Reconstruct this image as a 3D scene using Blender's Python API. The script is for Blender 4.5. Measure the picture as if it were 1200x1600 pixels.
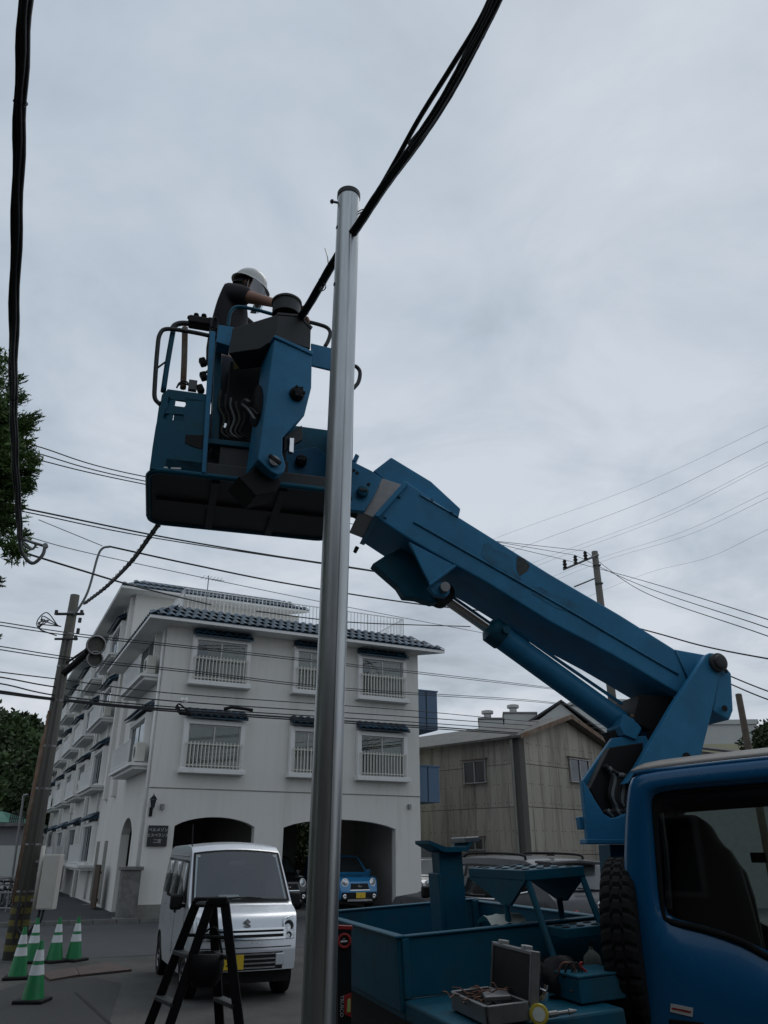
import bpy, bmesh, math, random
from mathutils import Vector as V, Matrix

S = bpy.context.scene
for o in list(bpy.data.objects):
    bpy.data.objects.remove(o)
COL = S.collection
rad = math.radians
random.seed(7)

# ------------------------------------------------------------------ camera
PITCH = rad(24.0); CH = 1.75
cd = bpy.data.cameras.new('camera'); cam = bpy.data.objects.new('camera', cd); COL.objects.link(cam)
cam.location = (0, 0, CH); cam.rotation_euler = (rad(90) + PITCH, 0, 0)
cd.sensor_fit = 'VERTICAL'; cd.sensor_height = 36; cd.lens = 27; cd.clip_start = 0.05; cd.clip_end = 2000
S.camera = cam

# ------------------------------------------------------------------ sky, sun, exposure
SUN_EL, SUN_AZ = rad(58), rad(30)          # azimuth clockwise from +Y (ahead of the camera)
w = bpy.data.worlds.new('World'); S.world = w; w.use_nodes = True
nt = w.node_tree; nt.nodes.clear()
def wn(t, **k):
    n = nt.nodes.new(t)
    for a, b in k.items(): setattr(n, a, b)
    return n
out = wn('ShaderNodeOutputWorld'); bg = wn('ShaderNodeBackground'); nt.links.new(bg.outputs[0], out.inputs[0])
bg.inputs[1].default_value = 0.1
sky = wn('ShaderNodeTexSky', sky_type='NISHITA', sun_disc=False, sun_elevation=SUN_EL, sun_rotation=SUN_AZ, dust_density=3.0)
tc = wn('ShaderNodeTexCoord')
sep = wn('ShaderNodeSeparateXYZ'); nt.links.new(tc.outputs['Generated'], sep.inputs[0])
mz = wn('ShaderNodeMath', operation='MAXIMUM'); nt.links.new(sep.outputs[2], mz.inputs[0]); mz.inputs[1].default_value = 0.0
az_ = wn('ShaderNodeMath', operation='ADD'); nt.links.new(mz.outputs[0], az_.inputs[0]); az_.inputs[1].default_value = 0.16
dv = wn('ShaderNodeVectorMath', operation='DIVIDE')
cb = wn('ShaderNodeCombineXYZ')
for i in range(3): nt.links.new(az_.outputs[0], cb.inputs[i])
nt.links.new(tc.outputs['Generated'], dv.inputs[0]); nt.links.new(cb.outputs[0], dv.inputs[1])
n1 = wn('ShaderNodeTexNoise'); n1.inputs['Scale'].default_value = 2.8; n1.inputs['Detail'].default_value = 7; n1.inputs['Roughness'].default_value = 0.58; n1.inputs['Distortion'].default_value = 0.35
n2 = wn('ShaderNodeTexNoise'); n2.inputs['Scale'].default_value = 0.9; n2.inputs['Detail'].default_value = 3
nt.links.new(dv.outputs[0], n1.inputs[0]); nt.links.new(dv.outputs[0], n2.inputs[0])
mx = wn('ShaderNodeMath', operation='MULTIPLY_ADD'); nt.links.new(n2.outputs[0], mx.inputs[0]); mx.inputs[1].default_value = 0.5
hm = wn('ShaderNodeMath', operation='MULTIPLY'); nt.links.new(n1.outputs[0], hm.inputs[0]); hm.inputs[1].default_value = 0.5
nt.links.new(hm.outputs[0], mx.inputs[2])
cr = wn('ShaderNodeValToRGB'); nt.links.new(mx.outputs[0], cr.inputs[0])
e = cr.color_ramp.elements
e[0].position = 0.38; e[0].color = (3.45, 4.00, 4.65, 1)
e[1].position = 0.62; e[1].color = (6.5, 7.0, 7.7, 1)
em = e.new(0.49); em.color = (4.75, 5.48, 6.30, 1)
# low sky a little brighter and greyer, as under a thin overcast
hz = wn('ShaderNodeMapRange'); nt.links.new(mz.outputs[0], hz.inputs[0])
hz.inputs[1].default_value = 0.0; hz.inputs[2].default_value = 0.42; hz.inputs[3].default_value = 1.0; hz.inputs[4].default_value = 0.0
hmix = wn('ShaderNodeMix', data_type='RGBA', blend_type='MULTIPLY'); nt.links.new(hz.outputs[0], hmix.inputs[0])
cmx = wn('ShaderNodeMix', data_type='RGBA')                 # overhead the deck is even, lower down its folds show
cmr = wn('ShaderNodeMapRange'); nt.links.new(mz.outputs[0], cmr.inputs[0]); cmr.inputs[1].default_value = 0.15; cmr.inputs[2].default_value = 0.75; cmr.inputs[3].default_value = 1.0; cmr.inputs[4].default_value = 0.55
nt.links.new(cmr.outputs[0], cmx.inputs[0]); cmx.inputs[6].default_value = (4.75, 5.50, 6.40, 1); nt.links.new(cr.outputs[0], cmx.inputs[7])
nt.links.new(cmx.outputs[2], hmix.inputs[6]); hmix.inputs[7].default_value = (1.07, 1.03, 1.00, 1)
smix = wn('ShaderNodeMix', data_type='RGBA'); smix.inputs[0].default_value = 0.97
nt.links.new(sky.outputs[0], smix.inputs[6]); nt.links.new(hmix.outputs[2], smix.inputs[7]); nt.links.new(smix.outputs[2], bg.inputs[0])

sl = bpy.data.lights.new('sun', 'SUN'); sl.energy = 0.5; sl.angle = rad(25); sl.color = (1, 0.96, 0.9)
sun = bpy.data.objects.new('sun', sl); COL.objects.link(sun)
sd = V((math.sin(SUN_AZ) * math.cos(SUN_EL), math.cos(SUN_AZ) * math.cos(SUN_EL), math.sin(SUN_EL)))
sun.rotation_euler = (-sd).to_track_quat('-Z', 'Y').to_euler(); sun.location = sd * 50

S.view_settings.view_transform = 'Standard'; S.view_settings.look = 'None'
S.view_settings.exposure = 0.0; S.view_settings.gamma = 1.0; S.view_settings.use_curve_mapping = False
S.render.engine = 'CYCLES'
S.cycles.max_bounces = 6; S.cycles.transparent_max_bounces = 12

# ------------------------------------------------------------------ measuring: a photograph point to a place in the world
cP, sP = math.cos(PITCH), math.sin(PITCH); EYE = V((0, 0, CH))
def ray(u, v):
    x = (u - 600) / 1200; y = (800 - v) / 1200
    return V((x, cP - y * sP, sP + y * cP))
def G(u, v, z=0.0):
    d = ray(u, v); return EYE + d * ((z - CH) / d.z)
def PY(u, v, Y):
    d = ray(u, v); return EYE + d * (Y / d.y)
def PL(u, v, p, n):
    d = ray(u, v); return EYE + d * (n.dot(p - EYE) / n.dot(d))
def tr(pts, p, n): return [PL(u, v, p, n) for u, v in pts]
X_, Y_, Z_ = V((1, 0, 0)), V((0, 1, 0)), V((0, 0, 1))
def AZ(a): return V((math.sin(rad(a)), math.cos(rad(a)), 0))

# ------------------------------------------------------------------ materials
MATS = {}
def mk(name, col, rough=0.6, metal=0.0, var=0.12, scale=6.0, bump=0.0, bscale=40.0, col2=None, thr=0.6, sc2=2.5, streak=False, coat=0.0, spec=0.5, soft=0.12, rnd=0.0):
    m = bpy.data.materials.new(name); m.use_nodes = True; t = m.node_tree; b = t.nodes['Principled BSDF']
    L = t.links.new
    b.inputs['Roughness'].default_value = rough; b.inputs['Metallic'].default_value = metal
    b.inputs['Coat Weight'].default_value = coat; b.inputs['Specular IOR Level'].default_value = spec
    tcn = t.nodes.new('ShaderNodeTexCoord'); src = tcn.outputs['Object']
    n = t.nodes.new('ShaderNodeTexNoise'); n.inputs['Scale'].default_value = scale; n.inputs['Detail'].default_value = 6; n.inputs['Roughness'].default_value = 0.65
    if streak:
        mp = t.nodes.new('ShaderNodeMapping'); mp.inputs['Scale'].default_value = (1, 1, 0.09); L(src, mp.inputs[0]); L(mp.outputs[0], n.inputs[0])
    else:
        L(src, n.inputs[0])
    r = t.nodes.new('ShaderNodeValToRGB'); L(n.outputs[0], r.inputs[0])
    c = V(col); lo = c * (1 - var); hi = c * (1 + var)
    r.color_ramp.elements[0].position = 0.3; r.color_ramp.elements[0].color = (*lo, 1)
    r.color_ramp.elements[1].position = 0.7; r.color_ramp.elements[1].color = (*hi, 1)
    cur = r.outputs[0]
    if col2:
        n2 = t.nodes.new('ShaderNodeTexNoise'); n2.inputs['Scale'].default_value = sc2; n2.inputs['Detail'].default_value = 9; n2.inputs['Roughness'].default_value = 0.7
        if streak: L(mp.outputs[0], n2.inputs[0])
        else: L(src, n2.inputs[0])
        mr = t.nodes.new('ShaderNodeMapRange'); L(n2.outputs[0], mr.inputs[0])
        mr.inputs[1].default_value = thr - soft; mr.inputs[2].default_value = thr + soft
        mm = t.nodes.new('ShaderNodeMix'); mm.data_type = 'RGBA'; L(mr.outputs[0], mm.inputs[0]); L(cur, mm.inputs[6]); mm.inputs[7].default_value = (*col2, 1)
        cur = mm.outputs[2]
    if rnd:
        oi = t.nodes.new('ShaderNodeObjectInfo'); mr2 = t.nodes.new('ShaderNodeMapRange'); L(oi.outputs['Random'], mr2.inputs[0])
        mr2.inputs[3].default_value = 1 - rnd; mr2.inputs[4].default_value = 1 + rnd
        hs = t.nodes.new('ShaderNodeHueSaturation'); L(mr2.outputs[0], hs.inputs['Value']); L(cur, hs.inputs['Color']); cur = hs.outputs[0]
    L(cur, b.inputs['Base Color'])
    rr = t.nodes.new('ShaderNodeMapRange'); L(n.outputs[0], rr.inputs[0]); rr.inputs[3].default_value = max(0.02, rough - 0.12); rr.inputs[4].default_value = min(1, rough + 0.12)
    L(rr.outputs[0], b.inputs['Roughness'])
    if bump:
        n3 = t.nodes.new('ShaderNodeTexNoise'); n3.inputs['Scale'].default_value = bscale; n3.inputs['Detail'].default_value = 5; L(src, n3.inputs[0])
        bp = t.nodes.new('ShaderNodeBump'); bp.inputs['Strength'].default_value = bump; bp.inputs['Distance'].default_value = 0.02
        L(n3.outputs[0], bp.inputs['Height']); L(bp.outputs[0], b.inputs['Normal'])
    MATS[name] = m
    return m
def mk_glass(name, tint, mixf, rough=0.03):
    """thin pane: part see-through, part mirror by Fresnel"""
    m = bpy.data.materials.new(name); m.use_nodes = True; t = m.node_tree; t.nodes.clear(); L = t.links.new
    o = t.nodes.new('ShaderNodeOutputMaterial'); tr_ = t.nodes.new('ShaderNodeBsdfTransparent'); tr_.inputs[0].default_value = (*tint, 1)
    g = t.nodes.new('ShaderNodeBsdfGlossy'); g.inputs['Roughness'].default_value = rough; g.inputs[0].default_value = (0.9, 0.95, 1, 1)
    lw = t.nodes.new('ShaderNodeFresnel'); lw.inputs[0].default_value = 1.5
    mr = t.nodes.new('ShaderNodeMapRange'); L(lw.outputs[0], mr.inputs[0]); mr.inputs[3].default_value = mixf; mr.inputs[4].default_value = 1.0
    x = t.nodes.new('ShaderNodeMixShader'); L(mr.outputs[0], x.inputs[0]); L(tr_.outputs[0], x.inputs[1]); L(g.outputs[0], x.inputs[2]); L(x.outputs[0], o.inputs[0])
    MATS[name] = m; return m

mk('asphalt', (0.052, 0.053, 0.055), 0.9, var=0.28, scale=26, bump=0.5, bscale=120, col2=(0.036, 0.036, 0.038), thr=0.56, sc2=0.5)
mk('road', (0.058, 0.060, 0.063), 0.85, var=0.35, scale=36, bump=0.4, bscale=140, col2=(0.045, 0.046, 0.05), thr=0.55, sc2=0.35)
mk('new_asphalt', (0.032, 0.034, 0.038), 0.85, var=0.2, scale=30, bump=0.4, bscale=140)
mk('patch', (0.038, 0.038, 0.038), 0.9, var=0.2, scale=20, bump=0.5, bscale=90)
mk('concrete', (0.16, 0.155, 0.145), 0.9, var=0.2, scale=5, bump=0.3, bscale=50, col2=(0.07, 0.068, 0.06), thr=0.58, sc2=3)
mk('pavedlot', (0.078, 0.075, 0.069), 0.9, var=0.42, scale=42, bump=0.6, bscale=70, col2=(0.042, 0.041, 0.038), thr=0.54, sc2=0.8)
mk('line', (0.42, 0.42, 0.41), 0.8, var=0.3, scale=10, col2=(0.1, 0.1, 0.1), thr=0.58, sc2=6)
mk('brownplate', (0.10, 0.062, 0.052), 0.8, var=0.25, scale=8, bump=0.2, col2=(0.06, 0.05, 0.045), thr=0.55, sc2=4)
mk('stucco', (0.675, 0.66, 0.62), 0.9, var=0.07, scale=1.6, bump=0.15, bscale=60, col2=(0.50, 0.485, 0.44), thr=0.62, sc2=1.6, streak=True)
mk('trim', (0.72, 0.72, 0.70), 0.8, var=0.06, scale=3, col2=(0.5, 0.5, 0.47), thr=0.65, sc2=3, streak=True)
mk('plinth', (0.20, 0.195, 0.17), 0.9, var=0.15, scale=6, bump=0.2)
mk('dark_void', (0.02, 0.02, 0.02), 0.9)
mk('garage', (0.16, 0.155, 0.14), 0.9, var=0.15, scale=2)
mk('tile', (0.012, 0.042, 0.070), 0.40, var=0.25, scale=7, rnd=0.4, spec=0.35)
mk('curtain', (0.46, 0.42, 0.31), 0.9, var=0.1, scale=5, streak=True)
mk('curtain_brown', (0.30, 0.16, 0.075), 0.9, var=0.15, scale=5, streak=True)
mk('room', (0.06, 0.058, 0.055), 0.9)
mk('alu', (0.38, 0.38, 0.37), 0.45, metal=0.6, var=0.1)
mk('whitepaint', (0.74, 0.74, 0.72), 0.5, var=0.06, scale=6)
mk('cream', (0.56, 0.54, 0.48), 0.6, var=0.06, scale=4)
mk('panelwall', (0.44, 0.405, 0.335), 0.85, var=0.14, scale=2.2, bump=0.15, bscale=30, col2=(0.13, 0.118, 0.096), thr=0.58, sc2=2.2, streak=True, rnd=0.10)
mk('slate', (0.05, 0.052, 0.056), 0.8, var=0.2, scale=6)
mk('roofmetal', (0.13, 0.125, 0.11), 0.7, var=0.2, scale=4, col2=(0.08, 0.07, 0.06), thr=0.55)
mk('balconyblue', (0.075, 0.135, 0.215), 0.55, var=0.1, scale=3, streak=True)
mk('signblack', (0.012, 0.013, 0.014), 0.35)
mk('signtext', (0.5, 0.5, 0.5), 0.5)
mk('steel', (0.50, 0.515, 0.515), 0.36, metal=0.92, var=0.18, scale=14, col2=(0.34, 0.35, 0.35), thr=0.55, sc2=3, streak=True)
mk('polegrey', (0.105, 0.10, 0.088), 0.9, var=0.2, scale=3, bump=0.2, streak=True)
mk('rust', (0.15, 0.085, 0.05), 0.85, var=0.3, scale=5, col2=(0.22, 0.18, 0.14), thr=0.55, sc2=3)
mk('cable', (0.010, 0.010, 0.011), 0.6, var=0.2)
mk('greycable', (0.16, 0.17, 0.17), 0.6)
mk('wire', (0.018, 0.019, 0.022), 0.7)
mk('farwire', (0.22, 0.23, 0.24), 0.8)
mk('blue', (0.033, 0.200, 0.365), 0.45, var=0.14, scale=4.0, col2=(0.030, 0.150, 0.270), thr=0.60, sc2=4.5, spec=0.25, bump=0.03, bscale=6)
mk('bluedirty', (0.007, 0.098, 0.155), 0.5, spec=0.2, var=0.2, scale=5.0, col2=(0.03, 0.06, 0.075), thr=0.60, sc2=5, bump=0.05, bscale=20)
mk('cabblue', (0.003, 0.105, 0.250), 0.28, var=0.06, scale=2.0, coat=0.25, spec=0.35)
mk('rooftop', (0.17, 0.165, 0.155), 0.55, var=0.15, scale=6, col2=(0.25, 0.23, 0.2), thr=0.6)
mk('black', (0.008, 0.008, 0.009), 0.6, var=0.2, spec=0.25)
mk('darkgrey', (0.035, 0.037, 0.038), 0.6, var=0.2)
mk('rubber', (0.009, 0.009, 0.009), 0.85, var=0.3, bump=0.1, spec=0.25)
mk('chrome', (0.62, 0.63, 0.64), 0.16, metal=1.0, var=0.06)
mk('dullmetal', (0.22, 0.22, 0.22), 0.4, metal=0.8, var=0.2)
mk('yellowdark', (0.12, 0.10, 0.02), 0.7, var=0.3)
mk('patchdark', (0.010, 0.140, 0.260), 0.55, var=0.3, scale=12)
mk('chip', (0.10, 0.085, 0.06), 0.8, var=0.4, scale=60, col2=(0.02, 0.05, 0.07), thr=0.5, sc2=50)
mk('vanwhite', (0.60, 0.62, 0.65), 0.30, metal=0.45, var=0.04, scale=2, coat=0.4)
mk('carpaint_blue', (0.03, 0.22, 0.46), 0.22, var=0.04, coat=0.6)
mk('carpaint_dark', (0.048, 0.049, 0.054), 0.30, metal=0.0, var=0.05, coat=0.15, spec=0.4)
mk('carpaint_silver', (0.42, 0.43, 0.45), 0.3, metal=0.5, var=0.04, coat=0.5)
mk('carpaint_black', (0.012, 0.013, 0.016), 0.2, var=0.05, coat=0.6)
mk('lens', (0.50, 0.52, 0.54), 0.10, metal=0.6, var=0.5, scale=22)
mk('redlens', (0.42, 0.012, 0.015), 0.2, var=0.1, coat=0.5)
mk('plate', (0.62, 0.42, 0.02), 0.5, var=0.05)
mk('conegreen', (0.012, 0.20, 0.065), 0.45, var=0.12, scale=8)
mk('conewhite', (0.66, 0.68, 0.68), 0.4, var=0.08, scale=10)
mk('red', (0.32, 0.02, 0.018), 0.45, var=0.1)
mk('vial', (0.42, 0.5, 0.16), 0.2, var=0.05)
mk('boxbeige', (0.50, 0.475, 0.43), 0.6, var=0.05)
mk('leaf', (0.060, 0.110, 0.026), 0.6, var=0.65, scale=1.4, rnd=0.2, spec=0.3)
mk('leaf2', (0.045, 0.075, 0.025), 0.65, var=0.6, scale=0.35, rnd=0.35, spec=0.3)
mk('bark', (0.07, 0.055, 0.04), 0.95, var=0.3, scale=8, bump=0.4)
mk('hillgreen', (0.022, 0.04, 0.014), 0.95, var=0.5, scale=0.4)
mk('skin', (0.36, 0.19, 0.13), 0.55, var=0.05)
mk('hair', (0.012, 0.010, 0.009), 0.6)
mk('shirt', (0.030, 0.028, 0.032), 0.9, var=0.15, scale=10)
mk('trousers', (0.03, 0.035, 0.045), 0.9)
mk('helmet', (0.66, 0.66, 0.62), 0.32, var=0.04)
mk('toolgreen', (0.055, 0.055, 0.04), 0.6, var=0.3)
mk('yellow', (0.46, 0.36, 0.04), 0.4, var=0.1)
mk('copper', (0.16, 0.07, 0.045), 0.5, metal=0.3, var=0.4, scale=30)
mk('seat', (0.018, 0.017, 0.016), 0.9, var=0.2)
mk('greenroof', (0.06, 0.22, 0.15), 0.6, var=0.15)
mk('greywall', (0.20, 0.20, 0.20), 0.9, var=0.12)
mk('palewall', (0.46, 0.47, 0.45), 0.9, var=0.05, scale=1)
mk('olivewall', (0.40, 0.39, 0.26), 0.9, var=0.06, scale=1)
mk('sticker', (0.55, 0.53, 0.50), 0.5, var=0.05)
mk('woodbrown', (0.055, 0.035, 0.02), 0.8, var=0.3, streak=True)
mk('paper', (0.55, 0.58, 0.52), 0.8)
mk_glass('glass', (0.72, 0.76, 0.74), 0.03)
mk_glass('windscreen', (0.80, 0.85, 0.84), 0.06)
mk_glass('darkglass', (0.16, 0.18, 0.19), 0.06)
mk_glass('cabglass', (0.74, 0.82, 0.78), 0.015)
mk_glass('visor', (0.75, 0.78, 0.76), 0.10)

# ------------------------------------------------------------------ mesh builder
ORG = {}
def tag(o, label=None, cat=None, group=None, kind=None):
    if label: o['label'] = label
    if cat: o['category'] = cat
    if group: o['group'] = group
    if kind: o['kind'] = kind
    return o
def thing(name, loc, label, cat, group=None, rz=0.0):
    o = bpy.data.objects.new(name, None); COL.objects.link(o); o.location = loc; o.rotation_euler = (0, 0, rz)
    o.empty_display_size = 0.2
    ORG[o.name] = V(loc) if not rz else V((0, 0, 0))
    return tag(o, label, cat, group)
def org(p): return ORG.get(p.name, V((0, 0, 0)))
class MB:
    def __init__(s): s.v = []; s.f = []; s.m = []; s.mi = 0
    def add(s, vs, fs):
        b = len(s.v); s.v += [V(x) for x in vs]
        for f in fs: s.f.append([b + i for i in f]); s.m.append(s.mi)
        return s
    def box(s, c, size, ax=(X_, Y_, Z_)):
        c = V(c); hx, hy, hz_ = [a * (q / 2) for a, q in zip(ax, size)]
        vs = [c + i * hx + j * hy + k * hz_ for k in (-1, 1) for j in (-1, 1) for i in (-1, 1)]
        return s.add(vs, [(0, 2, 3, 1), (4, 5, 7, 6), (0, 1, 5, 4), (2, 6, 7, 3), (0, 4, 6, 2), (1, 3, 7, 5)])
    def box2(s, a, b):
        a, b = V(a), V(b); return s.box((a + b) / 2, [abs(q) for q in (b - a)])
    def prism(s, pts, ext):
        n = len(pts); ext = V(ext); pts = [V(p) for p in pts]
        return s.add(pts + [p + ext for p in pts], [list(range(n))] + [list(range(2 * n - 1, n - 1, -1))] + [(i, (i + 1) % n, n + (i + 1) % n, n + i) for i in range(n)])
    def poly(s, pts): return s.add(pts, [list(range(len(pts)))])
    def tube(s, path, r, seg=8, caps=True):
        path = [V(p) for p in path]; n = len(path); rs = r if isinstance(r, (list, tuple)) else [r] * n
        vs = []; up = None
        for i, p in enumerate(path):
            d = (path[min(i + 1, n - 1)] - path[max(i - 1, 0)]).normalized()
            if up is None:
                up = Z_ if abs(d.z) < 0.9 else X_
            a = d.cross(up).normalized(); b = a.cross(d).normalized(); up = b
            vs += [p + (a * math.cos(2 * math.pi * k / seg) + b * math.sin(2 * math.pi * k / seg)) * rs[i] for k in range(seg)]
        fs = [(i * seg + k, i * seg + (k + 1) % seg, (i + 1) * seg + (k + 1) % seg, (i + 1) * seg + k) for i in range(n - 1) for k in range(seg)]
        if caps: fs += [list(range(seg))[::-1], [(n - 1) * seg + k for k in range(seg)]]
        return s.add(vs, fs)
    def lathe(s, base, axis, prof, seg=24, caps=True):
        base = V(base); axis = V(axis).normalized(); a = axis.orthogonal().normalized(); b = axis.cross(a)
        vs = [base + axis * h + (a * math.cos(2 * math.pi * k / seg) + b * math.sin(2 * math.pi * k / seg)) * r for r, h in prof for k in range(seg)]
        n = len(prof)
        fs = [(i * seg + k, i * seg + (k + 1) % seg, (i + 1) * seg + (k + 1) % seg, (i + 1) * seg + k) for i in range(n - 1) for k in range(seg)]
        if caps: fs += [list(range(seg))[::-1], [(n - 1) * seg + k for k in range(seg)]]
        return s.add(vs, fs)
    def cyl(s, a, b, r, seg=16): return s.tube([a, b], r, seg)
    def grid(s, P, closed=False):
        m, n = len(P), len(P[0]); vs = [p for row in P for p in row]
        return s.add(vs, [(i * n + j, i * n + (j + 1) % n, (i + 1) * n + (j + 1) % n, (i + 1) * n + j) for i in range(m - 1) for j in range(n if closed else n - 1)])
    def torus(s, c, axis, R_, r, seg=24, sub=8):
        c = V(c); axis = V(axis).normalized(); a = axis.orthogonal().normalized(); b = axis.cross(a)
        P = []
        for i in range(seg + 1):
            q = a * math.cos(2 * math.pi * i / seg) + b * math.sin(2 * math.pi * i / seg)
            P.append([c + q * (R_ + r * math.cos(2 * math.pi * j / sub)) + axis * (r * math.sin(2 * math.pi * j / sub)) for j in range(sub)])
        return s.grid(P, True)
    def mesh(s, name, off=V((0, 0, 0)), normals=True):
        me = bpy.data.meshes.new(name); me.from_pydata([v - off for v in s.v], [], s.f)
        if any(s.m): me.polygons.foreach_set('material_index', s.m)
        if normals:
            bm = bmesh.new(); bm.from_mesh(me); bmesh.ops.recalc_face_normals(bm, faces=bm.faces); bm.to_mesh(me); bm.free()
        me.update(); return me
    def build(s, name, mat, parent=None, smooth=False, bevel=0, seg=2, sub=0, loc=None, normals=True):
        off = org(parent) if parent else (V(loc) if loc is not None else V((0, 0, 0)))
        me = s.mesh(name, off, normals)
        for q in (mat if isinstance(mat, (list, tuple)) else [mat]): me.materials.append(MATS[q])
        o = bpy.data.objects.new(name, me); COL.objects.link(o)
        if parent: o.parent = parent; ORG[o.name] = off
        elif loc is not None: o.location = loc; ORG[o.name] = off
        finish(o, smooth, bevel, seg, sub); return o
def finish(o, smooth=False, bevel=0, seg=2, sub=0):
    if bevel:
        b = o.modifiers.new('bevel', 'BEVEL'); b.width = bevel; b.segments = seg; b.limit_method = 'ANGLE'; b.angle_limit = rad(35); b.harden_normals = False
    if sub:
        q = o.modifiers.new('sub', 'SUBSURF'); q.levels = sub; q.render_levels = sub
    if smooth:
        for p in o.data.polygons: p.use_smooth = True
        if smooth == 'auto' or bevel:
            try: o.data.set_sharp_from_angle(angle=rad(40))
            except Exception: pass
    return o
def inst(name, me, parent, M):
    o = bpy.data.objects.new(name, me); COL.objects.link(o); o.parent = parent
    o.matrix_local = Matrix.Translation(-org(parent)) @ M; return o
def frame(o, x, y, z):
    return Matrix(((x.x, y.x, z.x, o.x), (x.y, y.y, z.y, o.y), (x.z, y.z, z.z, o.z), (0, 0, 0, 1)))
def textmesh(body, size, extrude=0.002):
    c = bpy.data.curves.new('lettering', 'FONT'); c.body = body; c.size = size; c.extrude = extrude; c.align_x = 'CENTER'; c.align_y = 'CENTER'; c.resolution_u = 3
    o = bpy.data.objects.new('lettering', c); COL.objects.link(o)
    bpy.context.view_layer.update()
    me = bpy.data.meshes.new_from_object(o.evaluated_get(bpy.context.evaluated_depsgraph_get())); bpy.data.objects.remove(o); return me
def lettering(body, size, parent, M, mat, extrude=0.002):
    me = textmesh(body, size, extrude); me.materials.clear(); me.materials.append(MATS[mat]); return inst('lettering', me, parent, M)
def smoothpath(pts, n=8):
    """Catmull-Rom through the points"""
    pts = [V(p) for p in pts]; P = [pts[0] * 2 - pts[1]] + pts + [pts[-1] * 2 - pts[-2]]; r = []
    for i in range(1, len(P) - 2):
        for k in range(n):
            t = k / n; a, b, c, d = P[i - 1], P[i], P[i + 1], P[i + 2]
            r.append(0.5 * ((2 * b) + (c - a) * t + (2 * a - 5 * b + 4 * c - d) * t * t + (3 * b - a - 3 * c + d) * t ** 3))
    return r + [pts[-1]]
# ================================================================== SETTING
def sheet(name, pts, z, mat, kind='structure'):
    m = MB(); m.poly([V((p[0], p[1], z)) for p in pts]); o = m.build(name, mat, normals=False); o.data.update()
    if o.data.polygons[0].normal.z < 0: o.data.flip_normals()
    return tag(o, kind=kind)
BR = AZ(63.6); BL = V((-BR.y, BR.x, 0)); BC = G(210, 1440)          # street block frame: along the front, into the depth
def FW(t, q, z=0.0): return BC + BR * t + BL * q + Z_ * z
sheet('ground', [(-400, -60), (400, -60), (400, 700), (-400, 700)], 0.0, 'asphalt')
sheet('parking_lot', [FW(-14, -60), FW(60, -60), FW(60, -8.3), FW(-14, -8.3)], 0.004, 'pavedlot')
sheet('road', [FW(-60, -8.3), FW(80, -8.3), FW(80, -0.5), FW(-60, -0.5)], 0.008, 'road')
sheet('alley', [FW(-6.5, -0.5), FW(-0.0, -0.5), FW(-0.0, 60), FW(-6.5, 60)], 0.006, 'new_asphalt')
sheet('road_marking', [FW(-40, -0.75), FW(-5.2, -0.75), FW(-5.2, -0.6), FW(-40, -0.6)], 0.012, 'line')
a, b = G(128, 1414), G(205, 1411)
sheet('alley_marking', [a, b, b + BL * 0.16, a + BL * 0.16], 0.011, 'line')
sheet('repair_patch', [G(60, 1530), G(150, 1528), G(190, 1538), G(170, 1600), G(110, 1720), G(-60, 1720), G(-40, 1560)], 0.008, 'patch')
pj = MB()
for (a, b) in (((118, 1552), (190, 1618)),):
    A_, B_ = G(*a), G(*b); d = (B_ - A_).normalized(); q = V((-d.y, d.x, 0)) * 0.02
    pj.poly([A_ - q + Z_ * 0.012, B_ - q + Z_ * 0.012, B_ + q + Z_ * 0.012, A_ + q + Z_ * 0.012])
tag(pj.build('pavement_joint', 'black', normals=False), kind='structure')
kb = tag(MB().box2((-0.1, -0.1, 0), (0.1, 0.1, 0.01)).build('kerb', 'concrete'), kind='structure'); kb.location = FW(-1, -0.42)
for k in range(26):
    t0 = -4.6 + k * 0.62
    inst('kerb_stone', MB().box(V((0, 0, 0.055)), (0.6, 0.16, 0.11)).mesh('kerb_stone') if k == 0 else kbm, kb, Matrix.Translation(-kb.location) @ frame(FW(t0, -0.42), BR, BL, Z_))
    if k == 0:
        kbm = kb.children[0].data; kbm.materials.append(MATS['concrete'])
# flat brown cover plates on the ground by the cones
for i, pts in enumerate((((64, 1521), (118, 1512), (124, 1523), (78, 1531)), ((119, 1512), (172, 1504), (206, 1515), (125, 1523.5)))):
    P = [G(*p, 0.03) for p in pts]
    tag(MB().prism([V((p.x, p.y, 0.006)) for p in P], (0, 0, 0.03)).build('cover_plate', 'brownplate', loc=V((P[0].x, P[0].y, 0.0))),
        ('reddish brown flat plate on the ground nearest the white van', 'reddish brown flat plate on the ground close to the utility pole')[i], 'plate', 'brown ground plates')

# ================================================================== APARTMENT BUILDING
ap = thing('apartment_building', BC, 'white stucco apartment block with blue tiled eaves and arched garage', 'building')
LEN, WT, EZ = 9.3, 0.28, 8.62
def arc(t0, t1, z0, rise, n=12):
    return [(t0 + (t1 - t0) * k / n, z0 + rise * (1 - (2 * k / n - 1) ** 2) ** 0.8) for k in range(n + 1)]
g = [(0, 0), (0.85, 0)] + arc(0.85, 3.35, 2.52, 0.27) + [(3.35, 0), (4.31, 0)] + arc(4.31, 8.33, 2.52, 0.27) + [(8.33, 0), (LEN, 0), (LEN, 3.58), (0, 3.58)]
MB().prism([FW(t, 0, z) for t, z in g], BL * WT).build('front_wall', 'stucco', ap)
MB().prism([FW(t, -0.012, z) for t, z in ((0.0, 3.6), (LEN, 3.6), (LEN, EZ), (0.0, EZ))], BL * (WT + 0.01)).build('upper_wall', 'stucco', ap)
MB().box2((0, 0, 0), (0, 0, 0)) 
m = MB(); m.prism([FW(0, -0.014, 3.575), FW(LEN, -0.014, 3.575), FW(LEN, -0.014, 3.602), FW(0, -0.014, 3.602)], BL * 0.01); m.build('string_course', 'plinth', ap)
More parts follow.
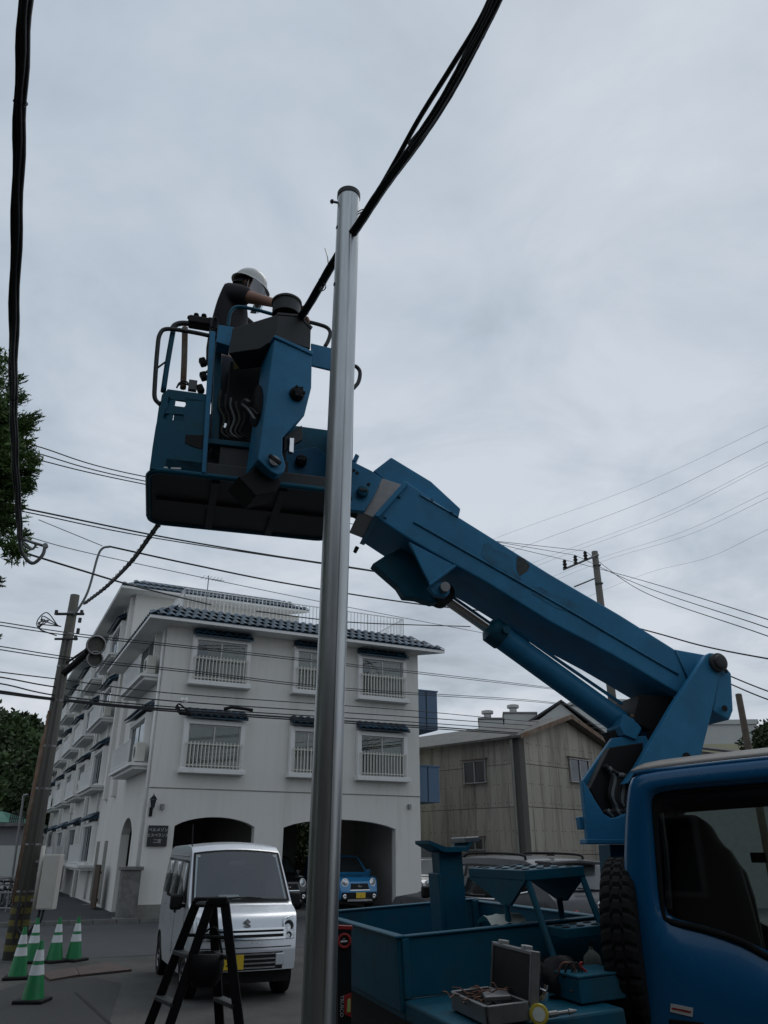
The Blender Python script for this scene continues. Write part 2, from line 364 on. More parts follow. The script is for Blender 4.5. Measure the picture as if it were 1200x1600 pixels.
for t0, t1 in ((0.0, 0.85), (3.35, 4.31), (8.33, LEN)):
    MB().prism([FW(t0, -0.03, 0), FW(t1, -0.03, 0), FW(t1, -0.03, 0.42), FW(t0, -0.03, 0.42)], BL * 0.028).build('plinth', 'plinth', ap)
# left flank of the front wing, with its own arched doorway
g = [(WT, 0), (2.2, 0)] + arc(2.2, 4.3, 2.35, 0.5) + [(4.3, 0), (8.4, 0), (8.4, EZ), (WT, EZ)]
MB().prism([FW(0, q, z) for q, z in g], BR * WT).build('side_wall', 'stucco', ap)
MB().prism([FW(LEN - WT, q, z) for q, z in ((WT, 0), (8.4, 0), (8.4, EZ), (WT, EZ))], BR * WT).build('side_wall', 'stucco', ap)
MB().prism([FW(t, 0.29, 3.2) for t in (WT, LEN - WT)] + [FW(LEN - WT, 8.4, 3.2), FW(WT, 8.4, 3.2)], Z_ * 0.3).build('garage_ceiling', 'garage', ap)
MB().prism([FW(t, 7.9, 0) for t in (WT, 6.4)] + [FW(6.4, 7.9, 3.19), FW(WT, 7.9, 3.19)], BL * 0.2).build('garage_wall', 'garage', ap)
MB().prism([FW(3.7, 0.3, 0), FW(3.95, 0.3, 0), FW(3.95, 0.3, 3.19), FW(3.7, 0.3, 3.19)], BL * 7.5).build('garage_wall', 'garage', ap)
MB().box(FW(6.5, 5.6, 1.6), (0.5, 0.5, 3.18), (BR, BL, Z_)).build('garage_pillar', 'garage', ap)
MB().prism([FW(0, 0, EZ), FW(LEN, 0, EZ), FW(LEN, 8.4, EZ), FW(0, 8.4, EZ)], Z_ * 0.2).build('roof_slab', 'trim', ap)
# tall rear block along the alley
TZ, Q0, Q1 = 12.1, 8.4, 46.0
MB().prism([FW(0.0, Q0, 0), FW(7.5, Q0, 0), FW(7.5, Q0, TZ), FW(0.0, Q0, TZ)], BL * (Q1 - Q0)).build('rear_block', 'stucco', ap)

# blue glazed roof tiles: one shared tile, laid one by one along each eave
def tile_mesh(L=0.36, W=0.27):
    m = MB(); P = []
    for j in range(2):
        P.append([V((-W / 2 + W * k / 6, j * L, 0.055 * math.sin(math.pi * k / 6) ** 1.3 + 0.02 * (1 - j))) for k in range(7)])
    m.grid(P); m.grid([[p + Z_ * -0.025 for p in P[0]], P[0]])
    me = m.mesh('roof_tile', normals=False); me.materials.append(MATS['tile'])
    for p in me.polygons: p.use_smooth = True
    return me
TM = tile_mesh()
def eave(parent, start, along, inward, length, rows, z0, over=0.75, rise=0.66, hip0=True, hip1=True):
    """white boxed soffit, tiles laid up the slope; the tile faces outwards (-inward)"""
    run = over + 0.35; sl = math.atan2(rise, run); up = (inward * math.cos(sl) + Z_ * math.sin(sl)).normalized(); nrm = along.cross(up).normalized()
    if nrm.z < 0: nrm = -nrm
    h0 = over if hip0 else 0; h1 = over if hip1 else 0
    a0 = start - along * h0 - inward * over; a1 = start + along * (length + h1) - inward * over
    b0, b1 = start, start + along * length
    MB().prism([a0 + Z_ * (z0 + 0.0), a1 + Z_ * (z0 + 0.0), b1 + Z_ * (z0 + 0.0), b0 + Z_ * (z0 + 0.0)], Z_ * 0.10).build('soffit', 'trim', parent)
    c0 = start + along * (0.35 if hip0 else 0) + inward * 0.35; c1 = start + along * (length - (0.35 if hip1 else 0)) + inward * 0.35
    zt = z0 + 0.12
    MB().prism([a0 + Z_ * zt, a1 + Z_ * zt, c1 + Z_ * (zt + rise), c0 + Z_ * (zt + rise)], Z_ * -0.03).build('roof_bed', 'tile', parent)
    n = 0; tl = math.hypot(run, rise) / rows
    for rr in range(rows):
        s0 = rr * tl; inset = s0 * math.cos(sl)
        l0 = -h0 + (inset if hip0 else 0); l1 = length + h1 - (inset if hip1 else 0)
        k = int((l1 - l0) / 0.27); st = (l1 - l0) / k
        for i in range(k):
            p = start - inward * over + along * (l0 + (i + 0.5) * st) + up * s0 + Z_ * (zt + 0.004) + nrm * 0.004
            jit = random.uniform(-0.008, 0.008)
            inst('roof_tile', TM, parent, frame(p + up * jit, along * 1.0, up, nrm)); n += 1
    return n
N = 0
N += eave(ap, FW(0, 0), BR, BL, LEN, 3, EZ - 0.02)
N += eave(ap, FW(0, 8.4), -BL, BR, 8.4, 3, EZ - 0.019, hip0=False)
TR = FW(0, Q0)
N += eave(ap, TR, BR, BL, 7.0, 2, TZ)
# the long alley eave is too far and foreshortened to tell tiles apart: a corrugated strip
m = MB(); P = []
for j, (q, z) in enumerate(((-0.75, TZ + 0.13), (0.35, TZ + 0.43))):
    n9 = int((Q1 - Q0 + 1) / 0.09); st9 = Q0 + q; P.append([FW(q, st9 + k * (Q1 - st9) / n9, z + (0.36 if q > 0 else 0) + (0.05 if k % 3 == 1 else 0)) for k in range(n9 + 1)])
m.grid(P); m.build('tile_strip', 'tile', ap, normals=False)
m = MB(); m.prism([FW(-0.75, Q0 - 0.75, TZ + 0.001), FW(0, Q0, TZ + 0.001), FW(0, Q1, TZ + 0.001), FW(-0.75, Q1, TZ + 0.001)], Z_ * 0.1); m.build('soffit', 'trim', ap)
# roof terrace: white railing and a low tiled parapet
def railing(parent, a, b, z0, h, step, rb=0.012, rr=0.022, mat='whitepaint', posts=0):
    d = b - a; n = max(2, int(d.length / step)); m = MB()
    for z in (z0 + 0.08, z0 + h): m.tube([a + Z_ * z, b + Z_ * z], rr, 5)
    for i in range(n + 1):
        p = a + d * (i / n); r = rb * (1.8 if posts and i % posts == 0 else 1)
        m.tube([p + Z_ * (z0), p + Z_ * (z0 + h)], r, 4)
    return m.build('railing', mat, parent)
rz = EZ + 0.2
railing(ap, FW(0.55, 0.75), FW(LEN - 0.2, 0.75), rz + 0.50, 0.86, 0.14, 0.013, 0.022, posts=10)
railing(ap, FW(0.55, 0.75), FW(0.55, 5.0), rz + 0.50, 0.86, 0.14, 0.013, 0.022, posts=10)
railing(ap, FW(LEN - 0.2, 0.75), FW(LEN - 0.2, 5.0), rz + 0.50, 0.86, 0.14, 0.013, 0.022, posts=10)
MB().box(FW(4.0, 2.3, rz + 0.35), (6.6, 0.25, 0.7), (BR, BL, Z_)).build('parapet', 'stucco', ap)
for i in range(24):
    for s in (-1, 1):
        p = FW(0.8 + i * 0.275, 2.3 + s * 0.26, rz + 0.70); up = (-BL * s + Z_ * 0.45).normalized(); al = BR * (1 if s < 0 else -1)
        inst('roof_tile', TM, ap, frame(p, al * -s if False else al, up, al.cross(up)))
# windows
def window(parent, o, al, nr, w, h, kind, bars=True, sill=True):
    """o: lower left corner on the wall, al: along the wall, nr: outwards"""
    wd = MB().box(o + al * (w / 2) + nr * 0.03 + Z_ * (h / 2), (w - 0.3, 0.012, h - 0.28), (al, nr, Z_)).build('window', 'room', parent)
    P = lambda x, n, z: o + al * x + nr * n + Z_ * z
    m = MB(); T = 0.15; D = 0.2
    m.box(P(T / 2, D / 2, h / 2), (T, D, h - 0.001), (al, nr, Z_)); m.box(P(w - T / 2, D / 2, h / 2), (T, D, h - 0.001), (al, nr, Z_)); m.box(P(w / 2, D / 2 - 0.002, h - T / 2), (w - 2 * T, D, T), (al, nr, Z_))
    m.build('frame', 'trim', wd, bevel=0.012)
    m = MB(); m.box(P(w / 2, 0.15, 0.0), (w + 0.10, 0.36, 0.15), (al, nr, Z_)); m.build('sill', 'trim', wd, bevel=0.015)
    m = MB(); F = 0.045; x0, x1, z0, z1 = T, w - T, 0.08, h - T
    for x in (x0 + F / 2, (x0 + x1) / 2, x1 - F / 2): m.box(P(x, 0.085, (z0 + z1) / 2), (F, 0.05, z1 - z0), (al, nr, Z_))
    for z in (z0 + F / 2, z1 - F / 2): m.box(P((x0 + x1) / 2, 0.083, z), (x1 - x0, 0.045, F), (al, nr, Z_))
    m.build('sash', 'alu', wd)
    xm = (x0 + x1) / 2
    for i, (c0, c1) in enumerate(((x0, xm), (xm, x1))):
        ct = kind[i]
        if ct:
            n = 16; lo, hi = c0 + 0.03, c1 - 0.03
            if ct.endswith('-'): lo = c0 + (c1 - c0) * 0.45; ct = ct[:-1]
            rows = [[P(lo + (hi - lo) * k / n, 0.048 + 0.008 * math.sin(k * 2.1), z) for k in range(n + 1)] for z in (z0, z1 - 0.03)]
            MB().grid(rows).build('curtain', ct, wd, smooth=True, normals=False)
        MB().box(P((c0 + c1) / 2, 0.088, (z0 + z1) / 2), (c1 - c0 - 0.06, 0.006, z1 - z0 - 0.08), (al, nr, Z_)).build('pane', 'glass', wd)
    if bars:
        m = MB(); n = int((w - 0.2) / 0.115)
        for z in (0.16, 0.80): m.box(P(w / 2, 0.27, z), (w - 0.14, 0.03, 0.035), (al, nr, Z_))
        for i in range(n + 1):
            x = 0.12 + (w - 0.24) * i / n; m.box(P(x, 0.285, 0.48), (0.036, 0.018, 0.78), (al, nr, Z_))
        m.build('railing', 'cream', wd)
    return wd
CM = None
def canopy(parent, o, al, nr, w):
    """small tiled hood over a window"""
    cn = MB().prism([o + al * x + nr * n + Z_ * z for x, n, z in ((0, 0, 0.24), (0, 0.36, 0.02), (0, 0.36, -0.02), (0, 0, 0.12))], al * w).build('window_hood', 'tile', parent)
    n = max(2, round(w / 0.26)); up = (-nr * 0.36 + Z_ * 0.25).normalized(); st = w / n
    for i in range(n):
        p = o + al * ((i + 0.5) * st) + nr * 0.38 + Z_ * 0.035
        inst('hood_tile', TM, cn, frame(p, al * (st / 0.27) * 1.0, up * 1.25, al.cross(up) * (1 if al.cross(up).z > 0 else -1)))
NF = -BL
for fl, (z0, zc) in enumerate(((4.10, 5.70), (6.80, 8.33))):
    for j, (t0, w) in enumerate(((0.80, 1.98), (4.33, 1.30), (6.78, 1.95))):
        kinds = {(0, 0): ('curtain', 'curtain'), (0, 1): ('curtain', 'curtain'), (0, 2): ('curtain_brown-', 'curtain'), (1, 0): ('curtain_brown-', 'curtain'), (1, 1): ('curtain', 'curtain'), (1, 2): ('curtain-', 'curtain')}[(fl, j)]
        window(ap, FW(t0, -0.012, z0), BR, NF, w, 1.56, kinds)
        canopy(ap, FW(t0 + 0.02, -0.012, zc), BR, NF, w)
# alley side windows: hood, ledge with brackets
NS = -BR; AS = -BL
def ledge(parent, q, z, w=4.3, d=0.62):
    m = MB(); m.prism([FW(0, q - w / 2, z), FW(-d, q - w / 2, z), FW(-d, q + w / 2, z), FW(0, q + w / 2, z)], Z_ * 0.09)
    m.prism([FW(0, q - w / 2 + 0.08, z - 0.10), FW(-d + 0.12, q - w / 2 + 0.08, z - 0.10), FW(-d + 0.12, q + w / 2 - 0.08, z - 0.10), FW(0, q + w / 2 - 0.08, z - 0.10)], Z_ * 0.099)
    m.build('balcony_ledge', 'trim', parent)
    railing(parent, FW(-d + 0.05, q - w / 2 + 0.72), FW(-d + 0.05, q + w / 2 - 0.05), z + 0.09, 0.75, 0.13, 0.012, 0.02)
side = [(2.6, 4.25), (2.6, 7.0)] + [(q, z) for q in (12.1, 18.0, 24.0, 30.0, 36.0, 42.0) for z in (1.25, 4.25, 7.0, 9.75)]
for q, z in side:
    w = 3.1
    o = FW(0, q + w / 2, z + 0.12)
    wd = window(ap, o, AS, NS, w, 1.6, (None, None), bars=False)
    canopy(ap, FW(0, q + w / 2 + 0.1, z + 1.78), AS, NS, w + 0.2)
    ledge(ap, q, z)
# pilasters, slots painted as darker panels, and drain pipes that break up the alley front
for q in (6.6, 8.7, 14.7, 20.7, 26.7, 32.7, 38.7):
    z1 = EZ - 0.03 if q < 8 else TZ - 0.01
    z0 = 3.7 if q in (6.6, 8.7, 20.7) else 0.0
    MB().box2((0, 0, 0), (0, 0, 0))
    m = MB(); m.prism([FW(0.01, q, z0), FW(-0.16, q, z0), FW(-0.16, q + 0.3, z0), FW(0.01, q + 0.3, z0)], Z_ * (z1 - z0))
    m.build('pilaster', 'stucco', ap, bevel=0.02)
    for z in (0.1, 3.9, 6.7, 9.4):
        if z + 2.3 < z1:
            m = MB(); m.prism([FW(-0.012, q + 0.42, z), FW(-0.012, q + 1.2, z), FW(-0.012, q + 1.2, z + 2.1), FW(-0.012, q + 0.42, z + 2.1)], BR * 0.01); m.build('slot_shade', 'plinth', ap)  # flat darker panel, painting in the shade of a recessed slot
for t, q, z1 in ((-0.06, 0.25, EZ - 0.1), (-0.07, 10.9, TZ), (-0.07, 14.6, TZ), (-0.07, 21.0, TZ), (-0.07, 27.4, TZ)):
    MB().tube([FW(t, q, 0.1), FW(t, q, z1)], 0.045, 7).build('drain_pipe', 'trim', ap, smooth=True)
# rooftop vent bend and aerial
MB().tube(smoothpath([FW(0.3, 17, TZ + 0.3), FW(0.3, 17, TZ + 1.1), FW(0.3, 16.8, TZ + 1.3), FW(0.3, 15.6, TZ + 1.3)], 4), 0.10, 8).build('vent_pipe', 'trim', ap, smooth=True)
m = MB(); b = FW(1.6, 2.0, rz + 0.0); m.tube([b, b + Z_ * 2.4], 0.02, 5)
for k in range(6): m.tube([b + Z_ * (2.3 + 0.0) + BR * (k * 0.13 - 0.2) - BL * 0.25, b + Z_ * 2.3 + BR * (k * 0.13 - 0.2) + BL * 0.25], 0.008, 4)
m.tube([b + Z_ * 2.28 - BR * 0.3, b + Z_ * 2.28 + BR * 0.6], 0.012, 4)
m.build('aerial', 'dullmetal', ap)
# blue balconies on the right flank
for (v0, v1) in ((1079, 1139), (1197, 1253)):
    a = PL(657, v0, FW(LEN, 0.2), BL); b = PL(657, v1, FW(LEN, 0.2), BL)
    q0 = 0.25
    bx_ = MB(); bx_.prism([FW(LEN, q0, b.z), FW(LEN + 0.95, q0, b.z), FW(LEN + 0.95, q0, a.z), FW(LEN, q0, a.z)], BL * 3.2)
    bo = bx_.build('balcony', 'balconyblue', ap, bevel=0.01)
    MB().prism([FW(LEN, q0 - 0.03, a.z), FW(LEN + 0.98, q0 - 0.03, a.z), FW(LEN + 0.98, q0 - 0.03, a.z + 0.05), FW(LEN, q0 - 0.03, a.z + 0.05)], BL * 3.25).build('coping', 'balconyblue', bo)
    MB().prism([FW(LEN + 0.46, q0 - 0.012, b.z), FW(LEN + 0.49, q0 - 0.012, b.z), FW(LEN + 0.49, q0 - 0.012, a.z), FW(LEN + 0.46, q0 - 0.012, a.z)], BL * 0.02).build('panel_joint', 'black', bo)
# wall vents
for t, z in ((0.42, 3.05), (8.85, 3.25), (6.05, 8.3), (6.05, 5.65)):
    MB().box(FW(t, -0.05, z), (0.10, 0.09, 0.15), (BR, BL, Z_)).build('wall_vent', 'dullmetal', ap)
# coach lamp at the corner
lp = thing('wall_lamp', FW(0.1, -0.02, 2.85), 'black lantern lamp on white wall above the name sign', 'lamp')
m = MB(); m.tube(smoothpath([FW(0.1, -0.02, 2.95), FW(0.1, -0.16, 2.9), FW(0.1, -0.22, 3.0)], 4), 0.02, 6); m.box(FW(0.1, -0.02, 2.9), (0.09, 0.03, 0.26), (BR, BL, Z_)); m.build('bracket', 'black', lp)
MB().lathe(FW(0.1, -0.22, 3.0), Z_, [(0.06, 0), (0.10, 0.22), (0.10, 0.23)], 6).build('lantern', 'darkglass', lp)
MB().lathe(FW(0.1, -0.22, 3.23), Z_, [(0.13, 0), (0.11, 0.03), (0.04, 0.11), (0.02, 0.12), (0.012, 0.17)], 6).build('cap', 'black', lp)
# name sign
sg = thing('name_sign', FW(0.37, -0.02, 1.95), 'black building name sign with pale lettering by garage arch', 'sign')
MB().box(FW(0.37, -0.05, 2.24), (0.58, 0.05, 0.57), (BR, BL, Z_)).build('board', 'signblack', sg, bevel=0.006)
for tx, z, s in (('ベルメゾン', 2.40, 0.115), ('エスペランス', 2.25, 0.105), ('二宮', 2.09, 0.12)):
    lettering(tx, s, sg, frame(FW(0.37, -0.079, z), BR, Z_, -BL), 'signtext')
# air conditioners on the ledges
def aircon(q, z, label, t=-0.30):
    a = thing('air_conditioner', FW(t, q, z), label, 'air conditioner', 'air conditioners on the alley ledges')
    c = FW(t, q, z)
    MB().box(c + Z_ * 0.33, (0.28, 0.72, 0.58), (BR, BL, Z_)).build('casing', 'cream', a, bevel=0.015)
    MB().torus(c + Z_ * 0.33 - BR * 0.145 - BL * 0.1, BR, 0.20, 0.015, 20, 6).build('fan_guard', 'whitepaint', a)
    MB().lathe(c + Z_ * 0.33 - BR * 0.145 - BL * 0.1, -BR, [(0.19, 0), (0.19, 0.004)], 20).build('fan', 'darkgrey', a)
    m = MB()
    for s in (-1, 1): m.box(c + Z_ * 0.02 + BL * (s * 0.25), (0.3, 0.05, 0.04), (BR, BL, Z_))
    m.build('foot', 'darkgrey', a)
aircon(0.95, 7.09, 'cream air conditioner on upper corner ledge of white building'); aircon(0.95, 4.34, 'cream air conditioner on lower corner ledge above the lantern lamp')
aircon(16.2, 4.34, 'air conditioner on far alley ledge, second floor'); aircon(10.4, 7.09, 'air conditioner on alley ledge behind the corner wing, third floor')
# gate, gatepost and step stones beside the doorway
gp = thing('gatepost', G(192, 1443), 'stone gatepost with flat cap standing at the alley mouth', 'gatepost')
c = G(195, 1441)
MB().box(c + Z_ * 0.66, (0.52, 0.42, 1.32), (BR, BL, Z_)).build('shaft', 'concrete', gp, bevel=0.02)
MB().box(c + Z_ * 1.37, (0.62, 0.52, 0.10), (BR, BL, Z_)).build('cap', 'concrete', gp, bevel=0.02)
MB().box(c + Z_ * 0.06, (0.66, 0.56, 0.12), (BR, BL, Z_)).build('base', 'concrete', gp, bevel=0.02)
gt = thing('wooden_gate', FW(-0.35, 6.0), 'dark brown wooden gate against the alley wall', 'gate')
for k in range(7): MB().box(FW(-0.35, 5.6 + k * 0.17, 0.72), (0.05, 0.16, 1.35 + 0.02 * (k % 2)), (BR, BL, Z_)).build('plank', 'woodbrown', gt)
m = MB()
for z in (0.3, 1.15): m.box(FW(-0.31, 6.1, z), (0.04, 1.2, 0.09), (BR, BL, Z_))
m.build('rail', 'woodbrown', gt)
for i, (u, v) in enumerate(((132, 1400), (97, 1377))):
    st = thing('step_stone', G(u, v), ('pale step stone in the alley near the wooden gate', 'pale step stone farther along the alley')[i], 'step', 'alley steps')
    MB().box(G(u, v) + Z_ * 0.07, (1.0, 0.7, 0.14), (BR, BL, Z_)).build('slab', 'palewall', st, bevel=0.02)

# ================================================================== PANEL-CLAD HOUSE
KH = 1.24
HC = PY(815, 1245, 31.0); HC.z = 0
HR = AZ(47); HL = V((-HR.y, HR.x, 0))
def ZK(z): return CH + (z - CH) * KH if z > 0.05 else z
def HW(t, q, z=0.0): return HC + HR * (t * KH) + HL * (q * KH) + Z_ * ZK(z)
hs = thing('panel_house', HC, 'old grey-beige house clad in stained fibre panels with low gable', 'house')
gw, gd, ez, rz2 = 5.0, 7.0, 5.16, 5.95
g = [(0, 0), (gw, 0), (gw, ez), (gw / 2, rz2), (0, ez)]
MB().prism([HW(t, 0.02, z) for t, z in g], HL * ((gd - 0.04) * KH)).build('wall_core', 'plinth', hs)
def cladding(face):
    al, nr, L = (HR * KH, -HL, gw) if face == 'gable' else (HL * KH, -HR, gd)
    org_ = HC
    rows = ((0.3, 1.73), (1.75, 3.06), (3.08, 4.32), (4.34, ez))
    n = int(L / 0.46); st = L / n
    for i in range(n):
        a0, a1 = i * st, (i + 1) * st - 0.012
        for z0, z1 in rows:
            j = random.uniform(0.0, 0.012)
            za, zb = z1, z1
            if face == 'gable' and z0 > 4.2:
                f = lambda t: ez + (rz2 - ez) * (1 - abs(t - gw / 2) / (gw / 2)) - 0.02
                za, zb = f(a0), f(a1)
            m = MB(); m.prism([org_ + al * a + nr * 0.0 + Z_ * ZK(z) for a, z in ((a0, z0), (a1, z0), (a1, zb), (a0, za))], nr * (0.03 + j)); m.build('wall_panel', 'panelwall', hs)
        m = MB()
        for z in (0.95, 1.85, 2.4, 3.2, 3.75, 4.45, 4.95): 
            for a in (a0 + 0.08, a1 - 0.08): m.box(org_ + al * a + nr * 0.045 + Z_ * ZK(z), (0.03, 0.02, 0.03), (al.normalized(), nr, Z_))
        m.build('fixing', 'rust', hs)
cladding('gable'); cladding('side')
MB().prism([HW(-0.13, -0.13, 0), HW(0.14, -0.13, 0), HW(0.14, 0.14, 0), HW(-0.13, 0.14, 0)], Z_ * (ZK(ez) - 0.03)).build('corner_trim', 'polegrey', hs)
MB().tube([HW(-0.28, 0.05, 0.1), HW(-0.28, 0.05, ez)], 0.05, 7).build('drain_pipe', 'plinth', hs)
for s, (ta, tb) in enumerate(((-0.35, gw / 2), (gw + 0.35, gw / 2))):
    za = ez - 0.35 / (gw / 2) * (rz2 - ez)
    m = MB(); m.prism([HW(ta, -0.4, za), HW(tb, -0.4, rz2), HW(tb, gd + 0.4, rz2), HW(ta, gd + 0.4, za)], Z_ * 0.09); m.build('roof', 'roofmetal', hs)
    MB().prism([HW(ta, -0.42, za - 0.05), HW(tb, -0.42, rz2 - 0.05), HW(tb, -0.42, rz2 + 0.1), HW(ta, -0.42, za + 0.1)], HL * 0.03).build('bargeboard', 'rust', hs)
def hwindow(o, al, nr, w, h):
    w, h = w * KH, h * KH
    wd = MB().box(o + al * (w / 2) + Z_ * (h / 2) + nr * 0.05, (w, 0.02, h), (al, nr, Z_)).build('window', 'room', hs)
    m = MB()
    for x in (0.03, w / 2, w - 0.03): m.box(o + al * x + Z_ * (h / 2) + nr * 0.09, (0.05, 0.08, h), (al, nr, Z_))
    for z in (0.02, h - 0.02): m.box(o + al * (w / 2) + Z_ * z + nr * 0.10, (w + 0.08, 0.12, 0.05), (al, nr, Z_))
    m.build('frame', 'alu', wd)
    for k in (0, 1): MB().box(o + al * (w * (0.25 + 0.5 * k)) + Z_ * (h / 2) + nr * 0.085, (w / 2 - 0.05, 0.006, h - 0.06), (al, nr, Z_)).build('pane', 'darkglass', wd)
    MB().prism([o + al * (-0.08) + Z_ * (h + 0.05) + nr * 0.02, o + al * (w + 0.08) + Z_ * (h + 0.05) + nr * 0.02, o + al * (w + 0.08) + Z_ * (h + 0.02) + nr * 0.22, o - al * 0.08 + Z_ * (h + 0.02) + nr * 0.22], Z_ * 0.03).build('hood', 'rust', wd)
hwindow(HW(2.6, 0, 3.92), HR, -HL, 1.15, 0.76); hwindow(HW(0, 2.24, 3.83), -HL, -HR, 0.94, 0.70); hwindow(HW(0, 2.22, 1.85), -HL, -HR, 0.70, 0.36)

# ================================================================== BUILDINGS FARTHER OFF
def block(name, label, u0, u1, vtop, Y, depth, mat, az=75, cat='building', band=None, para=0.25):
    a = PY(u0, vtop, Y); al = AZ(az); nr = V((-al.y, al.x, 0))
    b = PL(u1, vtop, a, nr); Lx = (b - a).length
    t = thing(name, V((a.x, a.y, 0)), label, cat)
    MB().prism([V((a.x, a.y, 0)), V((a.x, a.y, 0)) + al * Lx, V((a.x, a.y, a.z)) + al * Lx, V((a.x, a.y, a.z))], nr * depth).build('wall', mat, t)
    m = MB(); m.prism([a - al * 0.1 - nr * 0.1, a + al * (Lx + 0.1) - nr * 0.1, a + al * (Lx + 0.1) + nr * (depth + 0.1), a - al * 0.1 + nr * (depth + 0.1)], Z_ * para); m.build('parapet', 'palewall', t)
    if band:
        MB().prism([V((a.x, a.y, 0)) - nr * 0.02 - al * 0.02, V((a.x, a.y, 0)) + al * (Lx + 0.02) - nr * 0.02, V((a.x, a.y, band)) + al * (Lx + 0.02) - nr * 0.02, V((a.x, a.y, band)) - nr * 0.02 - al * 0.02], nr * 0.018).build('wall_band', 'olivewall', t)
    return t, a, al, nr, Lx
t, a, al, nr, Lx = block('pale_building', 'pale long building with olive lower band behind the truck', 1060, 1182, 1133, 44, 10, 'palewall', 95, band=PY(1100, 1163, 44).z)
for k in range(7):
    MB().box(a + al * (0.5 + k * 0.62) + Z_ * -2.9 - nr * 0.03, (0.5, 0.05, 0.8), (al, nr, Z_)).build('window', 'darkglass', t)
block('white_building', 'white flat-roofed building seen under the boom', 905, 1060, 1096, 60, 8, 'palewall', 82)
# low shed roof in front of the pale building
sh = thing('shed', PY(1090, 1190, 30), 'low shed with dark lean-to roof behind the truck cab', 'shed'); sh.location.z = 0; ORG[sh.name].z = 0
a, b = PY(1000, 1160, 30), PY(1215, 1185, 30)
MB().prism([a, b, b + V((0.4, 3, 0.5)), a + V((0.4, 3, 0.5))], Z_ * 0.08).build('roof', 'slate', sh)
MB().prism([V((a.x + 0.2, a.y + 0.2, 0)), V((b.x - 0.2, b.y + 0.2, 0)), V((b.x - 0.2, b.y + 0.2, b.z - 0.03)), V((a.x + 0.2, a.y + 0.2, a.z - 0.03))], V((0.3, 2.6, 0))).build('wall', 'greywall', sh)
# slate-roofed house behind the panel house
sr = thing('slate_house', PY(900, 1330, 48), 'house with dark slate gable roof behind the panel house', 'house'); sr.location.z = 0; ORG[sr.name].z = 0
A0, A1, AP, A2 = PY(812, 1138, 46), PY(950, 1150, 48), PY(877, 1096, 47), PY(830, 1150, 46)
dp = V((1.5, 6, 0))
MB().prism([A0, AP, AP + dp, A0 + dp], Z_ * 0.12).build('roof', 'slate', sr)
MB().prism([AP, A1, A1 + dp, AP + dp], Z_ * 0.12).build('roof', 'slate', sr)
MB().prism([V((A0.x + .3, A0.y + .2, 0)), V((A1.x - .3, A1.y + .2, 0)), A1 + V((-.3, .2, -0.1)), AP + V((0, .2, -0.1)), A0 + V((.3, .2, -0.1))], dp * 0.9).build('wall', 'palewall', sr)
# rooftop tanks with vent pipes
for i, (u0, u1, vt, vb, pu, pv) in enumerate(((748, 786, 1124, 1150, 762, 1110), (787, 838, 1115, 1150, 802, 1101))):
    Y = 47
    tk = thing('flat_roof_block', V((PY(u0, vb, Y).x, Y, 0)), ('lower pale flat-roofed block with vent pipe beyond the panel house', 'taller pale flat-roofed block with vent pipe beyond the panel house')[i], 'building', 'pale blocks beyond the panel house')
    a, b = PY(u0, vt, Y), PY(u1, vt, Y)
    MB().prism([V((a.x, Y, 0)), V((b.x, Y, 0)), b, a], V((0.5, 4, 0))).build('wall', 'palewall', tk, bevel=0.05)
    MB().prism([a + V((-.06, -.06, 0)), b + V((.06, -.06, 0)), b + V((.56, 4, 0)), a + V((.44, 4, 0))], Z_ * 0.1).build('coping', 'greywall', tk)
    p = PY(pu, pv, Y + 0.5); q = PY(pu, vt, Y + 0.5)
    MB().lathe(V((q.x, q.y, q.z)), Z_, [(0.22, 0), (0.22, (p.z - q.z) * 0.55), (0.36, (p.z - q.z) * 0.6), (0.36, (p.z - q.z) * 0.92), (0.2, p.z - q.z)], 12).build('vent_pipe', 'alu', tk)
# left end of the street: grey garages and a green roof
gr = thing('grey_garage', V((-16.5, 37, 0)), 'grey concrete garage wall at the far left of the street', 'garage')
a, b = PY(-60, 1293, 38), PY(40, 1291, 38)
MB().prism([V((a.x, 38, 0)), V((b.x, 38, 0)), V((b.x, 38, b.z)), V((a.x, 38, a.z))], V((-2, 4, 0))).build('wall', 'greywall', gr)
MB().prism([V((a.x, 37.6, a.z)), V((b.x + .1, 37.6, b.z)), V((b.x - 1.9, 42, b.z)), V((a.x - 2, 42, a.z))], Z_ * 0.15).build('roof', 'concrete', gr)
for x in (0.02, 0.5): MB().box(V((a.x + (b.x - a.x) * (0.25 + x), 37.97, 1.15)), (2.0, 0.05, 1.9)).build('shutter', 'palewall', gr)
gh = thing('green_roof_house', V((-19, 47, 0)), 'small building with green hipped roof at the far left', 'house')
a, b, c, d = PY(-50, 1283, 46), PY(15, 1285, 46), PY(4, 1268, 49), PY(-50, 1268, 49)
MB().poly([a, b, c, d]).poly([b, b + V((-.2, 6, 0)), c + V((0, .3, 0)), c]).build('roof', 'greenroof', gh, normals=False)
MB().prism([V((a.x, 46.3, 0)), V((b.x - .2, 46.3, 0)), V((b.x - .2, 46.3, b.z)), V((a.x, 46.3, a.z))], V((0, 5, 0))).build('wall', 'greywall', gh)
fn = thing('mesh_fence', V((-15, 41, 0)), 'wire mesh fence with thin posts at the far left street end', 'fence')
m = MB()
for k in range(8):
    p = PY(14 + k * 3, 1290, 42); m.tube([V((p.x, 42, 1.2)), V((p.x, 42, PY(20, 1272, 42).z))], 0.03, 5)
m.build('post', 'darkgrey', fn)
for z in (0.0, 0.5, 1.0): MB().tube([V((PY(14, 1290, 42).x, 42, PY(20, 1289, 42).z + z * 0.6)), V((PY(40, 1290, 42).x, 42, PY(20, 1289, 42).z + z * 0.6))], 0.02, 4).build('rail', 'darkgrey', fn)
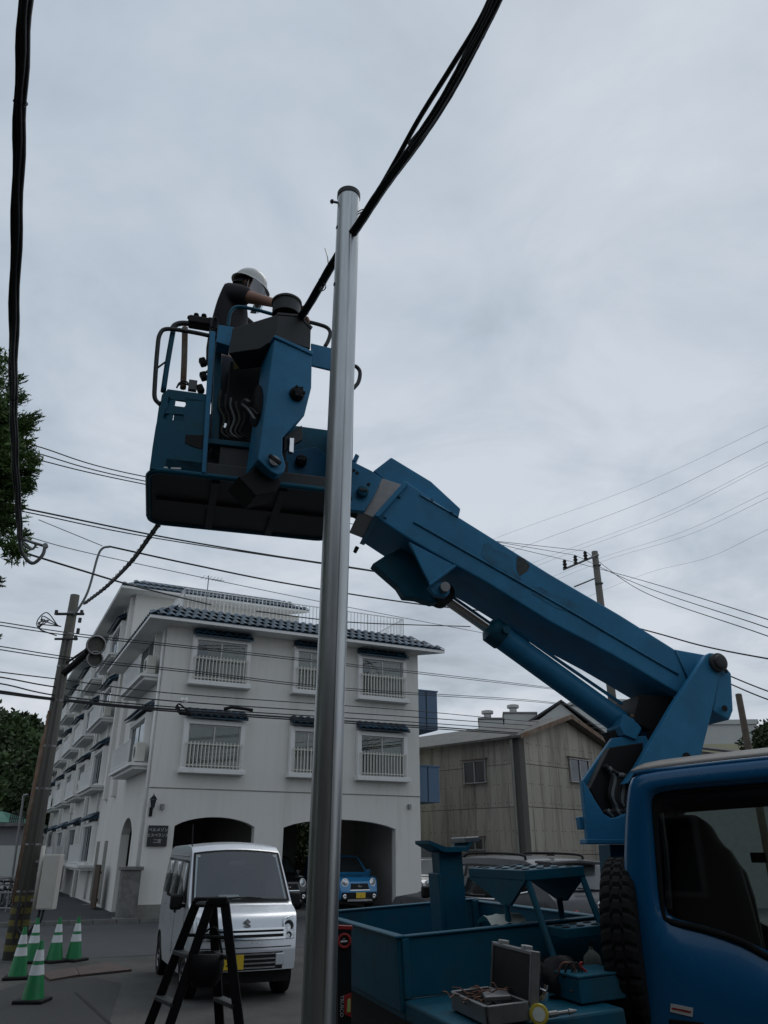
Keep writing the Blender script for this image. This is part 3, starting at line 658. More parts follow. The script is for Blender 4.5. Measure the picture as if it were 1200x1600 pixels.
lpst = thing('lamp_post', V((PY(33, 1300, 36).x, 36, 0)), 'slim grey lamp post left of the utility pole', 'lamp post')
p = PY(33, 1300, 36); q = PY(37, 1243, 36)
MB().tube([V((p.x, 36, 0)), V((q.x, 36, q.z))], 0.05, 6).build('post', 'dullmetal', lpst)
MB().tube([V((q.x, 36, q.z)), V((q.x + 0.35, 35.6, q.z + 0.02))], 0.04, 6).build('arm', 'dullmetal', lpst)
# ================================================================== TREES
import numpy as np
def leaf_mesh(name, centers, per, size, rng, squash=0.8, aspect=0.5, shell=0.55, extra=None):
    """many small leaf faces spread through clumps; centers: (x,y,z,r)"""
    C = np.array(centers); k = np.repeat(np.arange(len(C)), per); n = len(k)
    d = rng.normal(size=(n, 3)); d /= np.linalg.norm(d, axis=1)[:, None]
    r = shell + (1 - shell) * rng.random(n) ** 0.6
    r *= 1 + 0.25 * rng.normal(size=n) * (rng.random(n) < 0.25)
    p = C[k, :3] + d * (C[k, 3] * r)[:, None] * np.array([1, 1, squash])
    a = rng.normal(size=(n, 3)) + d * 0.9; a /= np.linalg.norm(a, axis=1)[:, None]
    b = np.cross(a, rng.normal(size=(n, 3))); b /= np.linalg.norm(b, axis=1)[:, None]
    if extra is not None:
        p = np.concatenate([p, extra[0]]); a = np.concatenate([a, extra[1]]); b2 = np.cross(extra[1], rng.normal(size=extra[1].shape)); b2 /= np.linalg.norm(b2, axis=1)[:, None]; b = np.concatenate([b, b2])
        size = np.concatenate([np.full(n, size), np.full(len(extra[0]), extra[2])])[:, None]; n = len(p)
    s = size * (0.6 + 0.8 * rng.random(n))[:, None]
    A = a * s; B = b * s * aspect
    v = np.stack([p - A, p + B, p + A, p - B], 1).reshape(-1, 3)
    me = bpy.data.meshes.new(name); me.vertices.add(len(v)); me.vertices.foreach_set('co', v.astype(np.float32).ravel())
    me.loops.add(4 * n); me.loops.foreach_set('vertex_index', np.arange(4 * n, dtype=np.int32)); me.polygons.add(n)
    me.polygons.foreach_set('loop_start', np.arange(0, 4 * n, 4, dtype=np.int32)); me.polygons.foreach_set('loop_total', np.full(n, 4, np.int32))
    me.update(calc_edges=True); return me
def trunk_mb(h, r, limbs, rng, base=V((0, 0, 0))):
    m = MB(); pts = [base + V((rng.normal() * 0.03 * h * k / 4, rng.normal() * 0.03 * h * k / 4, h * k / 4)) for k in range(5)]
    m.tube(pts, [r, r * .8, r * .62, r * .45, r * .2], 8)
    for _ in range(limbs):
        t = rng.uniform(0.3, 0.9); p = base + V((0, 0, h * t)); an = rng.uniform(0, 6.28); ln = h * rng.uniform(0.18, 0.32)
        m.tube([p, p + V((math.cos(an) * ln * .6, math.sin(an) * ln * .6, ln * .35)), p + V((math.cos(an) * ln, math.sin(an) * ln, ln * .75))], [r * .35, r * .22, r * .06], 5)
    return m
rng = np.random.default_rng(11)
# near evergreen at the left edge: upright sprays of narrow leaves
tl = thing('evergreen_tree', V((-6.7, 10.2, 0)), 'dark evergreen tree with narrow leaves at the left edge', 'tree')
trunk_mb(8.4, 0.15, 0, rng, V((-6.9, 10.2, 0))).build('trunk', 'bark', tl)
cs = []
for u, v, n, rr in ((-14, 570, 6, .26), (-4, 610, 8, .26), (6, 650, 8, .26), (2, 690, 8, .28), (8, 720, 8, .26), (6, 760, 8, .26), (-2, 800, 8, .26), (-12, 835, 8, .22), (-40, 640, 16, .5), (-40, 760, 16, .5), (24, 700, 4, .16), (24, 750, 4, .16), (20, 660, 4, .15)):
    p = PY(u, v, 10.0)
    for _ in range(n): cs.append((p.x - 0.05 + rng.normal() * 0.12, p.y + rng.normal() * 0.35, p.z + rng.normal() * 0.14, rr * rng.uniform(0.6, 1.1)))
def twig_arrays(tips):
    """feathery sprays: leaves set along fans of little twigs that run out to each tip"""
    P, D = [], []
    for (u, v, bu, bv, k, spread) in tips:
        b, t = np.array(PY(bu, bv, 10.0)), np.array(PY(u, v, 10.0)); ax_ = t - b; L = np.linalg.norm(ax_)
        for _ in range(k):
            f0 = rng.uniform(0, 0.5); st = b + ax_ * f0 + rng.normal(size=3) * spread * L * np.array([0.25, 0.5, 0.25])
            d = ax_ / L + rng.normal(size=3) * 0.28; d /= np.linalg.norm(d); ln = L * rng.uniform(0.35, 0.6) * (1.1 - 0.4 * f0)
            for s_ in np.linspace(0.05, 1, 26):
                q = d + rng.normal(size=3) * 0.55; P.append(st + d * ln * s_ + np.array([0, 0, -0.06 * L * s_ * s_])); D.append(q / np.linalg.norm(q))
    return np.array(P), np.array(D)
TP, TD = twig_arrays([(5, 540, -25, 575, 26, .3), (38, 577, 5, 612, 26, .25), (46, 607, 8, 640, 24, .25), (70, 640, 22, 668, 36, .22), (60, 652, 20, 680, 24, .25), (60, 682, 24, 700, 16, .2), (69, 732, 18, 738, 36, .22), (58, 745, 15, 760, 24, .25), (46, 788, 12, 800, 26, .22), (53, 828, 22, 842, 16, .2), (30, 815, 0, 815, 24, .3), (18, 850, -15, 845, 24, .3), (35, 700, 0, 715, 30, .35), (40, 770, 5, 775, 26, .3), (11, 903, -25, 915, 18, .25), (6, 992, -25, 1000, 14, .25), (48, 700, 10, 720, 22, .3), (30, 640, -5, 655, 26, .3)])
me = leaf_mesh('crown', [(x + 6.7, y - 10.2, z, r) for x, y, z, r in cs], 170, 0.055, rng, 1.0, 0.22, shell=0.05, extra=(TP - np.array([-6.7, 10.2, 0]), TD, 0.034)); me.materials.append(MATS['leaf'])
o = bpy.data.objects.new('crown', me); COL.objects.link(o); o.parent = tl
# unseen evergreens and a house, added to darken reflections in pole and cab
for i, (x, y, sc) in enumerate(((-7.3, 6.4, 1.0), (-6.8, 3.0, 1.1), (-7.2, -0.6, 1.0))):
    t = thing('evergreen_tree', V((x, y, 0)), ('unseen evergreen added next to the tree at the left edge', 'second unseen evergreen added back along the left', 'last unseen evergreen added, behind the viewpoint')[i], 'tree', 'evergreens added beside the lot')
    r3 = np.random.default_rng(40 + i); cc = [(r3.normal() * 0.5, r3.normal() * 0.7, 0.5 + 12.5 * k / 80, 1.1 * (1.15 - k / 110)) for k in range(80)]
    me = leaf_mesh('crown', cc, 170, 0.15, r3, 0.9, 0.45, shell=0.4); me.materials.append(MATS['leaf']); o = bpy.data.objects.new('crown', me); COL.objects.link(o); o.parent = t
    trunk_mb(6.0, 0.15, 0, r3, V((x, y, 0))).build('trunk', 'bark', t)
nh = thing('added_house', V((-2, -3.2, 0)), 'unseen dark timber-clad house added behind the viewpoint', 'house')  # out of view, added as a dark mass to dim the near truck and pole
MB().box2((-9, -11, 0), (13.0, -3.2, 6.2)).build('wall', 'woodbrown', nh)
MB().prism([V((-9.6, -2.5, 6.1)), V((-9.6, -7.1, 8.6)), V((-9.6, -11.7, 6.1))], V((23.2, 0, 0))).build('roof', 'slate', nh)
for x in (-6.5, -3.0, 1.5, 6.0, 10.0):
    for z in (1.2, 4.0):
        wd = MB().box(V((x, -3.19, z + 0.55)), (1.6, 0.06, 1.1)).build('window', 'alu', nh); MB().box(V((x, -3.155, z + 0.55)), (1.45, 0.02, 0.95)).build('pane', 'darkglass', wd)
# wooded hill on the left
m = MB(); P = []
for i in range(9):
    row = []
    for j in range(13):
        x = -95 + j * 7.2; y = 58 + i * 9; hgt = 15.5 * math.sin(math.pi * min(1, i / 6) / 2) * (0.75 + 0.25 * math.sin(j * 0.9 + 0.5)) * min(1, max(0.0, (-8 - x) / 14))
        row.append(V((x, y, hgt - 0.05)))
    P.append(row)
m.grid(P); tag(m.build('hill', 'hillgreen', smooth=True), kind='structure')
def crown_set(seed, R, n):
    r = np.random.default_rng(seed); c = []
    for _ in range(n):
        d = r.normal(size=3); d /= np.linalg.norm(d); k = R * r.uniform(0.35, 0.75)
        c.append((d[0] * k, d[1] * k, abs(d[2]) * k * 0.9 + R * 0.5, R * r.uniform(0.25, 0.45)))
    return c
hill_meshes = []
for s in range(3):
    me = leaf_mesh('crown', crown_set(s + 3, 3.0, 22), 190, 0.24, np.random.default_rng(s), 0.8, 0.6, shell=0.6); me.materials.append(MATS['leaf2']); hill_meshes.append(me)
tmb = trunk_mb(3.5, 0.25, 5, rng); tme = tmb.mesh('trunk'); tme.materials.append(MATS['bark'])
hill_pts = [(8, 1150, 76, 1.35), (48, 1165, 80, 1.45), (70, 1170, 74, 1.1), (25, 1195, 68, 1.0), (55, 1205, 66, 0.95), (-12, 1185, 70, 1.2), (4, 1225, 62, 0.9), (36, 1232, 60, 0.85), (62, 1240, 60, 0.8), (18, 1262, 56, 0.8), (45, 1265, 55, 0.75), (-5, 1250, 58, 0.9), (66, 1205, 68, 1.0), (-25, 1150, 78, 1.3)]
where = ['tallest round-topped tree at the left end of the wooded hill', 'broad domed tree on the crest of the wooded hill', 'tree on the hill crest touching the utility pole', 'tree halfway up the wooded hill below the round top', 'tree halfway up the hill below the domed crown', 'tree at the left frame edge high on the hill', 'tree low on the hill above the green roof', 'tree in the lower middle of the wooded hill', 'tree low on the hill beside the utility pole', 'tree at the foot of the hill behind the mesh fence', 'tree at the hill foot beside the lamp post', 'tree at the left frame edge above the green roof', 'tree on the hill half hidden by the utility pole', 'tree on the hill crest cut by the left frame edge']
for i, (u, v, Y, s) in enumerate(hill_pts):
    p = PY(u, v, Y); base = V((p.x, p.y, p.z - 2.0 * s))
    t = thing('hill_tree', base, where[i], 'tree', 'trees on the wooded hill'); t.rotation_euler.z = i * 1.3; t.scale = (s, s, s)
    for nm, me in (('crown', hill_meshes[i % 3]), ('trunk', tme)):
        c = bpy.data.objects.new(nm, me); COL.objects.link(c); c.parent = t
        if nm == 'trunk': c.location.z = -1.5
ub = leaf_mesh('undergrowth', [(p.x, p.y, p.z, 2.6) for row in P[0:6] for p in row[4:] if p.x < -8], 260, 0.3, rng, 0.5, 0.6, shell=0.4); ub.materials.append(MATS['leaf2'])
o = bpy.data.objects.new('undergrowth', ub); COL.objects.link(o); tag(o, 'dense green undergrowth covering the wooded hill', 'undergrowth', kind='stuff')
# tree at the right edge and shrub behind the garage
def bush(name, label, p, R, seed, per=160, size=0.12, n=24, mat='leaf2', cat='tree', th=2.0):
    t = thing(name, V((p.x, p.y, 0)), label, cat)
    me = leaf_mesh('crown', crown_set(seed, R, n), per, size, np.random.default_rng(seed), 0.9, 0.5, shell=0.5); me.materials.append(MATS[mat])
    c = bpy.data.objects.new('crown', me); COL.objects.link(c); c.parent = t; c.location.z = p.z - R * 0.6
    trunk_mb(max(0.4, p.z), 0.14, 5, rng, V((p.x, p.y, 0))).build('trunk', 'bark', t)
bush('round_tree', 'dark rounded tree at the right edge above the cab roof', PY(1215, 1165, 30), 1.25, 21, 200, 0.09)
bush('garage_shrub', 'leafy shrub growing behind the right garage opening', FW(7.6, 9.6, 1.3), 1.5, 22, 170, 0.09, cat='shrub')
bush('garage_shrub', 'tall leafy shrub behind the garage beside the parked dark car', FW(9.3, 11.2, 2.2), 1.6, 23, 170, 0.09, cat='shrub')

# ================================================================== POLES
GP = G(20, 1500)
up_ = thing('utility_pole', GP, 'leaning-looking grey concrete utility pole with conduits at left', 'utility pole')
tp = PY(126, 930, GP.y); TOPZ = tp.z
MB().tube([GP, V((GP.x, GP.y, TOPZ))], [0.185, 0.095], 20).build('shaft', 'polegrey', up_, smooth=True)
for dx, dy, r, z0, z1, mt in ((-0.185, -0.06, 0.045, 1.0, 3.9, 'rust'), (-0.12, -0.15, 0.035, 0.9, 4.4, 'rust'), (0.02, -0.20, 0.025, 0.3, 6.2, 'polegrey'), (0.12, -0.16, 0.02, 0.3, 5.9, 'polegrey')):
    s = 1 - 0.47 * z1 / TOPZ; s0_ = 1 - 0.47 * z0 / TOPZ; dx, dy = dx * 0.93, dy * 0.93
    MB().tube([GP + V((dx * s0_, dy * s0_, z0)), GP + V((dx * s, dy * s, z1))], r, 8).build('conduit', mt, up_, smooth=True)
for z in (1.1, 1.9, 2.9, 3.7, 4.6, 5.3, 6.0, 6.45):
    MB().lathe(GP + Z_ * z, Z_, [(0.192 - z * 0.0132, 0), (0.192 - z * 0.0132, 0.035)], 20, caps=False).build('steel_band', 'dullmetal', up_)
MB().tube([V((GP.x - 0.3, GP.y - 0.1, TOPZ - 0.45)), V((GP.x + 0.3, GP.y - 0.1, TOPZ - 0.45))], 0.03, 6).build('crossarm', 'darkgrey', up_)
MB().tube([V((GP.x - 0.22, GP.y - 0.12, TOPZ - 1.0)), V((GP.x + 0.26, GP.y - 0.12, TOPZ - 1.0))], 0.025, 6).build('crossarm', 'darkgrey', up_)
for dx, z in ((-0.28, -0.45), (0.26, -0.45), (0.25, -0.62), (0.25, -0.85), (0.22, -1.0)):
    MB().tube([V((GP.x + dx, GP.y - 0.14, TOPZ + z - 0.03)), V((GP.x + dx, GP.y - 0.14, TOPZ + z + 0.07))], 0.035, 6).build('insulator', 'darkgrey', up_)
# yellow and black guard sleeve near the ground
for k in range(5):
    MB().lathe(GP + Z_ * (0.15 + k * 0.2), Z_, [(0.188, 0), (0.187, 0.1)], 20, caps=False).build('guard_band', 'yellowdark', up_)
for k in range(4):
    a = 0.15 + 0.05 * k
    MB().tube(smoothpath([GP + V((-0.16 + 0.02 * k, -0.2, TOPZ - 0.75)), GP + V((-0.45 - 0.05 * k, -0.2, TOPZ - 0.45 - 0.08 * k)), GP + V((-0.62 + 0.08 * k, -0.2, TOPZ - 0.62)), GP + V((-0.55, -0.2, TOPZ - 0.8)), GP + V((-0.16, -0.2, TOPZ - 0.95))], 5), 0.012, 5).build('jumper_wire', 'cable', up_)
# bracket with two round hooded housings
c1 = PY(150, 1008, GP.y - 0.5); c2 = PY(148, 1030, GP.y - 0.42)
MB().tube([V((GP.x, GP.y, c2.z - 0.25)), V((c1.x - 0.15, c1.y, c2.z + 0.12))], 0.07, 8).build('bracket_arm', 'black', up_)
MB().tube([V((GP.x, GP.y, c1.z - 0.3)), V((c1.x - 0.1, c1.y, c1.z - 0.02))], 0.025, 6).build('bracket_stay', 'darkgrey', up_)
for c, rr in ((c1, 0.19), (c2, 0.16)):
    ax = (EYE - c).normalized() + V((0.25, 0, 0.1))
    hb = MB().lathe(c - ax * 0.1, ax, [(0.05, -0.14), (rr * 0.7, -0.06), (rr, 0.06), (rr, 0.12), (rr * 0.93, 0.12), (rr * 0.9, 0.07), (0.01, 0.05)], 24, caps=False).build('round_housing', 'polegrey', up_, smooth='auto')
    MB().torus(c - ax * 0.1 + ax.normalized() * 0.12, ax, rr * 0.96, 0.02, 24, 6).build('rim', 'dullmetal', hb, smooth=True)
# cabinet hung on the pole
bx0 = GP + V((0.50, -0.12, 0))
zb, zt = PY(60, 1421, bx0.y).z, PY(80, 1335, bx0.y).z
cbx = MB().box(V((bx0.x, bx0.y, (zb + zt) / 2)), (0.30, 0.22, zt - zb)).build('cabinet', 'boxbeige', up_, bevel=0.012)
MB().box(V((bx0.x, bx0.y - 0.113, (zb + zt) / 2)), (0.27, 0.012, zt - zb - 0.04)).build('cabinet_door', 'boxbeige', cbx, bevel=0.004)
m = MB()
for z in (zb + 0.15, zt - 0.12): m.box(V((GP.x + 0.26, GP.y - 0.05, z)), (0.24, 0.06, 0.05))
m.build('cabinet_bracket', 'dullmetal', up_)
MB().tube([V((GP.x + 0.27, GP.y - 0.1, zb - 0.02)), V((GP.x + 0.26, GP.y - 0.1, zt + 0.15))], 0.04, 8).build('conduit', 'boxbeige', up_, smooth=True)
for k in range(2): MB().tube(smoothpath([V((GP.x + 0.40 + k * 0.07, GP.y - 0.14, zb)), V((GP.x + 0.38 + k * 0.06, GP.y - 0.18, zb - 0.22)), V((GP.x + 0.22, GP.y - 0.22, zb - 0.40 - k * 0.04)), V((GP.x + 0.06, GP.y - 0.24, zb - 0.25)), V((GP.x + 0.02 + k * 0.05, GP.y - 0.22, zb + 0.1))], 6), 0.022, 6).build('cable_loop', 'cable', up_, smooth=True)
# bare bent conduit at the pole head
MB().tube(smoothpath([V((GP.x + 0.1, GP.y - 0.12, TOPZ - 0.5)), PY(137, 925, GP.y - .12), PY(152, 872, GP.y - .12), PY(160, 857, GP.y - .12), PY(172, 854, GP.y - .12)], 6), 0.025, 6).build('bent_conduit', 'greycable', up_, smooth=True)

# far pole with crossarm and insulators
FY = 42.0
ft, fb = PY(929, 862, FY), PY(949, 1095, FY)
fp = thing('power_pole', V((ft.x, FY, 0)), 'tall concrete power pole with three insulators beyond the boom', 'utility pole')
MB().tube([V((ft.x, FY, 0)), V((ft.x, FY, ft.z))], [0.28, 0.18], 14).build('shaft', 'polegrey', fp, smooth=True)
a, b = PY(880, 890, FY - 0.2), PY(932, 868, FY - 0.2)
MB().tube([a, b + (b - a) * 0.06], 0.065, 6).build('crossarm', 'dullmetal', fp)
MB().tube([PY(897, 917, FY - .2), PY(929, 904, FY - .2)], 0.045, 6).build('crossarm', 'dullmetal', fp)
INS = []
for k, f in enumerate((0.06, 0.38, 0.68)):
    p = a + (b - a) * f
    MB().lathe(p, Z_, [(0.07, 0), (0.14, 0.07), (0.07, 0.16), (0.14, 0.27), (0.07, 0.36), (0.12, 0.44), (0.04, 0.56)], 10).build('insulator', 'black', fp, smooth=True); INS.append(p + Z_ * 0.56)
for z in (0.9, 2.0, 5.2, 5.6, 6.1): MB().box(V((ft.x, FY - 0.12, ft.z - z)), (0.42, 0.24, 0.07)).build('steel_band', 'darkgrey', fp)
for dz in (5.3, 5.7, 6.2): MB().tube([V((ft.x - 0.8, FY - .2, ft.z - dz)), V((ft.x + 0.3, FY - .2, ft.z - dz + 0.03))], 0.04, 5).build('crossarm', 'dullmetal', fp)
dp_ = thing('short_pole', V((PY(1152, 1086, 24).x, 24, 0)), 'plain brown pole rising behind the truck cab roof', 'pole')
q = PY(1154, 1086, 24)
MB().tube([V((q.x, 24, 0)), V((q.x, 24, q.z))], [0.12, 0.095], 12).build('shaft', 'bark', dp_, smooth=True)
MB().lathe(V((q.x, 24, q.z)), Z_, [(0.096, 0), (0.09, 0.03), (0.02, 0.05)], 12).build('cap', 'polegrey', dp_)

# steel pole in the foreground
PB = PY(497, 1600, 3.62); PT = PY(545, 305, 3.62)
dirp = (PT - PB).normalized(); base = PB - dirp * (PB.z / dirp.z)
spo = thing('steel_pole', base, 'bright galvanised steel pole in front of the lift bucket', 'pole')
PR = 0.069
MB().tube([base, PT], PR, 40).build('shaft', 'steel', spo, smooth='auto')
MB().lathe(PT - dirp * 0.03, dirp, [(PR + 0.004, 0), (PR + 0.004, 0.035), (PR - 0.01, 0.045), (0.0, 0.05)], 40, caps=False).build('cap', 'darkgrey', spo, smooth='auto')
e0 = PT - dirp * 0.075
MB().tube([e0 + V((-PR + 0.01, -0.01, 0)), e0 + V((-PR - 0.045, -0.012, 0.012))], 0.008, 8).build('bolt', 'dullmetal', spo)
MB().lathe(e0 + V((-PR - 0.028, -0.012, 0.008)), V((-1, 0, 0.25)), [(0.016, 0), (0.016, 0.012)], 6).build('nut', 'darkgrey', spo)
for dz in (0.29, 0.73):
    c = PT - dirp * dz; MB().lathe(c + V((-PR * 0.93, -PR * 0.36, 0)), V((-0.93, -0.36, 0)), [(0.012, -0.002), (0.012, 0.003)], 10).build('hole_plug', 'black', spo)
m = MB(); 
for k in range(2): m.tube(smoothpath([PT - dirp * (0.17 + k * 0.02) + V((PR - .01, -0.03, 0)), PT - dirp * (0.14 + k * 0.02) + V((PR + 0.03, -0.02, 0)), PT - dirp * (0.18 + k * 0.02) + V((PR + 0.045, 0.0, 0)), PT - dirp * 0.21 + V((PR - 0.005, 0.02, 0))], 4), 0.004, 5)
m.build('tie_wire', 'dullmetal', spo)
# weld seam running down the shaft
MB().tube([base + V((0.026, -PR + 0.0045, 0)), PT + V((0.026, -PR + 0.0045, -0.05))], 0.004, 5).build('weld_seam', 'steel', spo)

# ================================================================== CABLES AND WIRES
def wire(name, pts, r, label, mat='wire', group='overhead wires', n=10, seg=6, cat='wire'):
    P = smoothpath(pts, n); m = MB().tube(P, r, seg)
    o = m.build(name, mat, loc=P[0]); finish(o, True); return tag(o, label, cat, group)
# heavy bundle overhead: a vertical plane from the pole top back over the camera
Pa = V((GP.x + 0.05, GP.y - 0.2, 0)); Pb = V((0.51, 2.25, 0)); dpl = (Pb - Pa).normalized(); npl = V((-dpl.y, dpl.x, 0))
def PB_(u, v, o=0.0): return PL(u, v, Pa + npl * o, npl)
cbu = thing('cable_bundle', PB_(505, 430), 'thick black bundle of cables passing behind the steel pole', 'cable')
main = [PB_(*p) for p in ((132, 943), (165, 918), (205, 878), (243, 826), (330, 705), (420, 570), (478, 484), (520, 412), (566, 342), (600, 290), (650, 222), (700, 145), (745, 60), (775, 0), (808, -70))]
def strand(pts, r, off, amp=0.0, ph=0.0):
    P = smoothpath(pts, 10); Q = []
    for i, p in enumerate(P):
        a = ph + 0.35 * math.sin(i * 0.045 + ph); Q.append(p + (npl * math.cos(a) + Z_ * math.sin(a)) * off + V((random.uniform(-1, 1), 0, random.uniform(-1, 1))) * amp)
    return MB().tube(Q, r, 7).build('cable', 'cable', cbu, smooth=True)
for k in range(4): strand(main, 0.015, 0.014, 0.0008, k * 1.57)
strand(main[8:], 0.010, 0.030, 0.001, 1.0)
for pts, r in ((((566, 338), (590, 300), (620, 248), (655, 185), (705, 105), (748, 35), (772, -15)), 0.014), (((640, 225), (668, 190), (712, 118), (755, 42), (782, -20)), 0.013), (((640, 236), (680, 180), (720, 112), (765, 30), (790, -20)), 0.011)):
    MB().tube(smoothpath([PB_(u, v, -0.01) for u, v in pts], 8), r, 7).build('cable', 'cable', cbu, smooth=True)
for k in range(70):                                                     # spiral binding of the far half
    i0 = 0.02 + k / 74; 
    ii = i0 * 5.2; j = int(ii); p = main[j].lerp(main[j + 1], ii - j)
    if k % 2 == 0: MB().torus(p, (main[j + 1] - main[j]).normalized() + V((0.2, 0, 0.3)), 0.030, 0.004, 10, 5).build('binding', 'cable', cbu)
for (a, b) in (((513, 412), (508, 388)), ((502, 446), (500, 452))):
    MB().tube(smoothpath([PB_(*a), PB_((a[0] + b[0]) / 2 + 1, (a[1] + b[1]) / 2), PB_(*b)], 3), 0.004, 4).build('tie_wire', 'dullmetal', cbu)
MB().tube(smoothpath([PB_(498, 436), PB_(509, 446), PB_(505, 454), PB_(496, 452)], 4), 0.004, 4).build('tie_wire', 'dullmetal', cbu)
# hanging cable at the left
lc = thing('hanging_cable', PY(22, 500, 3.65), 'thick dark cable hanging overhead along the left edge', 'cable')
pts = [(42, -80, 1.75), (40, 0, 2.0), (32, 160, 2.45), (27, 330, 2.95), (22, 500, 3.65), (21, 620, 4.7), (24, 720, 5.7), (29, 800, 6.6), (32, 845, 7.6)]
core = [PY(*p) for p in pts]
for k, (dx, dz, r) in enumerate(((-0.017, 0, 0.014), (0.014, 0.006, 0.015), (0.0, -0.014, 0.013), (0.004, 0.016, 0.012))):
    Q = [p + V((dx + 0.004 * math.sin(i * 1.3 + k), 0, dz)) for i, p in enumerate(smoothpath(core, 6))]; MB().tube(Q, r, 8).build('cable', 'cable', lc, smooth=True)
for i in (2, 5): MB().torus(core[i] + V((0, 0, 0)), (core[i + 1] - core[i]).normalized(), 0.030, 0.003, 12, 5).build('tie', 'cable', lc)
MB().tube(smoothpath([PY(30, 835, 7.4), PY(34, 862, 7.8), PY(50, 880, 7.9), PY(66, 868, 7.9), PY(71, 852, 7.9)], 6), [0.02] * 25, 8).build('end_loop', 'greycable', lc, smooth=True)
MB().tube(smoothpath([PY(30, 838, 7.5), PY(38, 852, 7.8), PY(50, 858, 7.9), PY(58, 850, 7.9)], 6), 0.013, 6).build('end_loop', 'greycable', lc, smooth=True)
MB().tube([PY(36, 842, 7.6), PY(52, 848, 7.9), PY(72, 854, 7.9)], 0.016, 6).build('end_fitting', 'greycable', lc, smooth=True)
MB().lathe(PY(71, 853, 7.9), V((0.2, -1, 0.1)), [(0.028, -0.02), (0.028, 0.02)], 10).build('end_clamp', 'dullmetal', lc)

# street wires: photograph points with the distance of each
def wp(*a): return [PY(u, v, Y) for u, v, Y in a]
TW = 'thin wire from the left tree, %s of three, passing behind the bucket'
for k, (v0, v1, nm) in enumerate(((695, 745, 'upper'), (706, 752, 'middle'), (716, 757, 'lower'))):
    wire('power_wire', wp((-120, v0 - 45, 14), (50, v0, 16), (228, v1, 18.5), (560, 800 + 10 * k, 27)) + [INS[k]], 0.014, TW % nm, 'wire')
for k, nm in enumerate(('upper', 'middle', 'lower')):
    wire('power_wire', [INS[k]] + wp((1000, 905 + 8 * k + 1, 33), (1200, 968 + 13 * k, 20), (1400, 1040 + 14 * k, 16)), 0.015, '%s of three wires running right from the power pole' % nm)
wire('street_wire', wp((-80, 772, 15), (55, 798, 16), (250, 838, 18), (420, 867, 20), (590, 893, 22), (800, 930, 24), (1010, 985, 22), (1110, 1012, 20), (1260, 1040, 18)), 0.020, 'dark wire crossing behind bucket and above boom foot')
wire('street_wire', wp((-80, 776, 15), (55, 803, 16), (250, 842, 18), (590, 894, 22)), 0.014, 'thinner wire just beneath the dark one behind the bucket')
wire('street_wire', wp((-100, 825, 13), (15, 857, 14), (120, 889, 15), (215, 917, 17), (330, 945, 22)), 0.020, 'dark wire running from the left edge to apartment roof')
wire('street_wire', wp((172, 854, 15.84), (300, 882, 17), (450, 912, 19), (640, 942, 22), (760, 955, 25)), 0.020, 'wire from the bent conduit over the apartment roof')
wire('street_wire', wp((60, 812, 15), (160, 853, 15.84)), 0.008, 'very thin wire ending at the bent conduit')
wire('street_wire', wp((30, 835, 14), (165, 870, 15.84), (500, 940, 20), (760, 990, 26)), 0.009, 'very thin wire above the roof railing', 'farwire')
wire('street_wire', wp((400, 955, 21), (545, 972, 22), (735, 979, 25)), 0.016, 'wire crossing the sky just above roof railing')
for k, (v0, v1, v2, nm) in enumerate(((968, 1040, 1082, 'top'), (1006, 1082, 1105, 'second'))):
    for j in (0, 1):
        wire('twisted_wire', wp((-120, v0 - 12, 13), (0, v0 + 4 + j * 5, 14.5), (118, v0 + 22 + j * 4, 16), (300, v0 + 42 + j * 3, 18), (550, v0 + 70 + j * 3, 22), (840, v2 - 10 + j * 2, 33)) + [PY(945, v2 + 6, FY)], 0.011, '%s wire pair across the apartment front, %s strand' % (nm, ('upper', 'lower')[j]))
low = ((1050, 1062, 1085, 1110, 1128), (1058, 1075, 1097, 1120, 1134), (1068, 1088, 1106, 1128, 1141), (1080, 1093, 1110, 1133, 1147), (1083, 1095, 1113, 1136, 1149))
for k, (a, b, c, d, e_) in enumerate(low):
    wire('phone_cable', wp((-120, a - 16, 13), (0, a, 14.5), (98, b, 16), (290, c, 18), (640, d, 24), (840, e_, 33)) + [PY(947, e_ + 4, FY)], (0.012, 0.014, 0.014, 0.022, 0.018)[k], '%s cable of the low five crossing the apartment front' % ('first', 'second', 'third', 'fourth', 'lowest')[k])
# splice box and little insulators hanging on the low cables
sb = thing('cable_splice', PY(290, 1108, 17.95), 'dark splice bundle hanging on low cables before the windows', 'cable fitting')
m = MB(); m.tube([PY(276, 1104, 17.95), PY(282, 1114, 17.95), PY(300, 1116, 17.95)], 0.05, 6); m.tube(smoothpath([PY(275, 1104, 17.9), PY(280, 1100, 17.9), PY(288, 1106, 17.9), PY(296, 1112, 17.9)], 4), 0.02, 5); m.build('splice', 'black', sb)
for u in (284, 290): MB().lathe(PY(u, 1098, 17.95), Z_, [(0.03, 0), (0.05, 0.05), (0.03, 0.12)], 8).build('insulator', 'whitepaint', sb)
MB().tube([PY(u, v, 18.2) for u, v in ((350, 1108), (362, 1105), (385, 1108), (395, 1110))], 0.04, 6).build('sleeve', 'black', sb)
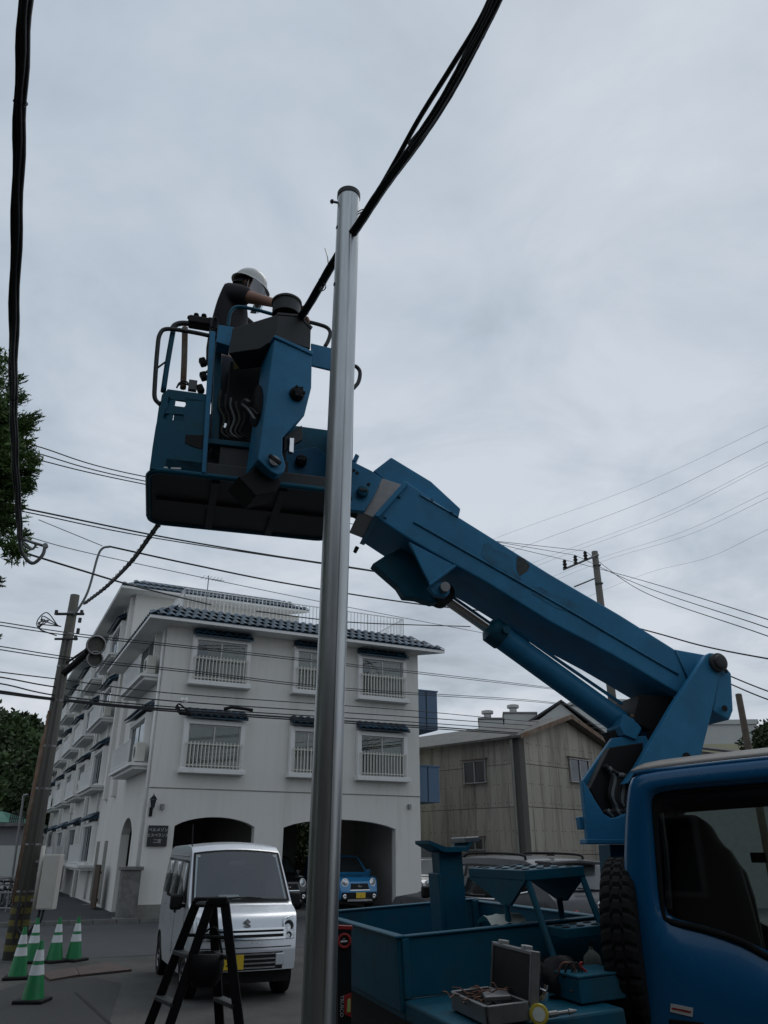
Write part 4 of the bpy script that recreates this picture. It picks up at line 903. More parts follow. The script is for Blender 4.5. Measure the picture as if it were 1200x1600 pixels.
# pale lines high on the right
for k, (u0, v0, v1) in enumerate(((790, 835, 665), (830, 850, 690), (870, 865, 722), (880, 868, 727), (935, 873, 768), (945, 876, 778), (1010, 896, 827))):
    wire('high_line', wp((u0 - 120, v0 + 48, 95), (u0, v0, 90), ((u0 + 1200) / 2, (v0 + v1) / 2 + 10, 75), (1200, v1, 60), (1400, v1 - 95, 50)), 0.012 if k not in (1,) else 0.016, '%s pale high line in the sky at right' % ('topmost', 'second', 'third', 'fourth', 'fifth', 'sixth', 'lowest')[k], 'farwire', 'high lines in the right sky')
wire('street_wire', wp((1130, 1052, 20), (1200, 1080, 19), (1300, 1112, 18)), 0.018, 'upper of two dark wires right of the boom foot')
wire('street_wire', wp((1130, 1064, 20), (1200, 1093, 19), (1300, 1124, 18)), 0.018, 'lower of two dark wires right of the boom foot')
# ================================================================== VEHICLES ON THE GROUND
mk('carglass', (0.035, 0.042, 0.043), 0.06, var=0.1, scale=2, coat=0.6, spec=0.8)
mk('paleglass', (0.050, 0.058, 0.060), 0.12, var=0.25, scale=2.2, spec=0.5)
def interp(pts, x):
    if x <= pts[0][0]: return pts[0][1]
    for (a, b), (c, d) in zip(pts, pts[1:]):
        if x <= c: return b + (d - b) * (x - a) / (c - a) if c > a else d
    return pts[-1][1]
class Car:
    """local frame: nose at x = 0, tail at x = -L, y to the left, z up; parts are made in this frame under a turned Empty"""
    def __init__(s, name, label, cat, pos, head, prof, W, sill, axles, rw, paint, tum=0.11, belt=0.95, taper=0.10, bulge=0.06, crown=0.03, group=None, hole=None):
        s.rz = math.atan2(head.y, head.x); s.e = thing(name, V(pos), label, cat, group, s.rz); ORG[s.e.name] = V((0, 0, 0))
        s.prof, s.W, s.sill, s.ax, s.rw, s.L = prof, W / 2, sill, axles, rw, -prof[0][0]
        s.tum, s.belt, s.taper, s.bulge, s.crown = tum, belt, taper, bulge, crown
        s.hole = hole; s.top = max(z for x, z in prof); s.body(paint)
    def hw(s, x, z):
        w = s.W - s.tum * max(0.0, (z - s.belt) / (s.top - s.belt)) ** 1.15 - 0.04 * max(0.0, (0.45 - z) / 0.3)
        if x > -0.35: w *= 1 - s.taper * ((x + 0.35) / 0.35) ** 2
        if x < -s.L + 0.3: w *= 1 - 0.05 * ((-s.L + 0.3 - x) / 0.3) ** 2
        return w
    def D(s, x, y, z):
        h = s.hw(x, z); q = max(0.0, 1 - (y / h) ** 2)
        fx = max(0.0, min(1.0, (x + 0.9) / 0.9)) ** 1.5 - 0.5 * max(0.0, min(1.0, (-s.L + 0.5 - x) / 0.5))
        return V((x + s.bulge * q * fx, y, z + s.crown * q * max(0.0, min(1.0, (z - 1.05) / 0.4))))
    def body(s, paint):
        px_ = [p[0] for p in s.prof]; xs = sorted(px_ + [x for x in [round(-s.L + i * s.L / 64, 3) for i in range(65)] if min(abs(x - q) for q in px_) > 0.022]); M = 9
        zb = lambda x: max([s.sill + (0.10 * max(0, (x + 0.5) / 0.5) if x > -0.5 else 0)] + [s.rw + math.sqrt(max(0, (s.rw * 1.2) ** 2 - (x - a) ** 2)) if abs(x - a) < s.rw * 1.2 else 0 for a in s.ax])
        cols = []
        for x in xs:
            a, b = zb(x), interp(s.prof, x); b = max(b, a + 0.02); cols.append([(x, a + (b - a) * k / M) for k in range(M + 1)])
        m = MB()
        for sg_ in (1, -1): m.grid([[s.D(x, sg_ * s.hw(x, z), z) for x, z in c] for c in cols])
        N_ = 16 if s.hole else 8
        top = [[s.D(c[-1][0], s.hw(*c[-1]) * (1 - 2 * j / N_), c[-1][1]) for j in range(N_ + 1)] for c in cols]
        for i in range(len(cols) - 1):
            xm = (cols[i][0][0] + cols[i + 1][0][0]) / 2
            for j in range(N_):
                if not (s.hole and s.hole[0] < xm < s.hole[1] and 0 < j < N_ - 1): m.add([top[i][j], top[i][j + 1], top[i + 1][j + 1], top[i + 1][j]], [(0, 1, 2, 3)])
        for c in (cols[0], cols[-1]): m.grid([[s.D(x, s.hw(x, z) * (1 - 2 * j / N_), z) for j in range(N_ + 1)] for x, z in c])
        o = m.build('body', paint, s.e); bm = bmesh.new(); bm.from_mesh(o.data); bmesh.ops.remove_doubles(bm, verts=bm.verts, dist=0.0015); bmesh.ops.recalc_face_normals(bm, faces=bm.faces)
        bw = bm.edges.layers.float.new('bevel_weight_edge')
        for e_ in bm.edges:                                   # round only the shoulders, where roof and bonnet meet the flanks
            if len(e_.link_faces) == 2 and e_.calc_face_angle(0) > rad(40) and all(abs(q.co.y) > s.hw(q.co.x, q.co.z) * 0.985 for q in e_.verts): e_[bw] = 1.0
        bm.to_mesh(o.data); bm.free()
        finish(o, True, 0.03, 3); s.o = o; o.modifiers['bevel'].limit_method = 'WEIGHT'
        MB().box(V((-s.L / 2, 0, (s.sill + 0.32) / 2 + 0.08)), (s.L * 0.94, s.W * 1.72, 0.34)).build('underbody', 'black', s.e)
        for a in s.ax:
            for sg_ in (1, -1): s.wheel(a, sg_)
    def wheel(s, x, sg_):
        c = V((x, sg_ * (s.W - 0.105), s.rw)); ax = V((0, sg_, 0)); r = s.rw
        wv = MB().lathe(c, ax, [(r * 0.62, -0.10), (r * 0.93, -0.095), (r, -0.06), (r, 0.06), (r * 0.93, 0.09), (r * 0.66, 0.095), (r * 0.62, 0.07)], 32, caps=False).build('wheel', 'rubber', s.e, smooth='auto')
        MB().lathe(c, ax, [(r * 0.64, 0.06), (r * 0.62, 0.085), (r * 0.56, 0.06), (r * 0.2, 0.075), (0.02, 0.08)], 24, caps=False).build('rim', 'dullmetal', wv, smooth='auto')
        m = MB()
        for k in range(8):
            an = k * math.pi / 4; m.box(c + ax * 0.072 + V((math.cos(an), 0, math.sin(an))) * r * 0.4, (r * 0.16, 0.02, r * 0.10), (V((math.cos(an), 0, math.sin(an))), ax, V((-math.sin(an), 0, math.cos(an)))))
        m.build('rim_slot', 'black', wv)
    def side(s, sg_, pts, mat, name='side_window', off=0.006, parent=None, th=0.012):
        P = []
        n = len(pts)
        for i in range(n):
            (x0, z0), (x1, z1) = pts[i], pts[(i + 1) % n]
            for k in range(3): 
                x, z = x0 + (x1 - x0) * k / 3, z0 + (z1 - z0) * k / 3; P.append(V((x, sg_ * (s.hw(x, z) + off), z)))
        return MB().prism(P, V((0, -sg_ * th, 0))).build(name, mat, parent or s.e, smooth=True)
    def across(s, p0, p1, w0, w1, mat, name, off=0.008, parent=None, inset=0.0):
        """glass or panel spanning the width between two profile points"""
        P = []
        d = V((p1[0] - p0[0], 0, p1[1] - p0[1])); nr = V((-d.z, 0, d.x)).normalized()
        if nr.z < -0.2 or (abs(nr.z) <= 0.2 and nr.x * (p0[0] + s.L / 2) < 0): nr = -nr
        for i in range(5):
            f = i / 4; x, z = p0[0] + (p1[0] - p0[0]) * f, p0[1] + (p1[1] - p0[1]) * f; wv = (w0 + (w1 - w0) * f)
            P.append([s.D(x, wv * (1 - 2 * j / 8), z) + nr * off for j in range(9)])
        return MB().grid(P).build(name, mat, parent or s.e, smooth=True)
    def fx(s, z):
        best = None
        for (a, b), (c, d) in zip(s.prof, s.prof[1:]):
            if a >= -1.2 and (b - z) * (d - z) <= 0 and b != d: best = a + (c - a) * (z - b) / (d - b)
        return 0.0 if best is None else best
    def front(s, yz, mat, name, off=0.012, th=0.03, parent=None, bevel=0):
        """patch laid on the nose: corners (y, z) lower edge first, then upper edge backwards"""
        a, b, c = yz[0], yz[1], yz[2]; d = yz[-1]; NY = 10 if abs(b[0] - a[0]) > 0.3 else 4; NZ = 4
        def pt(f, g, o):
            y0, z0 = a[0] + (b[0] - a[0]) * f, a[1] + (b[1] - a[1]) * f; y1, z1 = d[0] + (c[0] - d[0]) * f, d[1] + (c[1] - d[1]) * f
            y, z = y0 + (y1 - y0) * g, z0 + (z1 - z0) * g; return s.D(s.fx(z), y, z) + V((o, 0, o * 0.2))
        F = [[pt(i / NY, k / NZ, off) for i in range(NY + 1)] for k in range(NZ + 1)]; Bk = [[p + V((-th, 0, 0)) for p in r] for r in F]
        m = MB(); m.grid(F); m.grid(Bk); m.grid([F[0], Bk[0]]); m.grid([F[-1], Bk[-1]]); m.grid([[r[0] for r in F], [r[0] for r in Bk]]); m.grid([[r[-1] for r in F], [r[-1] for r in Bk]])
        o = m.build(name, mat, parent or s.e); bm = bmesh.new(); bm.from_mesh(o.data); bmesh.ops.remove_doubles(bm, verts=bm.verts, dist=0.0005); bmesh.ops.recalc_face_normals(bm, faces=bm.faces); bm.to_mesh(o.data); bm.free()
        finish(o, 'auto', bevel); return o
    def mirror(s, x, z, mat='black', sc=1.0):
        for sg_ in (1, -1):
            c = V((x, sg_ * (s.hw(x, z) + 0.13 * sc), z))
            mo = MB().box(c, (0.09 * sc, 0.17 * sc, 0.20 * sc)).build('mirror', mat, s.e, smooth=True, bevel=0.04 * sc, seg=3)
            MB().box(V((x, sg_ * (s.hw(x, z) + 0.03), z - 0.05)), (0.06, 0.12, 0.05)).build('mirror_arm', 'black', mo)
    def plate(s, y, z, txt, small, front=True, wd=0.33, hg=0.165, off=0.03):
        x = s.D(0, y, z).x + off; p = MB().box(V((x, y, z)), (0.012, wd, hg)).build('number_plate', 'plate', s.e)
        M = frame(V((x + 0.009, y, z - 0.025)), Y_, Z_, X_)
        lettering(txt, 0.105, p, M, 'black'); 
        if small: lettering(small, 0.048, p, frame(V((x + 0.009, y, z + 0.052)), Y_, Z_, X_), 'black')

# ---------------- white kei van
vb = rad(22); vhead = V((math.sin(vb), -math.cos(vb), 0)); vlat = V((math.cos(vb), math.sin(vb), 0))
vpos = G(434, 1551) + vhead * 0.55 - vlat * 0.62
vp = [(-3.39, 1.55), (-3.36, 1.72), (-3.25, 1.82), (-2.9, 1.865), (-1.5, 1.875), (-1.12, 1.84), (-0.98, 1.77), (-0.94, 1.735), (-0.45, 1.135), (-0.41, 1.10), (-0.14, 1.00), (-0.07, 0.93), (-0.03, 0.76), (0.0, 0.60)]
van = Car('kei_van', 'silver-white kei van parked behind the black stepladder', 'van', vpos, vhead, vp, 1.475, 0.25, (-0.55, -2.98), 0.29, 'vanwhite', tum=0.10, belt=1.0, taper=0.07, bulge=0.07, crown=0.045, hole=(-0.93, -0.46))
van.across((-0.965, 1.755), (-0.44, 1.125), 0.635, 0.695, 'black', 'windscreen_seal', 0.004)
bpy.data.objects.remove(van.e.children[-1])
m = MB()
for f0, f1, w0, w1 in ((0.0, 0.045, 0, 0), (0.955, 1.0, 0, 0)):
    m.grid([[van.D(-0.965 + 0.525 * f, (0.635 + 0.06 * f) * (1 - 2 * j / 8), 1.755 - 0.63 * f) + V((0.012, 0, 0.010)) for j in range(9)] for f in (f0, f1)])
for sg_ in (1, -1): m.grid([[van.D(-0.965 + 0.525 * f, sg_ * (0.635 + 0.06 * f - o), 1.755 - 0.63 * f) + V((0.012, 0, 0.010)) for o in (0, 0.035)] for f in (0, 0.25, 0.5, 0.75, 1)])
m.build('windscreen_seal', 'black', van.e)
ws = van.across((-0.945, 1.735), (-0.455, 1.145), 0.615, 0.675, 'windscreen', 'windscreen', 0.012)
# what shows through it: lining, dashboard, wheel, two seats
m = MB(); 
for sg_ in (1, -1): m.poly([V((-0.5, sg_ * 0.66, 0.6)), V((-3.2, sg_ * 0.66, 0.6)), V((-3.2, sg_ * 0.585, 1.76)), V((-1.0, sg_ * 0.585, 1.76)), V((-0.5, sg_ * 0.655, 1.15))])
m.poly([V((-1.0, 0.58, 1.765)), V((-3.2, 0.58, 1.765)), V((-3.2, -0.58, 1.765)), V((-1.0, -0.58, 1.765))]); m.poly([V((-3.2, 0.6, 0.6)), V((-3.2, -0.6, 0.6)), V((-3.2, -0.58, 1.76)), V((-3.2, 0.58, 1.76))])
m.build('cabin_lining', 'palewall', van.e, normals=False)
MB().box2((-0.9, -0.64, 0.75), (-0.46, 0.64, 1.12)).build('dashboard', 'darkgrey', van.e, bevel=0.04)
for y in (-0.33, 0.33):
    MB().box(V((-1.55, y, 1.12)), (0.14, 0.46, 0.62)).build('seat', 'seat', van.e, smooth=True, bevel=0.05, seg=3); MB().box(V((-1.55, y, 1.52)), (0.09, 0.26, 0.17)).build('headrest', 'seat', van.e, smooth=True, bevel=0.04, seg=3)
MB().torus(V((-0.92, -0.33, 1.20)), V((0.75, 0, 0.65)), 0.18, 0.016, 24, 6).build('steering_wheel', 'black', van.e, smooth=True)
for sg_ in (1, -1):
    van.side(sg_, [(-3.28, 1.16), (-1.02, 1.12), (-0.62, 1.12), (-1.02, 1.66), (-3.2, 1.70)], 'black', 'window_surround', 0.004)
    for pts in ([(-3.22, 1.20), (-2.42, 1.18), (-2.42, 1.66), (-3.16, 1.66)], [(-2.36, 1.18), (-1.62, 1.16), (-1.62, 1.64), (-2.36, 1.66)], [(-1.54, 1.16), (-0.90, 1.15), (-1.05, 1.62), (-1.54, 1.64)]):
        van.side(sg_, pts, 'carglass', 'side_window', 0.009)
    van.side(sg_, [(-1.6, 0.96), (-1.46, 0.96), (-1.46, 1.02), (-1.6, 1.02)], 'black', 'door_handle', 0.015)
    van.side(sg_, [(-1.59, 0.45), (-1.575, 0.45), (-1.575, 1.12), (-1.59, 1.12)], 'black', 'door_seam', 0.002)
    van.side(sg_, [(-0.66, 0.62), (-0.645, 0.62), (-0.645, 1.1), (-0.66, 1.1)], 'black', 'door_seam', 0.002)
    van.side(sg_, [(-3.1, 1.735), (-1.15, 1.715), (-1.15, 1.73), (-3.1, 1.75)], 'alu', 'roof_gutter', 0.012)
van.mirror(-0.72, 1.14)
van.front([(-0.52, 0.70), (0.52, 0.70), (0.55, 0.82), (-0.55, 0.82)], 'black', 'grille', 0.006)
for z in (0.705, 0.765, 0.815): van.front([(-0.53, z), (0.53, z), (0.53, z + 0.024), (-0.53, z + 0.024)], 'chrome', 'grille_bar', 0.024, 0.03)
for sg_ in (1, -1):
    hl = van.front([(sg_ * 0.50, 0.70), (sg_ * 0.665, 0.70), (sg_ * 0.665, 0.985), (sg_ * 0.50, 0.94)], 'lens', 'headlight', 0.016, 0.06, bevel=0.008)
    for z, r in ((0.86, 0.066), (0.75, 0.04)):
        c = van.D(van.fx(z), sg_ * 0.585, z); MB().lathe(c + V((0.006, 0, 0)), X_, [(r, 0), (r, 0.014), (r * 0.8, 0.017), (r * 0.3, 0.006), (0.005, 0.006)], 18, caps=False).build('lamp_ring', 'paleglass', hl, smooth='auto')
    van.front([(sg_ * 0.40, 0.40), (sg_ * 0.52, 0.40), (sg_ * 0.52, 0.54), (sg_ * 0.40, 0.54)], 'vanwhite', 'bumper_corner', 0.02, bevel=0.01)
van.front([(-0.5, 0.36), (0.5, 0.36), (0.5, 0.56), (-0.5, 0.56)], 'black', 'lower_grille', 0.006)
for z in (0.375, 0.425, 0.475, 0.53): van.front([(-0.46, z), (0.40, z), (0.40, z + 0.018), (-0.46, z + 0.018)], 'chrome', 'lower_bar', 0.018, 0.02)
van.front([(-0.62, 0.61), (0.62, 0.61), (0.62, 0.622), (-0.62, 0.622)], 'black', 'bumper_seam', 0.004, 0.01)
# S-shaped badge
x = van.D(van.fx(0.89), 0, 0.89).x + 0.012
m = MB()
for pts in ([(-0.055, 0.91), (0, 0.955), (0.05, 0.915), (0.022, 0.905), (0.0, 0.92), (-0.012, 0.905), (0.052, 0.86), (0.04, 0.85)], [(0.055, 0.87), (0, 0.825), (-0.05, 0.865), (-0.022, 0.875), (0.0, 0.86), (0.012, 0.875), (-0.052, 0.92), (-0.04, 0.93)]):
    m.prism([V((x, y, z)) for y, z in pts], V((-0.012, 0, 0)))
m.build('badge', 'carpaint_silver', van.e)
van.plate(-0.20, 0.46, '-82', '490', off=0.03)
for sg_ in (-1, 1):
    y0 = 0.10 if sg_ > 0 else -0.05
    MB().tube([V((-0.36, y0 + 0.28, 1.165)), V((-0.40, y0, 1.195)), V((-0.40, y0 - 0.36, 1.18))], 0.009, 5).build('wiper', 'black', van.e)
MB().tube([V((-1.25, -0.62, 1.84)), V((-1.36, -0.62, 2.16))], 0.008, 5).build('aerial', 'black', van.e)
MB().box(V((-0.93, 0.0, 1.62)), (0.04, 0.24, 0.07)).build('inner_mirror', 'darkgrey', van.e, bevel=0.015)
for y in (-0.56, 0.56): MB().lathe(van.D(-0.93, y, 1.70) + V((0.012, 0, 0.012)), V((0.6, 0, 0.75)), [(0.025, 0), (0.025, 0.003)], 14).build('inspection_sticker', 'sticker', van.e)
MB().poly([V((-0.56, 0.02, 1.16)), V((-0.56, -0.30, 1.16)), V((-0.66, -0.28, 1.22)), V((-0.66, 0.0, 1.22))]).build('paper', 'paper', van.e, normals=False)

# ---------------- grey SUV behind the deck
shd = AZ(-33); sleft = V((-shd.y, shd.x, 0))
rear_left = PY(866, 1410, 13.0); rear_left.z = 0
spos = rear_left + shd * 4.55 - sleft * 0.88
sp_ = [(-4.6, 0.98), (-4.57, 1.08), (-4.42, 1.2), (-4.02, 1.60), (-3.8, 1.655), (-3.0, 1.69), (-2.2, 1.69), (-1.85, 1.64), (-1.1, 1.12), (-1.0, 1.09), (-0.3, 1.0), (-0.08, 0.85), (0, 0.6)]
suv = Car('suv', 'dark grey SUV behind the blue truck deck, tail to the right', 'car', spos, shd, sp_, 1.85, 0.3, (-0.9, -3.6), 0.36, 'carpaint_dark', tum=0.17, belt=1.03, bulge=0.08, crown=0.03)
for sg_ in (1, -1):
    suv.side(sg_, [(-4.05, 1.22), (-3.2, 1.08), (-1.2, 1.08), (-1.9, 1.56), (-2.4, 1.60), (-3.7, 1.57)], 'black', 'window_surround', 0.004)
    for pts in ([(-3.85, 1.27), (-3.3, 1.14), (-3.3, 1.53), (-3.62, 1.52)], [(-3.22, 1.12), (-2.42, 1.12), (-2.42, 1.56), (-3.22, 1.54)], [(-2.34, 1.12), (-1.35, 1.12), (-1.95, 1.53), (-2.34, 1.56)]):
        suv.side(sg_, pts, 'carglass', 'side_window', 0.009)
    P = [V((x, sg_ * 0.66, z)) for x, z in ((-3.75, 1.66), (-3.6, 1.74), (-2.4, 1.765), (-2.1, 1.70))]
    MB().tube(smoothpath(P, 5), 0.022, 6).build('roof_rail', 'black', suv.e, smooth=True)
    tl_ = MB().prism([V((x, sg_ * y, z)) for x, y, z in ((-4.62, 0.48, 0.98), (-4.55, 0.86, 1.00), (-4.2, 0.925, 1.02), (-4.3, 0.92, 0.93), (-4.6, 0.84, 0.90), (-4.65, 0.48, 0.92))], V((0.03, sg_ * -0.02, 0.0))).build('tail_light', 'redlens', suv.e, bevel=0.01)
for sg_ in (1, -1): suv.side(sg_, [(-4.0, 1.19), (-3.2, 1.055), (-1.25, 1.055), (-1.25, 1.085), (-3.2, 1.085), (-4.0, 1.215)], 'chrome', 'window_strip', 0.012)
suv.mirror(-1.45, 1.12)
P = []
for f in (0, 0.5, 1): P.append([V((-4.43 + 0.38 * f, (0.70 - 0.08 * f) * (1 - 2 * j / 8), 1.20 + 0.36 * f)) + V((-0.035 * (1 - (1 - j / 4) ** 2), 0, 0.03)) for j in range(9)])
MB().grid(P).build('rear_window', 'paleglass', suv.e, smooth=True)
MB().prism([V((-3.95, 0.66, 1.655)), V((-4.24, 0.58, 1.635)), V((-4.30, 0, 1.665)), V((-4.24, -0.58, 1.635)), V((-3.95, -0.66, 1.655))], V((0, 0, -0.05))).build('spoiler', 'carpaint_black', suv.e, bevel=0.012)
MB().tube([V((-4.52, -0.05, 1.23)), V((-4.50, 0.3, 1.26))], 0.012, 5).build('rear_wiper', 'black', suv.e)
m = MB(); c = V((-4.675, 0, 1.02))
for rx, rz_, dz in ((0.085, 0.055, 0), (0.03, 0.05, 0.004), (0.06, 0.02, 0.024)):
    m.tube([c + V((0, rx * math.cos(a), dz + rz_ * math.sin(a))) for a in [2 * math.pi * i / 20 for i in range(21)]], 0.009, 5)
m.build('badge', 'chrome', suv.e)
MB().prism([V((-3.72, -0.02, 1.72)), V((-3.55, -0.02, 1.72)), V((-3.72, -0.02, 1.78))], V((0, 0.04, 0))).build('roof_fin', 'black', suv.e)

# ---------------- cars by the garage
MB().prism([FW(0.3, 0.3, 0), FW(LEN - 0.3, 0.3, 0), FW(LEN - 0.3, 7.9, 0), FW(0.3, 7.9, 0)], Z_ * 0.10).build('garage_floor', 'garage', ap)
kp = [(-3.39, 1.2), (-3.36, 1.45), (-3.2, 1.58), (-2.6, 1.61), (-1.7, 1.60), (-1.45, 1.54), (-0.88, 1.06), (-0.8, 1.02), (-0.3, 0.94), (-0.08, 0.82), (0, 0.55)]
def smallcar(name, label, pos, head, paint, roofmat=None, plate=None, grp=None, lamp='lens', lower='black'):
    c = Car(name, label, 'car', pos, head, kp, 1.475, 0.2, (-0.62, -2.9), 0.29, paint, tum=0.13, belt=0.98, group=grp, taper=0.12, bulge=0.10)
    c.across((-1.43, 1.52), (-0.9, 1.08), 0.56, 0.64, 'carglass', 'windscreen', 0.008)
    for sg_ in (1, -1):
        c.side(sg_, [(-2.9, 1.05), (-1.05, 1.03), (-1.5, 1.47), (-2.8, 1.5)], 'carglass', 'side_window', 0.006)
        z = 0.80; q = c.D(c.fx(z), sg_ * 0.50, z)
        hl = MB().lathe(q + V((-0.02, 0, 0)), V((1, sg_ * 0.25, 0.15)), [(0.115, 0), (0.115, 0.03), (0.095, 0.04), (0.005, 0.05)], 20, caps=False).build('headlight', lamp, c.e, smooth='auto')
        MB().torus(q + V((0.012, 0, 0)), V((1, sg_ * 0.25, 0.15)), 0.115, 0.012, 20, 6).build('lamp_ring', 'chrome', hl)
        q = c.D(0, sg_ * 0.52, 0.38); MB().lathe(q, X_, [(0.075, -0.02), (0.075, 0.015), (0.05, 0.02), (0.005, 0.012)], 16, caps=False).build('fog_lamp', 'chrome', c.e, smooth='auto')
    c.front([(-0.34, 0.58), (0.34, 0.58), (0.30, 0.76), (-0.30, 0.76)], 'black', 'grille', 0.014)
    c.front([(-0.36, 0.555), (0.36, 0.555), (0.34, 0.58), (-0.34, 0.58)], 'chrome', 'grille_trim', 0.02)
    c.front([(-0.64, 0.30), (0.64, 0.30), (0.62, 0.50), (-0.62, 0.50)], lower, 'lower_bumper', 0.008)
    c.front([(-0.46, 0.24), (0.46, 0.24), (0.42, 0.30), (-0.42, 0.30)], 'chrome', 'skid_trim', 0.022)
    MB().torus(c.D(c.fx(0.70), 0, 0.70) + V((0.02, 0, 0)), X_, 0.045, 0.01, 14, 5).build('badge', 'chrome', c.e)
    c.mirror(-1.1, 1.08, paint, 0.9)
    if plate: c.plate(0.0, 0.42, plate, '', off=0.04)
    return c
smallcar('blue_car', 'blue car with yellow plate inside the right garage arch', FW(7.15, 0.35, 0.10), -BL, 'carpaint_blue', plate='1')
smallcar('black_car', 'black car in the garage beside the white van', FW(4.9, 0.9, 0.10), (-BL + BR * 0.1).normalized(), 'carpaint_black', lamp='lens')
smallcar('grey_car', 'dark grey car behind the garage, right of the blue car', FW(9.9, 6.3, 0.0), (-BL - BR * 0.35).normalized(), 'carpaint_dark')
smallcar('silver_car', 'silver car between apartment wall and panel house', FW(10.45, 0.6, 0.0), (-BL - BR * 0.25).normalized(), 'carpaint_silver')
# white wall strip behind the silver car
wl = tag(MB().prism([FW(LEN + 0.1, 4.5, 0), FW(LEN + 5.5, 4.5, 0), FW(LEN + 5.5, 4.5, 1.9), FW(LEN + 0.1, 4.5, 1.9)], BL * 0.15).build('boundary_wall', 'greywall', loc=FW(LEN + 0.1, 4.5)), 'grey boundary wall behind the silver car', 'wall')

# ================================================================== CONES
def cone_parts(parent):
    MB().box(V((0, 0, 0.025)), (0.38, 0.38, 0.05)).build('base', 'black', parent, bevel=0.015)
    R_ = lambda z: 0.138 - 0.115 * (z - 0.05) / 0.66
    def ring(name, z0, z1, mat, o=0.0):
        MB().lathe(V((0, 0, 0)), Z_, [(R_(z0) + o, z0), (R_(z1) + o, z1)], 28, caps=False).build(name, mat, parent, smooth=True)
    ring('body', 0.05, 0.70, 'conegreen')
    ring('white_band', 0.315, 0.43, 'conewhite', 0.003); ring('white_band', 0.475, 0.60, 'conewhite', 0.003)
    MB().lathe(V((0, 0, 0.69)), Z_, [(0.028, 0), (0.025, 0.015), (0.012, 0.015)], 20, caps=False).build('tip', 'conegreen', parent)
cl = ['green and white traffic cone standing nearest the camera', 'green and white traffic cone leaning on the utility pole foot', 'green cone behind the pole-foot cone, leftmost of the back three', 'green cone in the middle of the back three', 'green cone nearest the white van, rightmost of the back three']
first = None
for i, (u, v) in enumerate(((50, 1567), (26, 1530), (48, 1505), (84, 1504), (114, 1502))):
    p = G(u, v); t = thing('traffic_cone', p, cl[i], 'cone', 'green and white traffic cones', 0.3 * i); ORG[t.name] = V((0, 0, 0))
    if first is None: first = t; cone_parts(t)
    else:
        for ch in list(first.children):
            c = ch.copy(); COL.objects.link(c); c.parent = t

# ================================================================== STEPLADDER
LY = 6.0
ld = thing('stepladder', V((-1.25, LY, 0)), 'black folding stepladder in front of the white van', 'ladder')
rails = {}
for nm, top, bot, Yt, Yb in (('A', (308, 1408), (249, 1560), 6.15, 6.25), ('B', (330, 1408), (279, 1560), 5.9, 5.95), ('C', (332, 1408), (341, 1560), 6.12, 6.2), ('D', (351, 1408), (369, 1560), 5.88, 5.9)):
    a, b = PY(*top, Yt), PY(*bot, Yb); d = (b - a).normalized(); e_ = a + d * (a.z / -d.z); rails[nm] = (a, e_)
    sx = V((d.z, 0, -d.x)).normalized()
    MB().box((a + e_) / 2, ((e_ - a).length, 0.028, 0.062), (d, d.cross(sx).normalized(), sx)).build('rail', 'black', ld, bevel=0.006)
    MB().box(e_ + Z_ * 0.03, (0.09, 0.06, 0.06)).build('foot', 'rubber', ld, bevel=0.01)
for pr in ('AB', 'CD'):
    (a0, a1), (b0, b1) = rails[pr[0]], rails[pr[1]]
    for z in (1.12, 0.84, 0.55, 0.27):
        f = (a0.z - z) / (a0.z - a1.z); p = a0.lerp(a1, f); g_ = (b0.z - z) / (b0.z - b1.z); q = b0.lerp(b1, g_); w_ = (q - p).normalized()
        MB().box((p + q) / 2, ((q - p).length, 0.075, 0.028), (w_, w_.cross(Z_).normalized(), Z_)).build('step', 'darkgrey', ld, bevel=0.005)
for nm in 'AC':
    a0, _ = rails[nm]; b0, _ = rails['B' if nm == 'A' else 'D']
    MB().tube([a0 - Z_ * 0.02, b0 - Z_ * 0.02], 0.02, 8).build('hinge_tube', 'black', ld)
for a0 in ('A', 'B'):
    p = rails[a0][0]; q = rails['C' if a0 == 'A' else 'D'][0]
    MB().box((p + q) / 2 + Z_ * 0.0, ((q - p).length + 0.05, 0.05, 0.055), ((q - p).normalized(), Y_, Z_)).build('hinge_plate', 'black', ld, bevel=0.015)
    f = 0.15; p2 = rails[a0][0].lerp(rails[a0][1], f); q2 = rails['C' if a0 == 'A' else 'D'][0].lerp(rails['C' if a0 == 'A' else 'D'][1], f)
    MB().tube([p2, q2], 0.012, 6).build('spreader', 'black', ld)
bg_ = thing('tool_bag', PY(320, 1532, 5.9), 'black rounded bag hanging inside the stepladder', 'bag')
c = PY(321, 1508, 6.0)
MB().lathe(c - Z_ * 0.13, Z_, [(0.02, 0), (0.08, 0.01), (0.115, 0.06), (0.125, 0.13), (0.12, 0.2), (0.10, 0.205), (0.09, 0.14), (0.02, 0.12)], 20, caps=False).build('pouch', 'black', bg_, smooth=True)
MB().tube(smoothpath([c + V((-0.11, 0, 0.06)), c + V((-0.05, 0, 0.17)), c + V((0.05, 0, 0.22)), c + V((0.11, 0, 0.06))], 5), 0.008, 6).build('strap', 'black', bg_)

